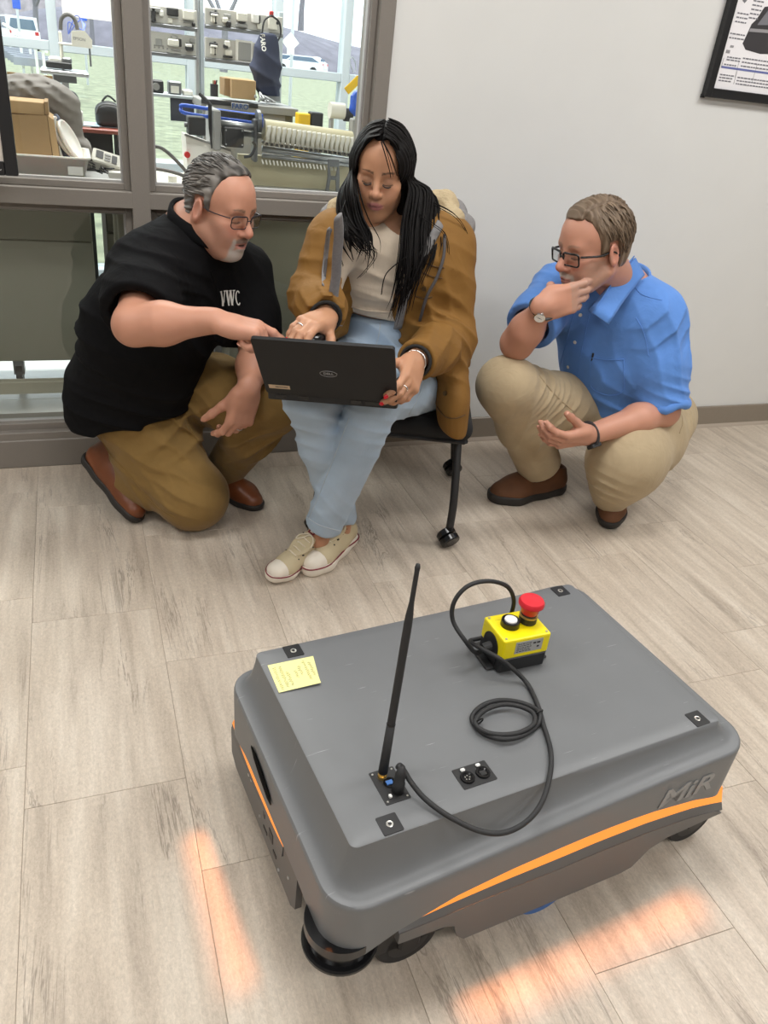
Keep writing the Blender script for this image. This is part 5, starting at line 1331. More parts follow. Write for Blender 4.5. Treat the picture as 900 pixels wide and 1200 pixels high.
for s in (-1, 1):
    A = [(-.31 + i * (.402 + .31) / 24) for i in range(25)]
    top = [(a, s * .2555, z_low(a, 0) + .004) for a in A]; mid = [(a, s * .2660, z_low(a, 0) + (zbot(a) - z_low(a, 0)) * .72) for a in A]; bot = [(a, s * .2735, zbot(a) - .004) for a in A]
    band('light_band', top, mid, m_led, .004, (0, -s, 0)); band('band_ledge', mid, bot, m_rob2, .004, (0, -s, 0))
    low = [(-.31, .147), (-.31, .122), (-.226, .116), (-.205, .106), (-.195, .073), (-.178, .055), (.165, .047), (.190, .052), (.222, .088), (.26, .102), (.402, .108), (.402, .109)]
    low = low + [(a, zbot(a) - .003) for a in reversed(A[:-1])]
    bm = prism(low, 0, .012, Matrix(((1, 0, 0, 0), (0, 0, -s, s * .2745), (0, 1, 0, 0), (0, 0, 0, 1)))); o = obj('side_skirt', bm, m_rob2, rob)
for s in (-1, 1):
    x = OX0 + .004 if s < 0 else OX1 - .004
    bs = [(-.06 + i * .30 / 12) for i in range(13)] if s < 0 else [(-.2 + i * .40 / 12) for i in range(13)]
    zt_ = [interp(b, [-.06, .05, .24], [.148, .153, .150]) if s < 0 else .152 for b in bs]
    top = [(x + .002 * -s, b, z + .002) for b, z in zip(bs, zt_)]; mid = [(x - .001 * -s, b, z - .022 * math.sin(math.pi * min(1, (i + .3) / 12.6)) ** .6 - .001) for i, (b, z) in enumerate(zip(bs, zt_))]
    bot = [(x - .003 * -s, b, z - .030) for b, z in zip(bs, zt_)]
    band('light_band', top, mid, m_led, .004, (-s, 0, 0)); band('band_ledge', mid, bot, m_rob2, .004, (-s, 0, 0))
    low = [(-.125, .15), (-.125, .062), (-.105, .046), (.215, .046), (.245, .062), (.25, .125), (.24, .125), (-.05, .124), (-.06, .15)]
    o = obj('end_skirt', prism(low, 0, .012, Matrix(((0, 0, -s, x), (1, 0, 0, 0), (0, 1, 0, 0), (0, 0, 0, 1)))), m_rob2, rob)
    if s < 0:
        for k, (b0, z0, b1, z1) in enumerate(((.035, .100, .045, .115), (.02, .072, .042, .080), (-.01, .085, .012, .108), (-.03, .070, -.012, .078))): obj('vent_slot', box((x - .0012, b0, z0), (x + .004, b1, z1), bevel=.001), m_blk, o)
        for b, z in ((.13, .115), (.115, .117), (-.09, .10), (.06, .08), (-.045, .062)): obj('screw', cyl((x, b, z), (x - .002, b, z), .0032, seg=10), mat('screw_steel', (.6, .6, .6), rough=.3, metal=.9) if 'screw_steel' not in MATS else MATS['screw_steel'], o)
obj('chassis', box((-.395, -.245, .05), (.385, .245, .19), bevel=.004), m_blk, rob)
# laser scanners at two opposite corners
for cx, cy in ((-.380, -.214), (.366, .214)):
    sc_ = obj('laser_scanner', lathe([(.045, .087), (.058, .087), (.062, .092), (.062, .097), (.059, .1), (.052, .101), (.052, .128), (.060, .13), (.060, .148), (.03, .15)], Matrix.Translation((cx, cy, 0)), 40), m_blkg, rob); shade_auto(sc_, 35)
# wheels
def wheel(cx, cy, r, w, m_t, hub=True, name='caster_wheel'):
    o = obj(name, lathe([(r * .5, -w / 2), (r * .93, -w / 2), (r, -w / 3), (r, w / 3), (r * .93, w / 2), (r * .5, w / 2)], Matrix.Translation((cx, cy, r)) @ Matrix.Rotation(math.pi / 2, 4, 'X'), 36), m_t, rob); shade_auto(o)
    obj('hub', lathe([(.004, -w / 2 - .002), (r * .62, -w / 2 - .002), (r * .66, -w / 2 + .002), (r * .66, w / 2 + .002), (.004, w / 2 + .002)], Matrix.Translation((cx, cy, r)) @ Matrix.Rotation(math.pi / 2, 4, 'X'), 24), m_blk, o)
    return o
for cx in (-.268, .375):
    for s in (-1, 1):
        o = wheel(cx, s * .228, .058, .030, m_rub)
        obj('fork', box((cx - .02, s * .228 - .024, .05), (cx + .02, s * .228 + .024, .118), bevel=.004), m_blk, o)
for s in (-1, 1): wheel(.0, s * .236, .062, .046, mat('blue_tyre', srgb(58, 104, 170), rough=.5) if 'blue_tyre' not in MATS else MATS['blue_tyre'], name='drive_wheel')
# the light bands' own lamps: narrow beams on to the floor
def beam(name, loc, tgt, length, along, power):
    d = bpy.data.lights.new(name, 'AREA'); d.shape = 'RECTANGLE'; d.size = length; d.size_y = .006; d.energy = power; d.color = (1.0, .28, .04); d.spread = math.radians(26)
    o = bpy.data.objects.new(name, d); COL.objects.link(o); o.parent = rob
    z = (Vector(loc) - Vector(tgt)).normalized(); x = Vector(along); x = (x - z * x.dot(z)).normalized(); y = z.cross(x)
    o.matrix_basis = frame_matrix(loc, x, y, z); return o
for s in (-1, 1): beam('band_lamp', (-.04, s * .2625, .186), (-.04, s * .360, 0), .70, (1, 0, 0), .13)
beam('band_lamp', (OX0 - .001, -.10, .140), (-.53, -.13, 0), .50, (0, 1, 0), .075)
beam('band_lamp', (OX1 - .002, .0, .140), (.52, 0, 0), .34, (0, 1, 0), .05)

# fittings on the top
m_hole = mat('bore_metal', (.55, .54, .5), rough=.3, metal=.9)
def sunk_plate(x, y, hx, hy, ang=0.0, name='mount_plate'):
    M = Matrix.Translation((x, y, ZT)) @ Matrix.Rotation(ang, 4, 'Z')
    return obj(name, prism(rrect(hx, hy, .002, 3), -.002, .0012, M), m_blk, rob), M
for sx in (-1, 1):
    for sy in (-1, 1):
        o, M = sunk_plate(sx * .3155, sy * .2075, .0165, .0165)
        obj('threaded_bore', lathe([(.0025, .0018), (.005, .0022), (.006, .0014)], M, 16), m_hole, o); obj('bore', cyl(M @ Vector((0, 0, .0012)), M @ Vector((0, 0, .0021)), .003, seg=10), m_blk, o)
o, M = sunk_plate(-.284, -.143, .0215, .033, name='socket_plate')
obj('port', lathe([(.0095, .001), (.0105, .003), (.0085, .003), (.008, .0015)], M @ Matrix.Translation((.002, .004, 0)), 20), m_blkg, o); obj('blue_port', box((-.004, .000, .0012), (.007, .008, .0036), M), mat('port_blue', srgb(70, 120, 190), rough=.4), o)
obj('clip', box((-.012, -.024, .001), (-.007, -.018, .006), M, bevel=.001), mat('clip_white', (.8, .8, .78), rough=.4), o)
for a, b in ((-.017, .028), (.017, -.028), (-.017, -.028), (.017, .028)): obj('screw', cyl(M @ Vector((a, b, .001)), M @ Vector((a, b, .002)), .0016, seg=8), m_hole, o)
q = rl(556, 908); o, M = sunk_plate(q.x, q.y, .0315, .0205, name='socket_plate')
for dx in (-.0145, .0145): obj('round_socket', lathe([(.0005, .0018), (.007, .0018), (.009, .0040), (.0118, .0040), (.0125, .001)], M @ Matrix.Translation((dx, -.002, 0)), 24), m_blkg, o); obj('release_tab', box((dx - .004, .011, .001), (dx + .004, .017, .005), M, bevel=.0015), MATS['clip_white'], o)
for k in range(5): a = k * 1.2566; obj('pin_hole', cyl(M @ Vector((-.0145 + .004 * math.cos(a), -.002 + .004 * math.sin(a), .0018)), M @ Vector((-.0145 + .004 * math.cos(a), -.002 + .004 * math.sin(a), .0024)), .0011, seg=8), m_hole, o)
obj('jack_opening', box((.0095, -.007, .0018), (.0195, .002, .0026), M), m_blk, o)

# antenna
ant = empty('antenna', (0, 0, 0), 'tall black rod antenna rising from the robot top', 'antenna')
ab = RM @ Vector((-.2825, -.1195, ZT)); tip = at(490, 662, y=.765 + .0)
ab = RM @ Vector((-.288, -.124, ZT)); d = (at(490, 661, y=ab.y + .045) - ab)
def al(t): return ab + d * t
obj('threaded_base', lathe([(.004, .001), (.0075, .001), (.0075, .006), (.0055, .006), (.0055, .012)], Matrix.Translation(ab), 16), mat('brass', (.6, .42, .15), rough=.3, metal=.9), ant)
obj('knuckle', tube([al(.028), al(.10), al(.27)], [.0078, .0075, .0068], 14), m_rub, ant, smooth=True)
obj('rod', tube([al(.26), al(.28), al(.74), al(.78), al(.84), al(.97), al(.985), al(1.0)], [.0066, .0064, .0064, .0058, .0038, .0036, .0042, .003], 14), m_rub, ant, smooth=True)
obj('ring', tube([al(.268), al(.275)], .0071, 14), m_blkg, ant)
# sticky note
note = empty('sticky_note', (0, 0, 0), 'pale yellow sticky note with pencil writing on the robot top', 'note')
c = [at(u, v, z=ZT + .0012) for u, v in ((313.5, 779.5), (367, 768.5), (376, 802), (327, 812))]
bm = bmesh.new(); n = 8; G = []
for i in range(n + 1):
    row = []
    for j in range(n + 1):
        a, b = i / n, j / n; p = c[0].lerp(c[1], a).lerp(c[3].lerp(c[2], a), b); p.z = ZT + .0008 + .0035 * max(0, b - .6) ** 2 * 6 * (.3 + a); row.append(bm.verts.new(p))
    G.append(row)
for i in range(n):
    for j in range(n): bm.faces.new((G[i][j], G[i + 1][j], G[i + 1][j + 1], G[i][j + 1]))
bmesh.ops.recalc_face_normals(bm, faces=bm.faces[:]); obj('paper', bm, mat('note_yellow', srgb(240, 234, 160), rough=.7), note, smooth=True)
rk = random.Random(12); m_pen = mat('pencil', srgb(150, 148, 120), rough=.8); bm = bmesh.new()
xa = (c[1] - c[0]); ya = (c[3] - c[0])
for ln_ in ((.10, .06, 14), (.22, .10, 13), (.33, .12, 9), (.50, .36, 5), (.60, .42, 6), (.74, .20, 12), (.85, .30, 9)):
    pts = []
    for i in range(ln_[2] * 3):
        b = 1 - ln_[1] - i * .02; a = ln_[0] + .035 * math.sin(i * 1.9 + rk.random()) + rk.uniform(-.01, .01)
        if b < .08: break
        p = c[0] + xa * a + ya * b; p.z = ZT + .0014 + .0035 * max(0, b - .6) ** 2 * 6 * (.3 + a); pts.append(p)
    add_tube(bm, pts, .00028, 4)
o = obj('pencil_writing', bm, m_pen, note); o['kind'] = 'stuff'
# emergency stop box
est = empty('emergency_stop_box', (0, 0, 0), 'yellow control box with red mushroom button on the robot top', 'control box')
fl, fr, bl = at(583, 791, z=ZT), at(652, 776, z=ZT), at(558, 768, z=ZT)
ex_ = (fr - fl).normalized(); ey_ = Vector((-ex_.y, ex_.x, 0)); wx = .086; wy = .066
E0 = frame_matrix(fl + Vector((0, 0, 0)), ex_, ey_, (0, 0, 1)) @ Matrix.Scale(1.2, 4)
m_ybox = mat('signal_yellow', srgb(246, 226, 12), rough=.38); m_rbtn = mat('stop_red', srgb(206, 34, 48), rough=.38)
obj('base', box((0, 0, .0005), (wx, wy, .030), E0, bevel=.003), m_blk, est)
for a, b in ((-.014, .012), (wx - .002, .012)): obj('foot_flange', box((a, b, .0005), (a + .016, b + .044, .006), E0, bevel=.002), m_blk, est)
bm = bmesh.new(); arch = [(0, .026), (wy, .026), (wy, .066), (0, .066)]
add_box(bm, (0, 0, .0285), (wx, wy, .066), E0, bevel=.003, seg=2); o = obj('housing', bm, m_ybox, est)
bm = bmesh.new(); add_lathe(bm, [(.002, 0), (.021, 0), (.021, .004), (.002, .004)], E0 @ Matrix.Translation((.0025, wy / 2, .036)) @ Matrix.Rotation(-math.pi / 2, 4, 'Y'), 28); add_box(bm, (-.0017, wy / 2 - .021, .012), (.003, wy / 2 + .021, .036), E0); obj('gland_recess', bm, m_blk, est)
obj('gland', tube([E0 @ Vector((0, wy / 2, .032)), E0 @ Vector((-.014, wy / 2, .030))], [.011, .009], 14), m_rub, est)
for a, b in ((.006, .006), (wx - .006, .006), (.006, wy - .006), (wx - .006, wy - .006)): obj('screw', cyl(E0 @ Vector((a, b, .0658)), E0 @ Vector((a, b, .0668)), .0026, seg=10), m_hole, est)
Mb = E0 @ Matrix.Translation((.030, .036, .066)); obj('button_ring', lathe([(.010, .010), (.0145, .0105), (.0150, .009), (.0155, 0), (.004, 0)], Mb, 28), m_blkg, est); obj('push_button', lathe([(.0008, .0125), (.010, .0120), (.0105, .009)], Mb, 28), mat('button_white', (.85, .85, .85), rough=.3), est)
Mb = E0 @ Matrix.Translation((.063, .037, .066)); obj('collar', lathe([(.0145, .001), (.0145, .013), (.0130, .014), (.0130, .018)], Mb, 28), m_blk, est); obj('collar_ring', lathe([(.0148, .012), (.0152, .0135), (.0148, .015)], Mb, 28), MATS['brass'], est)
o = obj('stop_button', lathe([(.0115, .016), (.0135, .019), (.0165, .031), (.0205, .034), (.0208, .039), (.0185, .0425), (.010, .0432), (.0008, .0436)], Mb, 36), m_rbtn, est); shade_auto(o, 40)
lab = obj('rating_label', box((.022, -.0006, .0375), (.072, .0005, .060), E0), mat('label_grey', srgb(168, 168, 166), rough=.4), est)
rk = random.Random(5)
bm = bmesh.new()
for i in range(5):
    x = .025
    while x < .050:
        w = rk.uniform(.002, .005); add_box(bm, (x, -.0009, .0405 + i * .0036), (min(x + w, .052), -.0005, .0417 + i * .0036), E0); x += w + .0012
for x, z, w in ((.054, .052, .005), (.061, .052, .006), (.062, .044, .004)): add_box(bm, (x, -.0009, z), (x + w, -.0005, z + .003), E0)
o = obj('label_print', bm, m_blk, lab); o['kind'] = 'stuff'
for i in range(2): obj('moulded_mark', box((.012 + .036 * i, .052, .0659), (.022 + .036 * i, .0525, .0664), E0), mat('yellow_dark', srgb(200, 180, 20), rough=.5) if 'yellow_dark' not in MATS else MATS['yellow_dark'], est)
# cable: box gland, upright loop, coil, plug
cab = empty('control_cable', (0, 0, 0), 'black cable looping from the yellow box to the robot socket', 'cable')
zc = ZT + .0048
def g(u, v, z): return at(u, v, z=ZT + z)
gl = E0 @ Vector((-.014, wy / 2, .030))
run = [gl, gl + Vector((-.016, -.004, -.004)), at(546, 752, y=gl.y - .01), at(531, 728, y=gl.y + .02), at(532, 706, y=gl.y + .03), at(548, 687, y=gl.y + .035), at(572, 681, y=gl.y + .04), at(594, 687, y=gl.y + .045), at(602, 703, y=gl.y + .05), at(598, 722, y=gl.y + .055)]
back = [at(592, 730, y=gl.y + .055)]
o = obj('loop', tube(run + [g(588, 742, .008)], .0043, 10, smooth=8), m_rub, cab, smooth=True)
coilc = rl(597, 845); cpt = []
lead = [E0 @ Vector((-.020, wy / 2 + .018, .012)), E0 @ Vector((-.014, wy / 2 - .006, .040)), g(588, 765, .024), g(607, 782, .012), g(622, 805, .006), g(630, 828, .0055)]
obj('lead', tube([g(588, 742, .008), E0 @ Vector((.004, wy + .012, .010)), E0 @ Vector((-.016, wy + .002, .018)), E0 @ Vector((-.024, wy * .5, .036)), E0 @ Vector((-.012, -.002, .042)), E0 @ Vector((.008, -.014, .028)), g(617, 800, .008), g(630, 826, .0055)] + [g(637, 850, .0055), g(645, 878, .0055), g(645, 905, .0055), g(636, 938, .0055), g(618, 962, .006), g(590, 976, .006), g(560, 973, .008), g(525, 956, .008), g(498, 936, .012), g(482, 917, .024), g(474, 904, .034), at(469, 897, z=ZT + .045), at(466, 900, z=ZT + .046)], .0043, 10, smooth=8), m_rub, cab, smooth=True)
cx_, cy_ = coilc.x, coilc.y
r1 = [(553, 843), (562, 829), (582, 821), (605, 822), (625, 829), (633, 838), (628, 852), (610, 863), (588, 866), (566, 859)]
obj('coil', tube([g(u, v, .0048 + .003 * (k % 3)) for k, (u, v) in enumerate(r1)], .0043, 10, closed=True, smooth=6), m_rub, cab, smooth=True)
r2 = [(557, 848), (566, 834), (586, 826), (606, 827), (624, 835), (626, 848), (610, 858), (590, 861), (570, 858)]
obj('coil', tube([g(u, v, .0128) for u, v in r2], .0043, 10, closed=True, smooth=6), m_rub, cab, smooth=True)
for u, v in ((631, 836), (561, 846)): q = g(u, v, .009); obj('cable_tie', tube([q + Vector((.009 * math.cos(k * .785), .004 * math.cos(k * .785 + 1), .010 * math.sin(k * .785))) for k in range(8)], .0014, 5, closed=True), m_blkg, cab)
pb = RM @ Vector((-.277, -.157, ZT + .0012)); ptop = pb + Vector((.003, .004, .048))
plug = obj('plug', tube([pb, pb + (ptop - pb) * .35, pb + (ptop - pb) * .38, pb + (ptop - pb) * .7, pb + (ptop - pb) * .75, ptop], [.0098, .0098, .0085, .0085, .0075, .0052], 16), m_rub, cab, smooth=True)
# ------------------------------------------------------------------ the three people
V = Vector
H_BODY, H_CLOTH = 0.0028, 0.0045
m_skin = mat('skin', (0.6, 0.36, 0.26), rough=0.48, spec=.4, sss=0.12, vcol=True, bump=.12, bscale=260, bdist=.0006)
m_hair = mat('hair', (.1, .1, .1), rough=.5, spec=.3, vcol=True)
m_hairb = mat('black_hair', (.1, .1, .1), rough=.55, spec=.12, vcol=True); m_seamc = mat('jacket_seam', srgb(84, 58, 24), rough=.8)
m_nail = mat('nail', srgb(226, 170, 150), rough=.3); m_nailr = mat('nail_red', srgb(200, 24, 40), rough=.2)
m_polo = mat('black_pique', (.0055, .0055, .0062), rough=.9, spec=.12, bump=.15, bscale=700, bdist=.0006, wr=0.5)
m_khaki = mat('olive_khaki', srgb(128, 101, 56), rough=.85, spec=.25, sheen=.1, noise=.05, nscale=30, bump=.15, bscale=600, bdist=.0006, wr=0.5)
m_taupe = mat('taupe_twill', srgb(174, 156, 126), rough=.85, spec=.25, sheen=.1, noise=.04, nscale=30, bump=.15, bscale=600, bdist=.0006, wr=0.5)
m_shirt = mat('blue_cotton', srgb(92, 138, 208), rough=.8, spec=.25, sheen=.1, noise=.03, nscale=40, bump=.1, bscale=700, bdist=.0005, wr=0.5)
m_denim = mat('light_denim', srgb(168, 186, 204), rough=.85, spec=.2, noise=.10, nscale=9, bump=.2, bscale=500, bdist=.0007, wr=0.3)
m_knit = mat('cream_knit', srgb(200, 184, 164), rough=.9, spec=.2, sheen=.2, noise=.05, nscale=60, bump=.35, bscale=350, bdist=.0012)
m_coat = mat('mustard_canvas', srgb(124, 88, 38), rough=.75, spec=.3, noise=.06, nscale=18, bump=.12, bscale=500, bdist=.0006, wr=0.5)
m_hood = mat('grey_jersey', srgb(122, 120, 120), rough=.9, noise=.12, nscale=120, bump=.2, bscale=300, bdist=.001); m_fleece = mat('cream_fleece', srgb(176, 158, 126), rough=.95, bump=.8, bscale=120, bdist=.006)
m_leather = mat('brown_leather', srgb(112, 62, 34), rough=.38, spec=.5, noise=.22, nscale=16, bump=.15, bscale=120, bdist=.0015)
m_nubuck = mat('brown_nubuck', srgb(98, 62, 36), rough=.75, noise=.15, nscale=25, bump=.15, bscale=300, bdist=.001)
m_sole = mat('dark_sole', (.022, .019, .017), rough=.6); m_sock = mat('black_sock', (.012, .012, .014), rough=.9)
m_canvas = mat('beige_canvas', srgb(196, 182, 150), rough=.9, bump=.3, bscale=500, bdist=.0008); m_rubw = mat('white_rubber', srgb(228, 220, 206), rough=.5); m_stripe = mat('dark_red_stripe', srgb(122, 34, 48), rough=.5); m_lace = mat('cream_lace', srgb(222, 212, 190), rough=.8)
m_silver = mat('silver', (.75, .75, .74), rough=.2, metal=1.0); m_gold = mat('gold', (.8, .6, .3), rough=.2, metal=1.0); m_specs = mat('spectacle_black', (.006, .006, .007), rough=.25); m_specs2 = mat('spectacle_dark_metal', (.03, .024, .03), rough=.3, metal=.5)
m_strap = mat('black_strap', (.015, .015, .016), rough=.5); m_button = mat('shirt_button', srgb(226, 222, 214), rough=.3)

def seg_box(S, a, b, ext, r, k=.004):
    """cut a limb off square beyond b (the cut block runs on along a->b)"""
    a, b = V(a), V(b); x = (b - a).normalized(); M = basis(b, x, x.orthogonal())
    S.box(b + x * ext, (ext, r, r), .004, R=M, k=k, m='s')
def hollow(S, a, b, r, deep=.03):
    x = (V(b) - V(a)).normalized(); S.cap(V(b) - x * deep, V(b) + x * .05, r, r, k=.003, m='s')
def sub(name, S, h, m, parent, **k): return sdf_obj(name, S, h, m, parent, **k)

def shoe(name, parent, heel, toe, up, m_up, m_so, width=1.0, L=None, sole_t=.024, tall=.0, heel_lift=0.0, label=None, disp=None):
    """leather shoe from heel to toe, sole down"""
    heel, toe = V(heel), V(toe); x = toe - heel; Ls = (x.length if L is None else L) / .29
    M = basis(heel, x, V(up).cross(x)); z = V(M.col[2][:3])
    M = M @ Matrix.Diagonal((Ls, Ls * width, Ls, 1))
    S = Sdf().frame(Matrix(M) if abs(width - 1) < 1e-6 else basis(heel, x, V(up).cross(x)) @ Matrix.Scale(Ls, 4))
    w = width
    S.cap((.040, 0, .045), (.10, 0, .042), .037 * w, .036 * w, k=.02); S.cap((.10, 0, .040), (.205, .004, .030), .038 * w, .043 * w, k=.03)
    S.cap((.205, .004, .028), (.246, -.002, .024), .041 * w, .034 * w, k=.02)
    S.cap((.07, 0, .085 + tall * .5), (.175, 0, .048), .036, .030, k=.03); S.cap((.045, 0, .05), (.050, 0, .095 + tall), .036, .037, k=.02)
    S.cut((0, 0, .012), (0, 0, -1)); S.cut((.05, 0, .102 + tall), (-.28, 0, 1), .004); S.cap((.052, 0, .08 + tall), (.050, 0, .13 + tall), .029, .032, k=.004, m='s')
    up_ = sdf_obj(name, S, .003, m_up, parent, disp=disp)
    if label: up_['label'] = label
    S.frame(None); T = S.T
    S2 = Sdf().frame(basis(heel, x, V(up).cross(x)) @ Matrix.Scale(Ls, 4))
    S2.cap((.038, 0, .02), (.10, 0, .02), .040 * w, .037 * w, k=.03); S2.cap((.10, 0, .02), (.205, .004, .02), .037 * w, .047 * w, k=.03); S2.cap((.205, .004, .02), (.248, -.002, .02), .045 * w, .038 * w, k=.02)
    S2.cut((0, 0, sole_t), (0, 0, 1), .003); S2.cut((0, 0, 0.0), (0, 0, -1), .003)
    sdf_obj('sole', S2, .003, m_so, up_)
    return up_
def trouser_leg(S, pts, rs, k=.05): S.chain(pts, rs, k=k)

def collar_flap(name, pts, parent, m, n=6, thick=.003, bow=.006):
    """four-cornered cloth flap (tl, tr, br, bl), slightly bowed, with thickness"""
    p = [V(q) for q in pts]; bm = bmesh.new(); nn = ((p[1] - p[0]).cross(p[3] - p[0])).normalized()
    G = [[], []]
    for s in (0, 1):
        for i in range(n + 1):
            G[s].append([bm.verts.new(p[0].lerp(p[1], i / n).lerp(p[3].lerp(p[2], i / n), j / n) + nn * (bow * math.sin(math.pi * j / n) * (1 - .3 * i / n) + s * thick)) for j in range(n + 1)])
    for s in (0, 1):
        for i in range(n):
            for j in range(n):
                f = (G[s][i][j], G[s][i + 1][j], G[s][i + 1][j + 1], G[s][i][j + 1]); bm.faces.new(f if s else tuple(reversed(f)))
    rim = [(i, 0) for i in range(n)] + [(n, j) for j in range(n)] + [(i, n) for i in range(n, 0, -1)] + [(0, j) for j in range(n, 0, -1)]
    for (a, b), (c, d) in zip(rim, rim[1:] + rim[:1]): bm.faces.new((G[0][a][b], G[0][c][d], G[1][c][d], G[1][a][b]))
    bmesh.ops.recalc_face_normals(bm, faces=bm.faces[:])
    return obj(name, bm, m, parent, world=True, smooth=True)

def stitch_line(name, o, pts_px, y, m, r=.0012, lift=.0005, parent=None, closed=False, n=8):
    """cord laid on a garment where the photo shows a seam: points are cast on to the surface"""
    bv = bvh_of(o); P = []; cam_o = V((0, 0, CAM_H))
    for u, v in catmull_px(pts_px, n):
        d = (at(u, v, y=y) - cam_o).normalized(); h = bv.ray_cast(cam_o, d, 6)
        if h[0] is not None: P.append(h[0] + h[1] * lift if h[1].dot(d) < 0 else h[0] - h[1] * lift)
    runs = [[]]
    for q in P:
        if runs[-1] and (q - runs[-1][-1]).length > .035: runs.append([])
        runs[-1].append(q)
    P = max(runs, key=len)
    if len(P) < 2: return None
    return obj(name, tube(P, r, 6, closed=closed), m, parent or o, world=True, smooth=True)
def catmull_px(pts, n): return [(p.x, p.y) for p in catmull([(a, b, 0) for a, b in pts], n)]
def on_cloth(bv, u, v, y):
    cam_o = V((0, 0, CAM_H)); d = (at(u, v, y=y) - cam_o).normalized(); h = bv.ray_cast(cam_o, d, 6)
    if h[0] is None: return at(u, v, y=y), -d
    return h[0], (h[1] if h[1].dot(d) < 0 else -h[1])

def nails(J, M, m, parent):
    for i in range(5): obj('nail', nail_mesh(J, M, (i,)), m, parent, world=True, smooth=True)

# ================================================================= man in the black polo shirt
p1 = empty('person', (.15, 2.30, 0), 'man with grey hair in a black polo shirt kneeling and pointing at the laptop', 'person')
f1 = V((.69, -.72, 0)).normalized(); s1 = V((.72, .69, 0)).normalized()      # facing; towards his left
R1 = basis((0, 0, 0), s1, -f1)
HC = at(259, 241, y=2.10); M1 = head_matrix(HC, (.58, -.74, -.20), (.13, -.10, 1), .93)
shR, shL = at(172, 322, y=2.06), at(281, 322, y=2.27); nb = at(228, 270, y=2.17)
elR, wrR = at(157, 381, y=1.85), at(252, 376, y=1.76); elL, wrL = at(301, 415, y=2.14), at(290, 457, y=1.985)
ch, md, lo = at(208, 330, y=2.19), at(168, 388, y=2.26), at(150, 452, y=2.33)
S = Sdf()
head_prims(S, M1, mouth_open=.007, nose=1.12)
hp = lambda x, y, z: M1 @ V((x, y, z))
S.cap(hp(0, -.030, -.055), nb + V((0, .01, 0)), .058, .066, k=.03); S.cap(hp(0, .03, -.10), nb + f1 * .05 - V((0, 0, .02)), .030, .05, k=.03)
S.ell(ch, (.17, .10, .14), R=R1, k=.05); S.ell(md, (.16, .11, .16), R=R1, k=.05); S.cap(nb, shR, .06, .06, k=.04); S.cap(nb, shL, .06, .06, k=.04)
for a, b, c in ((shR, elR, wrR), (shL, elL, wrL)):
    S.cap(a, b, .052, .044, k=.03); S.cap(b, b.lerp(c, .35), .043, .046, k=.03); S.cap(b.lerp(c, .35), c, .045, .028, k=.03)
HM1, T1, J1 = make_hand(S, wrR + (at(300, 384, y=1.74) - wrR) * .06, at(306, 388, y=1.73) - wrR, V((-.1, 1, .1)), V((.1, -.45, 1)), [(18, 14, 8), (62, 78, 40), (70, 84, 45), (74, 84, 45)], 1.03, thumb=((.88, .30, -.42), (14, 24)))
HL1, TL1, JL1 = make_hand(S, wrL, at(276, 512, y=1.975) - wrL, V((-1, -.35, .1)), V((-.2, -1, .15)), [(28, 26, 14), (38, 38, 20), (44, 42, 22), (48, 44, 22)], 1.08, thumb=((.80, .46, -.34), (8, 12)))
C1 = dict(flush=(.60, .25, .18), stubble=(.36, .28, .24), stubble_a=.22, lips=(.46, .19, .16), mouth=(.02, .008, .008), brow=(.10, .075, .055), brow_w=1.1, lash=(.06, .035, .03), lid=(.40, .21, .14), beard=(.50, .47, .43), tache=(.15, .115, .095))
b1 = sub('body', S, H_BODY, m_skin, p1, color=lambda v: face_color(v, M1, C1, (.51, .250, .165)))
nails(J1, HM1, m_nail, p1); nails(JL1, HL1, m_nail, p1)
def slick(k, p):
    if k == 'coord': return np.arctan2(p[:, 0], p[:, 2] + .05) * .085 + p[:, 1] * .10
    if k == 'side': return np.clip((np.abs(p[:, 0]) - .052) / .03, 0, 1) * .45 + np.clip((-.0 - p[:, 2]) / .03, 0, 1) * .2
    return V((p.x * 1.5, -1, -.25 if p.z < .09 else .05))
HL = [(-.13, -.065), (-.050, -.060), (-.038, -.02), (-.028, .024), (.004, .022), (.010, -.010), (.020, -.014), (.025, .030), (.034, .070), (.046, .090), (.058, .100), (.070, .105), (.08, .2)]
hr1 = short_hair('hair', M1, p1, m_hair, HL, .007, slick, [(.032, .027, .023), (.24, .222, .20)], n=420, seed=2, length=.06, recede=.012, lift0=.008)
g1 = spectacles('spectacles', M1, p1, m_specs2, m_lens, w=.0255, hgt=.0165, rad=.010, r=.0013, y=.1035, z=-.006, thick_top=1.4)
# polo shirt
S = Sdf()
for a, b, q in ((shR, elR, .80), (shL, elL, .82)):
    c = V(a).lerp(b, q); S.cap(a, a.lerp(b, .5), .088, .086, k=.03); S.cap(a.lerp(b, .5), c + (b - a) * .1, .086, .083, k=.03)
    seg_box(S, a, c, .07, .11); hollow(S, a, c, .060, .008)
S.ell(lo, (.195, .165, .165), R=R1, k=.08); S.ell(md, (.195, .155, .19), R=R1, k=.08); S.ell(ch, (.195, .125, .165), R=R1, k=.08); S.ell(lo - f1 * .03 + V((0.01, 0, -.09)), (.185, .15, .12), R=R1, k=.06)
S.cap(nb + V((0, 0, -.03)), shR + V((0, 0, -.005)), .074, .080, k=.05); S.cap(nb + V((0, 0, -.03)), shL + V((0, 0, -.005)), .074, .078, k=.05)
S.cap(md + f1 * .05, lo + f1 * .07, .14, .13, k=.06)
hem = at(150, 494, y=2.25); S.cut(hem, V((.22, -.16, -1)), .006)
S.cap(nb + f1 * .01 + V((0, 0, .0)), nb + V((.02, -.04, .14)), .066, .085, k=.006, m='s')
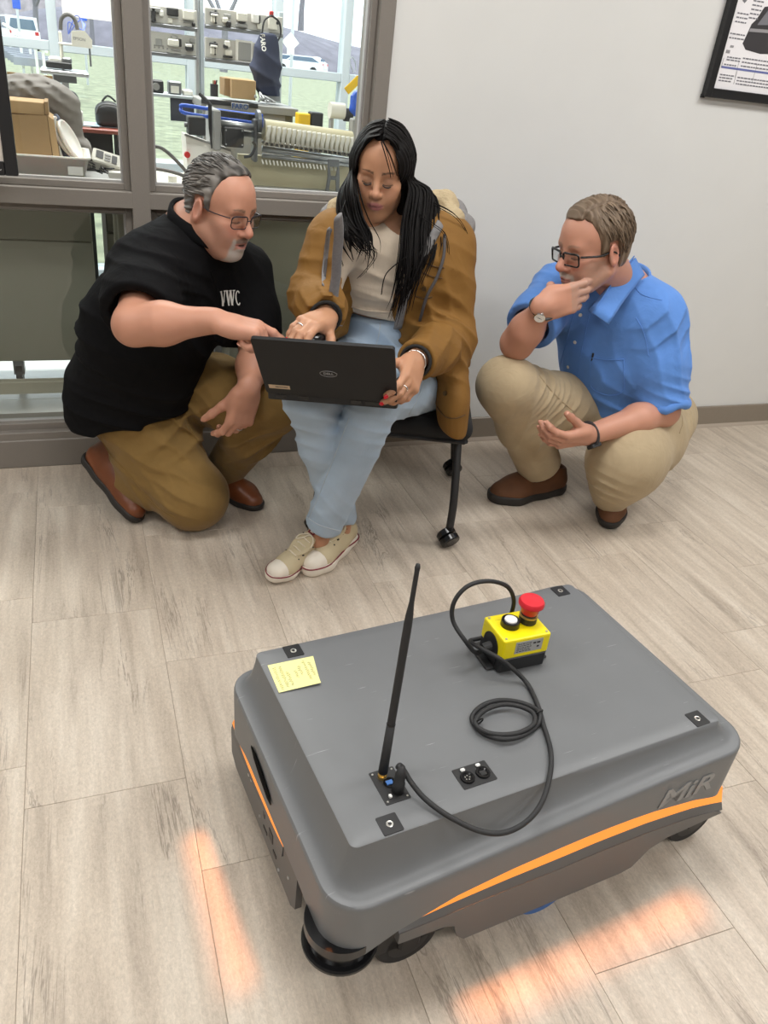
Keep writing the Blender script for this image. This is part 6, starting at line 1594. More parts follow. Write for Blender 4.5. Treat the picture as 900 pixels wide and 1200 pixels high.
fd = folds([(shR + V((0, -.06, -.02)), .11, (.3, .2, 1), 24, .012, 1), (at(200, 345, y=2.05), .10, (.5, 0, 1), 22, .010, 2), (md - f1 * .02 + V((-.1, -.05, 0)), .16, (.35, 0, 1), 13, .010, 3), (lo + V((0, -.12, -.06)), .16, (.2, 0, 1), 16, .012, 4), (at(245, 385, y=2.1), .1, (.8, 0, .6), 18, .010, 5), (shL, .10, (1, 0, .5), 22, .008, 6), (at(262, 340, y=2.1), .09, (.9, 0, .5), 17, .008, 2)])
polo = sub('polo_shirt', S, H_CLOTH, m_polo, p1, disp=fd, slack=.012)
bvp = bvh_of(polo)
ring_ = []
for i in range(28):                                                        # polo collar, a turned-down ring
    a = 2 * math.pi * i / 28; q = nb + V((.012, -.02, .026)) + s1 * (.072 * math.cos(a)) + f1 * (.067 * math.sin(a)) + V((0, 0, -.030 * (math.sin(a) + .0))); ring_.append(q)
bm = bmesh.new(); rr_ = []
for dz, do in ((.012, -.004), (.016, .004), (.004, .012), (-.022, .020), (-.024, .014), (.0, .002)):
    rr_.append([bm.verts.new(q + V((0, 0, dz)) + (q - nb).normalized() * do - V((0, 0, .012 * max(0, math.sin(2 * math.pi * i / 28)) ** 6 if dz < 0 else 0))) for i, q in enumerate(ring_)])
for A, B in zip(rr_, rr_[1:] + rr_[:1]):
    for i in range(28):
        if i in (6, 7): continue
        bm.faces.new((A[i], A[(i + 1) % 28], B[(i + 1) % 28], B[i]))
bmesh.ops.recalc_face_normals(bm, faces=bm.faces[:]); obj('collar', bm, m_polo, polo, world=True, smooth=True)
bm = bmesh.new()                                                          # slab lettering on the chest
def stroke(x0, z0, x1, z1, w): add_prism(bm, [(x0 - w, z0), (x0 + w, z0), (x1 + w, z1), (x1 - w, z1)], 0, .0001)
for x0, x1, x2, mids in ((-.026, -.020, -.012, None), (-.012, -.004, .012, 1)):
    pass
stroke(-.0315, .020, -.0245, -.020, .0028); stroke(-.0180, .020, -.0245, -.020, .0016)
stroke(-.0115, .020, -.006, -.020, .0026); stroke(-.001, .020, -.006, -.020, .0014); stroke(-.001, .020, .0045, -.020, .0026); stroke(.0095, .020, .0045, -.020, .0014)
for x in (-.0315, -.0180, -.0115, -.001, .0095): add_prism(bm, [(x - .0038, .0185), (x + .0038, .0185), (x + .0038, .021), (x - .0038, .021)], 0, .0001)
cp = [(.0205 + .0075 * math.cos(math.radians(a_)), .0195 * math.sin(math.radians(a_))) for a_ in range(45, 316, 15)]
ci = [(.0205 + .0042 * math.cos(math.radians(a_)), .0160 * math.sin(math.radians(a_))) for a_ in range(315, 44, -15)]
nC = len(cp)
for i in range(nC - 1): add_prism(bm, [cp[i], cp[i + 1], ci[nC - 2 - i], ci[nC - 1 - i]], 0, .0001)
bmesh.ops.subdivide_edges(bm, edges=bm.edges[:], cuts=2, use_grid_fill=True)
me = bpy.data.meshes.new('chest_lettering'); bm.to_mesh(me); bm.free()
q, n_ = on_cloth(bvp, 270, 349, 2.0); me.transform(basis(q, V((1, .25, -.02)), V((0, 0, 1)))); project_mesh(me, Matrix.Identity(4), bvp, -n_, .0018)
o = obj('chest_lettering', me, mat('embroidery_white', srgb(228, 226, 220), rough=.8), polo, world=True)
pk = stitch_line('placket', polo, [(247, 318), (252, 332), (256, 348)], 2.0, m_polo, .004, .001)
# trousers
kR, kL = at(226, 580, z=.105), at(322, 470, y=2.10); hR, hL = V((.085, 2.37, .345)), V((.225, 2.43, .36)); aR, aL = at(120, 545, y=2.34), V((.405, 2.315, .105))
S = Sdf()
S.chain([kL, kL.lerp(aL, .5), aL + V((-.005, 0, -.01))], [.078, .075, .066], k=.03); seg_box(S, kL, aL + V((0, 0, -.02)), .05, .12); hollow(S, kL, aL + V((0, 0, -.02)), .052, .02)
S.chain([hL, hL.lerp(kL, .5), kL], [.115, .100, .080], k=.05)
sR = kR.lerp(aR, .70); S.chain([kR, kR.lerp(aR, .5), sR], [.088, .082, .074], k=.03); seg_box(S, kR, sR, .05, .10); hollow(S, kR, sR, .058, .02); S.chain([hR, hR.lerp(kR, .5), kR], [.120, .118, .093], k=.05)
S.ell((.145, 2.40, .37), (.155, .135, .14), R=R1, k=.06); S.ell(kR + V((0, -.01, .0)), (.096, .098, .094), k=.04); S.ell(hR + V((.035, -.08, 0)), (.13, .12, .12), k=.06)
S.cut((0, 0, .006), (0, 0, -1), .01)
fd = folds([(kR.lerp(aR, .3), .10, (1, .3, .5), 24, .013, 1), (hR.lerp(kR, .2) + V((.08, -.08, .05)), .13, (-.6, .2, 1), 16, .016, 2), (kR + V((-.05, -.06, .05)), .08, (.5, 0, 1), 22, .008, 3), (kL.lerp(hL, .5), .10, (1, .4, .3), 17, .012, 4), (kL.lerp(aL, .35) + V((.02, -.05, -.02)), .10, (.9, .2, -.7), 20, .013, 5), (at(215, 500, y=2.2), .09, (.7, 0, .7), 20, .014, 6), (at(180, 530, y=2.2), .12, (.35, 0, 1), 13, .010, 4)])
tr1 = sub('trousers', S, H_CLOTH, m_khaki, p1, disp=fd, slack=.014)
stitch_line('pocket_seam', tr1, [(116, 493), (118, 508), (126, 528), (150, 555), (182, 592), (205, 606)], 2.2, m_khaki, .0016); stitch_line('fly_seam', tr1, [(216, 478), (222, 500), (240, 530)], 2.2, m_khaki, .0016)
shoe('shoe', p1, at(99, 536, y=2.37), at(155, 606, z=.012), V((.75, -.45, .62)), m_leather, m_sole, 1.06, L=.285, tall=.02, disp=folds([(at(140, 590, y=2.25), .05, (.6, -.8, -.3), 50, .005, 2)]))
shoe('shoe', p1, V((.335, 2.395, 0.0)), V((.478, 2.205, 0)), (0, 0, 1), m_leather, m_sole, 1.06, L=.27, tall=.02)
ringq = JL1[2][1].lerp(JL1[2][2], .45); x_ = (JL1[2][2] - JL1[2][1]).normalized(); Mr = basis(ringq, x_, x_.orthogonal())
obj('ring', tube([Mr @ V((0, .0112 * math.cos(k * .393), .0112 * math.sin(k * .393))) for k in range(16)], .0018, 6, closed=True), m_silver, p1, world=True, smooth=True)
# ================================================================= seated woman
p2 = empty('person', (.72, 1.98, 0), 'woman with long black hair in a mustard jacket seated with a laptop', 'person')
f2 = V((-.36, -.93, 0)).normalized(); s2 = V((.93, -.36, 0)).normalized()      # facing; towards her left (right in the photo)
R2 = basis((0, 0, 0), s2, -f2)
HC2 = at(447, 199, y=2.02); M2 = head_matrix(HC2, (-.42, -.86, -.22), (-.05, -.15, 1), .87)
wR, wL = at(397, 284, y=1.99), at(522, 288, y=2.06); wnb = at(470, 279, y=2.09)
weR, weL = at(370, 348, y=1.93), at(529, 398, y=1.95); wwR, wwL = at(382, 373, y=1.77), at(486, 424, y=1.66)
wch, wwa = at(458, 315, y=2.05), at(452, 375, y=2.07); wpe = at(468, 425, y=2.08)
whR, whL = at(430, 432, y=2.06), at(505, 438, y=2.08)
wkR, wkL = at(364, 466, y=1.79), at(440, 466, y=1.74); waR, waL = V((.672, 1.905, .115)), V((.607, 1.868, .125))
S = Sdf(); head_prims(S, M2, woman=True, jaw=.95)
S.cap(M2 @ V((0, -.025, -.055)), wnb + V((0, .01, .0)), .047, .052, k=.03); S.ell(wch, (.145, .09, .13), R=R2, k=.05); S.cap(wnb, wR, .045, .048, k=.04); S.cap(wnb, wL, .045, .048, k=.04)
S.ell(wwa, (.12, .09, .12), R=R2, k=.05)
for a, b, c in ((wR, weR, wwR), (wL, weL, wwL)): S.chain([a, b, b.lerp(c, .35), c], [.044, .038, .038, .023], k=.02)
HR2, TR2, JR2 = make_hand(S, wwR, at(349, 384, y=1.68) - wwR, V((.55, -.75, -.1)), V((-.2, -.35, 1)), [(20, 30, 18), (22, 32, 18), (24, 34, 18), (26, 34, 18)], .96, thumb=((.62, .62, -.40), (10, 18)), slim=.86)
HL2, TL2, JL2 = make_hand(S, wwL, at(474, 472, y=1.53) - wwL, V((-.75, -.2, .8)), V((.8, -.7, .25)), [(14, 20, 15), (22, 40, 24), (32, 46, 26), (38, 48, 28)], .98, thumb=((.70, .58, -.30), (10, 16)), slim=.86)
S.cap(wwa, wpe, .10, .10, k=.03); S.chain([wpe, whR, wkR, waR + V((0, 0, .05)), waR + V((0, 0, -.05))], [.09, .07, .045, .034, .034]); S.chain([wpe, whL, wkL, waL + V((0, 0, .05)), waL + V((-.015, -.01, -.05))], [.09, .07, .045, .034, .033])
C2 = dict(flush=(.50, .24, .15), lips=(.36, .13, .13), brow=(.018, .011, .008), brow_w=.95, brow_a=.9, lash=(.008, .005, .005), lid=(.36, .20, .13), full=1)
b2 = sub('body', S, .0026, m_skin, p2, color=lambda v: face_color(v, M2, C2, (.45, .228, .130)))
nails(JL2, HL2, m_nailr, p2); nails(JR2, HR2, m_nailr, p2)
bm = bmesh.new()
for sx in (-1, 1): add_tube(bm, [M2 @ V((sx * x, y, z)) for x, y, z in catmull([(.0155, .0885, -.0115), (.023, .0905, -.0150), (.032, .0875, -.0165), (.040, .0815, -.0150), (.0455, .0745, -.0115)], 4)], [.0006 + .0012 * math.sin(math.pi * min(1, i / 14)) for i in range(17)], 6)
obj('eyelashes', bm, mat('lash_black', (.006, .004, .004), rough=.6), b2, world=True, smooth=True)
# sweater and jeans
S = Sdf(); S.ell(wch, (.165, .112, .15), R=R2, k=.06); S.ell(wwa, (.145, .115, .16), R=R2, k=.06); S.ell(wpe + V((0, 0, .03)), (.16, .125, .11), R=R2, k=.06); S.cap(wnb + V((0, 0, -.035)), wR, .062, .06, k=.05); S.cap(wnb + V((0, 0, -.035)), wL, .062, .06, k=.05)
S.cap(wR, weR, .056, .052, k=.03); S.cap(wL, weL, .056, .052, k=.03)
for sx in (-1, 1): S.ell(wch + s2 * (sx * .065) + f2 * .058 + V((0, 0, -.035)), (.056, .045, .060), R=R2, k=.05)
S.cut(at(445, 380, y=1.93), (0, .12, -1), .004); S.cap(wnb + V((-.015, -.05, .0)), wnb + V((-.03, -.08, .12)), .058, .075, k=.004, m='s')
kn = sub('sweater', S, H_CLOTH, m_knit, p2, disp=folds([(at(440, 350, y=1.95), .10, (.2, 0, 1), 18, .006, 1), (at(430, 365, y=1.95), .06, (.1, 0, 1), 30, .006, 2)]), slack=.01)
bvk = bvh_of(kn)
stitch_line('hem_band', kn, [(405, 357), (430, 364), (462, 366)], 1.95, m_knit, .0022)
S = Sdf()
S.chain([whR, whR.lerp(wkR, .55), wkR], [.105, .088, .068], k=.04); S.chain([wkR, wkR.lerp(waR, .35), waR + V((0, 0, .0))], [.064, .060, .050], k=.03); seg_box(S, wkR, waR + V((0, 0, -.005)), .05, .09)
S.chain([whL, whL.lerp(wkL, .55), wkL], [.108, .088, .068], k=.006)
hemL = at(379, 616, y=1.85); S.chain([wkL, wkL.lerp(hemL, .35), hemL], [.068, .066, .054], k=.006); seg_box(S, wkL, hemL, .04, .075); hollow(S, wkL, hemL, .046, .015)
S.ell(wpe + V((0, 0, -.01)), (.185, .15, .125), R=R2, k=.05); S.cap(wpe, wwa + V((0, 0, -.02)), .135, .125, k=.05); S.cut(wwa + V((0, 0, .03)), (0, 0, 1), .01)
jn = sub('jeans', S, H_CLOTH, m_denim, p2, slack=.012, disp=folds([(wkL + V((.0, .05, -.06)), .09, (.3, .3, 1), 26, .010, 1), (wkR + V((0, .05, -.06)), .09, (.3, .3, 1), 26, .010, 2), (at(430, 400, y=1.95), .10, (.6, .4, .5), 24, .009, 3), (hemL + V((0, 0, .10)), .10, (.6, 0, .6), 24, .005, 4), (at(470, 470, y=1.9), .08, (.5, 0, .8), 30, .008, 5), (at(410, 480, y=1.8), .05, (.2, .2, 1), 36, .006, 6)]))
m_seam = mat('denim_seam', srgb(182, 192, 200), rough=.9)
stitch_line('side_seam', jn, [(497, 446), (488, 470), (470, 500), (456, 528), (440, 560), (424, 592), (412, 618)], 1.8, m_seam, .0012); stitch_line('side_seam', jn, [(409, 490), (398, 520), (386, 550), (372, 585), (362, 608)], 1.8, m_seam, .0010)
stitch_line('fly_seam', jn, [(446, 378), (444, 392), (441, 404)], 1.9, m_seam, .0014); stitch_line('hem_seam', jn, [(357, 604), (372, 614), (386, 619), (398, 622)], 1.83, m_seam, .0014)
# jacket: open shell with hood
S = Sdf()
for a, b, c, e in ((wR, weR, wwR, .93), (wL, weL, wwL, .96)):
    q = b.lerp(c, e); S.cap(a, a.lerp(b, .5), .071, .068, k=.03); S.cap(a.lerp(b, .5), b, .068, .066, k=.03); S.cap(b, b.lerp(c, .5), .066, .060, k=.03); S.cap(b.lerp(c, .5), q, .060, .050, k=.03)
    seg_box(S, b, q, .05, .065); hollow(S, b, q, .036, .03)
S.ell(wch + V((.02, .005, .0)), (.190, .146, .175), R=R2, k=.06); S.ell(wwa + V((.015, .02, 0)), (.200, .150, .19), R=R2, k=.06); S.ell(wpe + V((.02, .03, .01)), (.205, .165, .13), R=R2, k=.06)
S.cap(wnb + V((0, .02, -.02)), wR, .072, .074, k=.05); S.cap(wnb + V((0, .02, -.02)), wL, .072, .074, k=.05)
S.chain([at(396, 372, y=1.99), at(398, 395, y=1.98)], [.05, .04], k=.04)
S.ell(wch + f2 * .0, (.172, .118, .16), R=R2, k=.01, m='s'); S.ell(wwa, (.160, .128, .20), R=R2, k=.01, m='s'); S.ell(wpe, (.175, .140, .16), R=R2, k=.01, m='s')
S.chain([at(455, 258, y=1.93), at(446, 300, y=1.91), at(431, 345, y=1.90), at(430, 385, y=1.92), at(432, 440, y=1.94)], [.125, .110, .085, .082, .09], k=.012, m='s')
S.cap(wnb + V((0, -.01, .02)), wnb + V((-.02, -.06, .14)), .070, .09, k=.01, m='s')
for a, b in ((whL + V((0, .0, -.01)), wkL), (whR, wkR)): S.cap(a, b, .118, .10, k=.01, m='s')
S.chain([at(519, 395, y=1.97), at(527, 435, y=1.90), at(531, 470, y=1.86), at(532, 500, y=1.85)], [.070, .080, .078, .074], k=.03, flat=(s2, .50)); S.cut(at(540, 505, y=1.85), (-.25, .1, -1), .006)
jk = sub('jacket', S, H_CLOTH, m_coat, p2, slack=.014, disp=folds([(weR, .08, (.15, .3, 1), 26, .008, 1), (weL + V((-.05, -.06, .03)), .10, (.5, .5, 1), 20, .012, 2), (weL.lerp(wwL, .6), .09, (-.9, .4, .6), 22, .009, 3), (wL + V((-.04, -.07, -.06)), .10, (.3, .5, 1), 15, .007, 4), (wR + V((-.02, -.04, -.08)), .10, (-.2, 0, 1), 18, .008, 5), (at(500, 350, y=1.9), .10, (1, 0, .4), 16, .008, 6), (at(527, 450, y=2.0), .12, (1, 0, -.1), 14, .007, 7), (wwR + V((0, .03, .03)), .06, (0, -.4, 1), 36, .008, 8)]))
bvj = bvh_of(jk); m_dk = mat('dark_lining', (.012, .011, .010), rough=.9); m_snap = mat('bronze_snap', srgb(96, 76, 48), rough=.35, metal=.7)
# grey jersey edges of the hood lining, drawn down both fronts
def ribbon(name, px, y0, m, w, lift=.004, flat=.35):
    uv = catmull_px(px, 5); ys = np.array([on_cloth(bvj, u, v, y0)[0].y for u, v in uv]); ts = np.arange(len(ys))
    ok = np.abs(ys - np.percentile(ys, 22)) < .030
    co = np.polyfit(ts[ok], ys[ok], 2 if ok.sum() > 5 else 1)
    P2 = [at(u, v, y=float(np.polyval(co, t)) - lift - .006) for t, (u, v) in zip(ts, uv)]
    return obj(name, tube(P2, w, 8, flat=flat, up=(0, -1, .2)), m, jk, world=True, smooth=True)
ribbon('front_edge', [(396, 254), (397, 275), (395, 300), (394, 322), (391, 345), (391, 365), (396, 383)], 1.92, m_hood, .0125)
ribbon('front_edge', [(516, 262), (504, 284), (488, 312), (475, 345), (466, 385)], 1.94, m_hood, .0125)
ribbon('front_edge_fold', [(385, 268), (383, 290), (380, 315), (379, 335)], 1.92, m_hood, .006)
ribbon('drawcord', [(521, 275), (520, 300), (512, 325), (500, 348), (492, 376)], 1.94, mat('dark_cord', srgb(70, 66, 66), rough=.8), .0045, flat=.8)
ribbon('drawcord', [(388, 268), (382, 288), (382, 306), (380, 325)], 1.92, MATS['dark_cord'], .004, flat=.8)
for u, v in ((488, 309), (473, 341), (497, 338)): q, n_ = on_cloth(bvj, u, v, 1.94); obj('snap', cyl(q, q + n_ * .004, .0065, seg=14), m_snap, jk, world=True)
for u, v in ((522, 461), (505, 428)): q, n_ = on_cloth(bvj, u, v, 2.0); obj('snap', cyl(q, q + n_ * .004, .0065, seg=14), m_snap, jk, world=True)
stitch_line('pocket_flap', jk, [(494, 306), (508, 312), (520, 314)], 1.94, m_seamc, .0022, .001); stitch_line('pocket_flap', jk, [(492, 318), (506, 324), (518, 326)], 1.94, m_seamc, .0018, .001); stitch_line('pocket_seam', jk, [(487, 347), (498, 350), (506, 348)], 1.94, m_seamc, .002, .001); stitch_line('front_seam', jk, [(495, 300), (486, 322), (474, 352), (468, 385), (466, 402)], 1.94, m_seamc, .0022, .001); stitch_line('hem_seam', jk, [(512, 476), (522, 488), (534, 490), (545, 486)], 2.05, m_seamc, .0018, .001)
for b, c, e in ((weR, wwR, .95), (weL, wwL, .98)):
    x = (c - b).normalized(); M_ = basis(b.lerp(c, e), x, x.orthogonal())
    obj('cuff_band', tube([M_ @ V((0, .037 * math.cos(k * .314), .037 * math.sin(k * .314))) for k in range(20)], .0045, 6, closed=True), m_dk, jk, world=True, smooth=True)
x = (wwL - weL).normalized(); M_ = basis(weL.lerp(wwL, 1.0), x, x.orthogonal())
obj('bracelet', tube([M_ @ V((.002, .0275 * math.cos(k * .262), .0275 * math.sin(k * .262))) for k in range(24)], .002, 6, closed=True), m_silver, p2, world=True, smooth=True)
# hood: fleece-lined collar roll behind the neck with grey outside
S = Sdf(); S.chain([at(404, 262, y=1.95), at(398, 246, y=2.02), at(430, 236, y=2.12), at(480, 235, y=2.16), at(520, 240, y=2.14), at(530, 258, y=2.06), at(520, 272, y=1.99)], [.018, .026, .032, .034, .034, .028, .018], k=.03)
hd = sub('hood_lining', S, .005, m_fleece, jk, disp=lambda P: .004 * wave_noise(P, 120, 3))
S = Sdf(); S.chain([at(400, 272, y=1.98), at(392, 254, y=2.05), at(430, 244, y=2.18), at(480, 246, y=2.23), at(528, 252, y=2.20), at(541, 266, y=2.10), at(524, 282, y=2.01)], [.018, .030, .042, .044, .042, .032, .018], k=.03)
sub('hood', S, .005, m_hood, jk, disp=folds([(at(530, 258, y=2.05), .07, (1, 0, -.6), 26, .010, 3), (at(396, 256, y=2.0), .06, (.3, 0, 1), 26, .008, 1)]), slack=.01)
# necklaces
na, nb2 = M2 @ V((0, -.025, -.055)), wnb
for k, t_ in enumerate((.60, .72, .86)):
    c = na.lerp(nb2, t_); x = (nb2 - na).normalized(); x = (x + V((0, .35, 0))).normalized(); M_ = basis(c + V((-.002, -.006, 0)), x, x.orthogonal())
    obj('necklace', tube([M_ @ V((0, (.0525 + .0015 * k) * math.cos(q_ * .2094), (.0525 + .0015 * k) * math.sin(q_ * .2094))) for q_ in range(30)], .0013, 6, closed=True), m_silver, p2, world=True, smooth=True)
for J, i in ((JR2, 2), (JL2, 1)):
    a, b = J[i][1], J[i][2]; x = (b - a).normalized(); M_ = basis(a.lerp(b, .45), x, x.orthogonal()); obj('ring', tube([M_ @ V((0, .0098 * math.cos(k * .393), .0098 * math.sin(k * .393))) for k in range(16)], .0018, 6, closed=True), m_silver, p2, world=True, smooth=True)
# hair: a cap from the parting and long locks falling over both shoulders
Mi2 = np.linalg.inv(np.array([list(r) for r in M2]))
def wh_disp(P):
    p = P @ Mi2[:3, :3].T + Mi2[:3, 3]
    ax = np.abs(p[:, 0] - .004)
    edge = np.interp(ax, [0, .02, .04, .055, .066, .08], [.094, .098, .084, .050, -.01, -.16])      # forehead opening: hair only above this near the face
    g = p[:, 2] - edge + .003 * wave_noise(p, 120, 1)
    face = sstep(.012, .030, p[:, 1])
    o = .030 * face * (1 - sstep(-.005, .005, g))
    o += .006 * np.exp(-(ax / .003) ** 2) * (p[:, 2] > .05)
    o -= .0016 * np.sin(p[:, 1] * 480 + 4 * wave_noise(p, 30, 2)) * sstep(.01, .03, ax)
    return o
S = Sdf().frame(M2); S.ell(CRAN_C + V((0, -.004, .002)), (.088, .106, .095), k=.01); S.ell((0, .030, .035), (.076, .066, .072), k=.03)
S.cap((0, -.06, .0), (0, -.075, -.12), .072, .066, k=.04, flat=((0, 1, 0), .75))
for sx in (-1, 1): S.cap((sx * .066, -.002, .02), (sx * .073, -.004, -.10), .024, .022, k=.03)
S.frame(None)
wh = sub('hair', S, .0032, m_hairb, p2, disp=wh_disp, slack=.012, relax=.15, color=lambda v: np.tile(np.array((.005, .004, .0038)), (len(v), 1)) * (1 + .3 * wave_noise(v, 90, 2)[:, None]))
rk = random.Random(21); bm = bmesh.new()
hp2 = lambda x, y, z: M2 @ V((x, y, z))
guides = {-1: [  # photo-right side (her left): head-space sweep, then world points down the front
    ([(-.006, .058, .118), (-.030, .062, .104), (-.060, .050, .060), (-.078, .030, .0)], [at(479, 226, y=1.95), at(473, 260, y=1.92), at(470, 306, y=1.88), at(466, 352, y=1.88), at(461, 372, y=1.88)]),
    ([(-.006, .02, .128), (-.045, .02, .110), (-.080, .012, .05), (-.088, .008, -.02)], [at(493, 226, y=1.98), at(486, 272, y=1.92), at(482, 318, y=1.88), at(472, 350, y=1.88), at(466, 366, y=1.89)]),
    ([(-.006, -.03, .128), (-.05, -.03, .108), (-.086, -.02, .05), (-.092, -.02, -.02)], [at(504, 228, y=2.02), at(500, 268, y=1.95), at(496, 300, y=1.90), at(484, 330, y=1.89), at(474, 352, y=1.89)]),
    ([(-.006, -.07, .105), (-.05, -.07, .09), (-.085, -.06, .03), (-.088, -.06, -.05)], [at(508, 236, y=2.07), at(512, 262, y=2.01), at(513, 285, y=1.95), at(503, 308, y=1.93), at(494, 325, y=1.92)])],
  1: [
    ([(.006, .058, .118), (.032, .060, .102), (.058, .050, .06), (.074, .034, .0)], [at(418, 224, y=1.95), at(424, 254, y=1.93), at(434, 280, y=1.90), at(429, 300, y=1.885), at(423, 312, y=1.885)]),
    ([(.006, .02, .128), (.045, .02, .108), (.080, .014, .05), (.086, .008, -.02)], [at(405, 226, y=1.97), at(410, 255, y=1.94), at(418, 276, y=1.90), at(424, 286, y=1.885), at(434, 293, y=1.89)]),
    ([(.006, -.03, .125), (.05, -.03, .105), (.085, -.02, .04), (.09, -.02, -.03)], [at(398, 230, y=2.0), at(398, 258, y=1.95), at(404, 276, y=1.89), at(412, 285, y=1.885), at(420, 292, y=1.885)])]}
for side, gs in guides.items():
    for k in range(150 if side == -1 else 120):
        f_ = rk.random() * (len(gs) - 1.001); i = int(f_); f_ -= i
        a, b = gs[i], gs[i + 1]
        sk = [hp2(*V(p).lerp(V(q), f_)) for p, q in zip(a[0], b[0])]; dn = [p.lerp(q, f_) for p, q in zip(a[1], b[1])]
        j = V((rk.gauss(0, 1), rk.gauss(0, 1), rk.gauss(0, 1))); cut = rk.uniform(.72, 1.03)
        pts = [q + j * .0022 for q in sk] + [q + j * (.0035 + .0028 * m_) for m_, q in enumerate(dn)]
        pts = catmull(pts, 5); pts = pts[:max(12, int(len(pts) * cut))]; n_ = len(pts); r = rk.uniform(.0026, .0052)
        add_tube(bm, pts, [r * min(1, .35 + m_ / 6) * (1 - (m_ / (n_ - 1)) ** 3 * .92) for m_ in range(n_)], 5, flat=.55)
for pts in ([at(405, 235, y=1.95), at(396, 262, y=1.88), at(396, 290, y=1.87), at(402, 312, y=1.88)], [at(490, 250, y=1.94), at(507, 262, y=1.92), at(522, 275, y=1.93), at(526, 300, y=1.93), at(518, 322, y=1.93)], [at(500, 235, y=2.0), at(530, 250, y=1.99), at(545, 268, y=1.99), at(550, 285, y=1.99)], [at(476, 300, y=1.86), at(452, 320, y=1.86), at(446, 345, y=1.87)], [at(474, 330, y=1.86), at(462, 350, y=1.86), at(455, 372, y=1.87)], [at(432, 285, y=1.85), at(440, 300, y=1.86), at(428, 318, y=1.87), at(420, 326, y=1.88)], [at(406, 255, y=1.9), at(408, 280, y=1.86), at(414, 305, y=1.88)],
            [hp2(-.004, .080, .105), hp2(-.022, .100, .075), hp2(-.036, .100, .040), hp2(-.042, .096, .018)], [hp2(-.004, .080, .105), hp2(-.028, .096, .078), hp2(-.044, .092, .045), hp2(-.053, .084, .02)]):
    for k in range(3):
        j = V((rk.gauss(0, .002), rk.gauss(0, .002), rk.gauss(0, .002))); P = catmull([q + j for q in pts], 6); add_tube(bm, P, [.0011 * (1 - .6 * i / len(P)) for i in range(len(P))], 5)
for sx in (-1, 1):                                       # side-swept front over the temples
    for k in range(46 if sx == 1 else 30):
        t = rk.random(); P = catmull([hp2(sx * .004, .074 - .05 * t, .116 + .010 * t), hp2(sx * (.030 + .012 * rk.random()), .076 - .05 * t, .103), hp2(sx * (.056 + .010 * t), .062 - .05 * t, .062), hp2(sx * (.070 + .008 * t), .042 - .035 * t, .01), hp2(sx * (.074 + .008 * t), .030 - .03 * t, -.05)], 5)
        r = rk.uniform(.002, .0042); add_tube(bm, P, [r * min(1, .3 + i / 6) * (1 - .5 * i / len(P)) for i in range(len(P))], 5, flat=.5)
me = bpy.data.meshes.new('hair_locks'); bm.to_mesh(me); bm.free()
cl = np.tile(np.array((.005, .004, .0038)), (len(me.vertices), 1)); at_ = me.color_attributes.new('Col', 'FLOAT_COLOR', 'POINT'); at_.data.foreach_set('color', np.concatenate([cl, np.ones((len(cl), 1))], 1).astype(np.float32).ravel())
obj('hair_locks', me, m_hairb, wh, world=True, smooth=True)
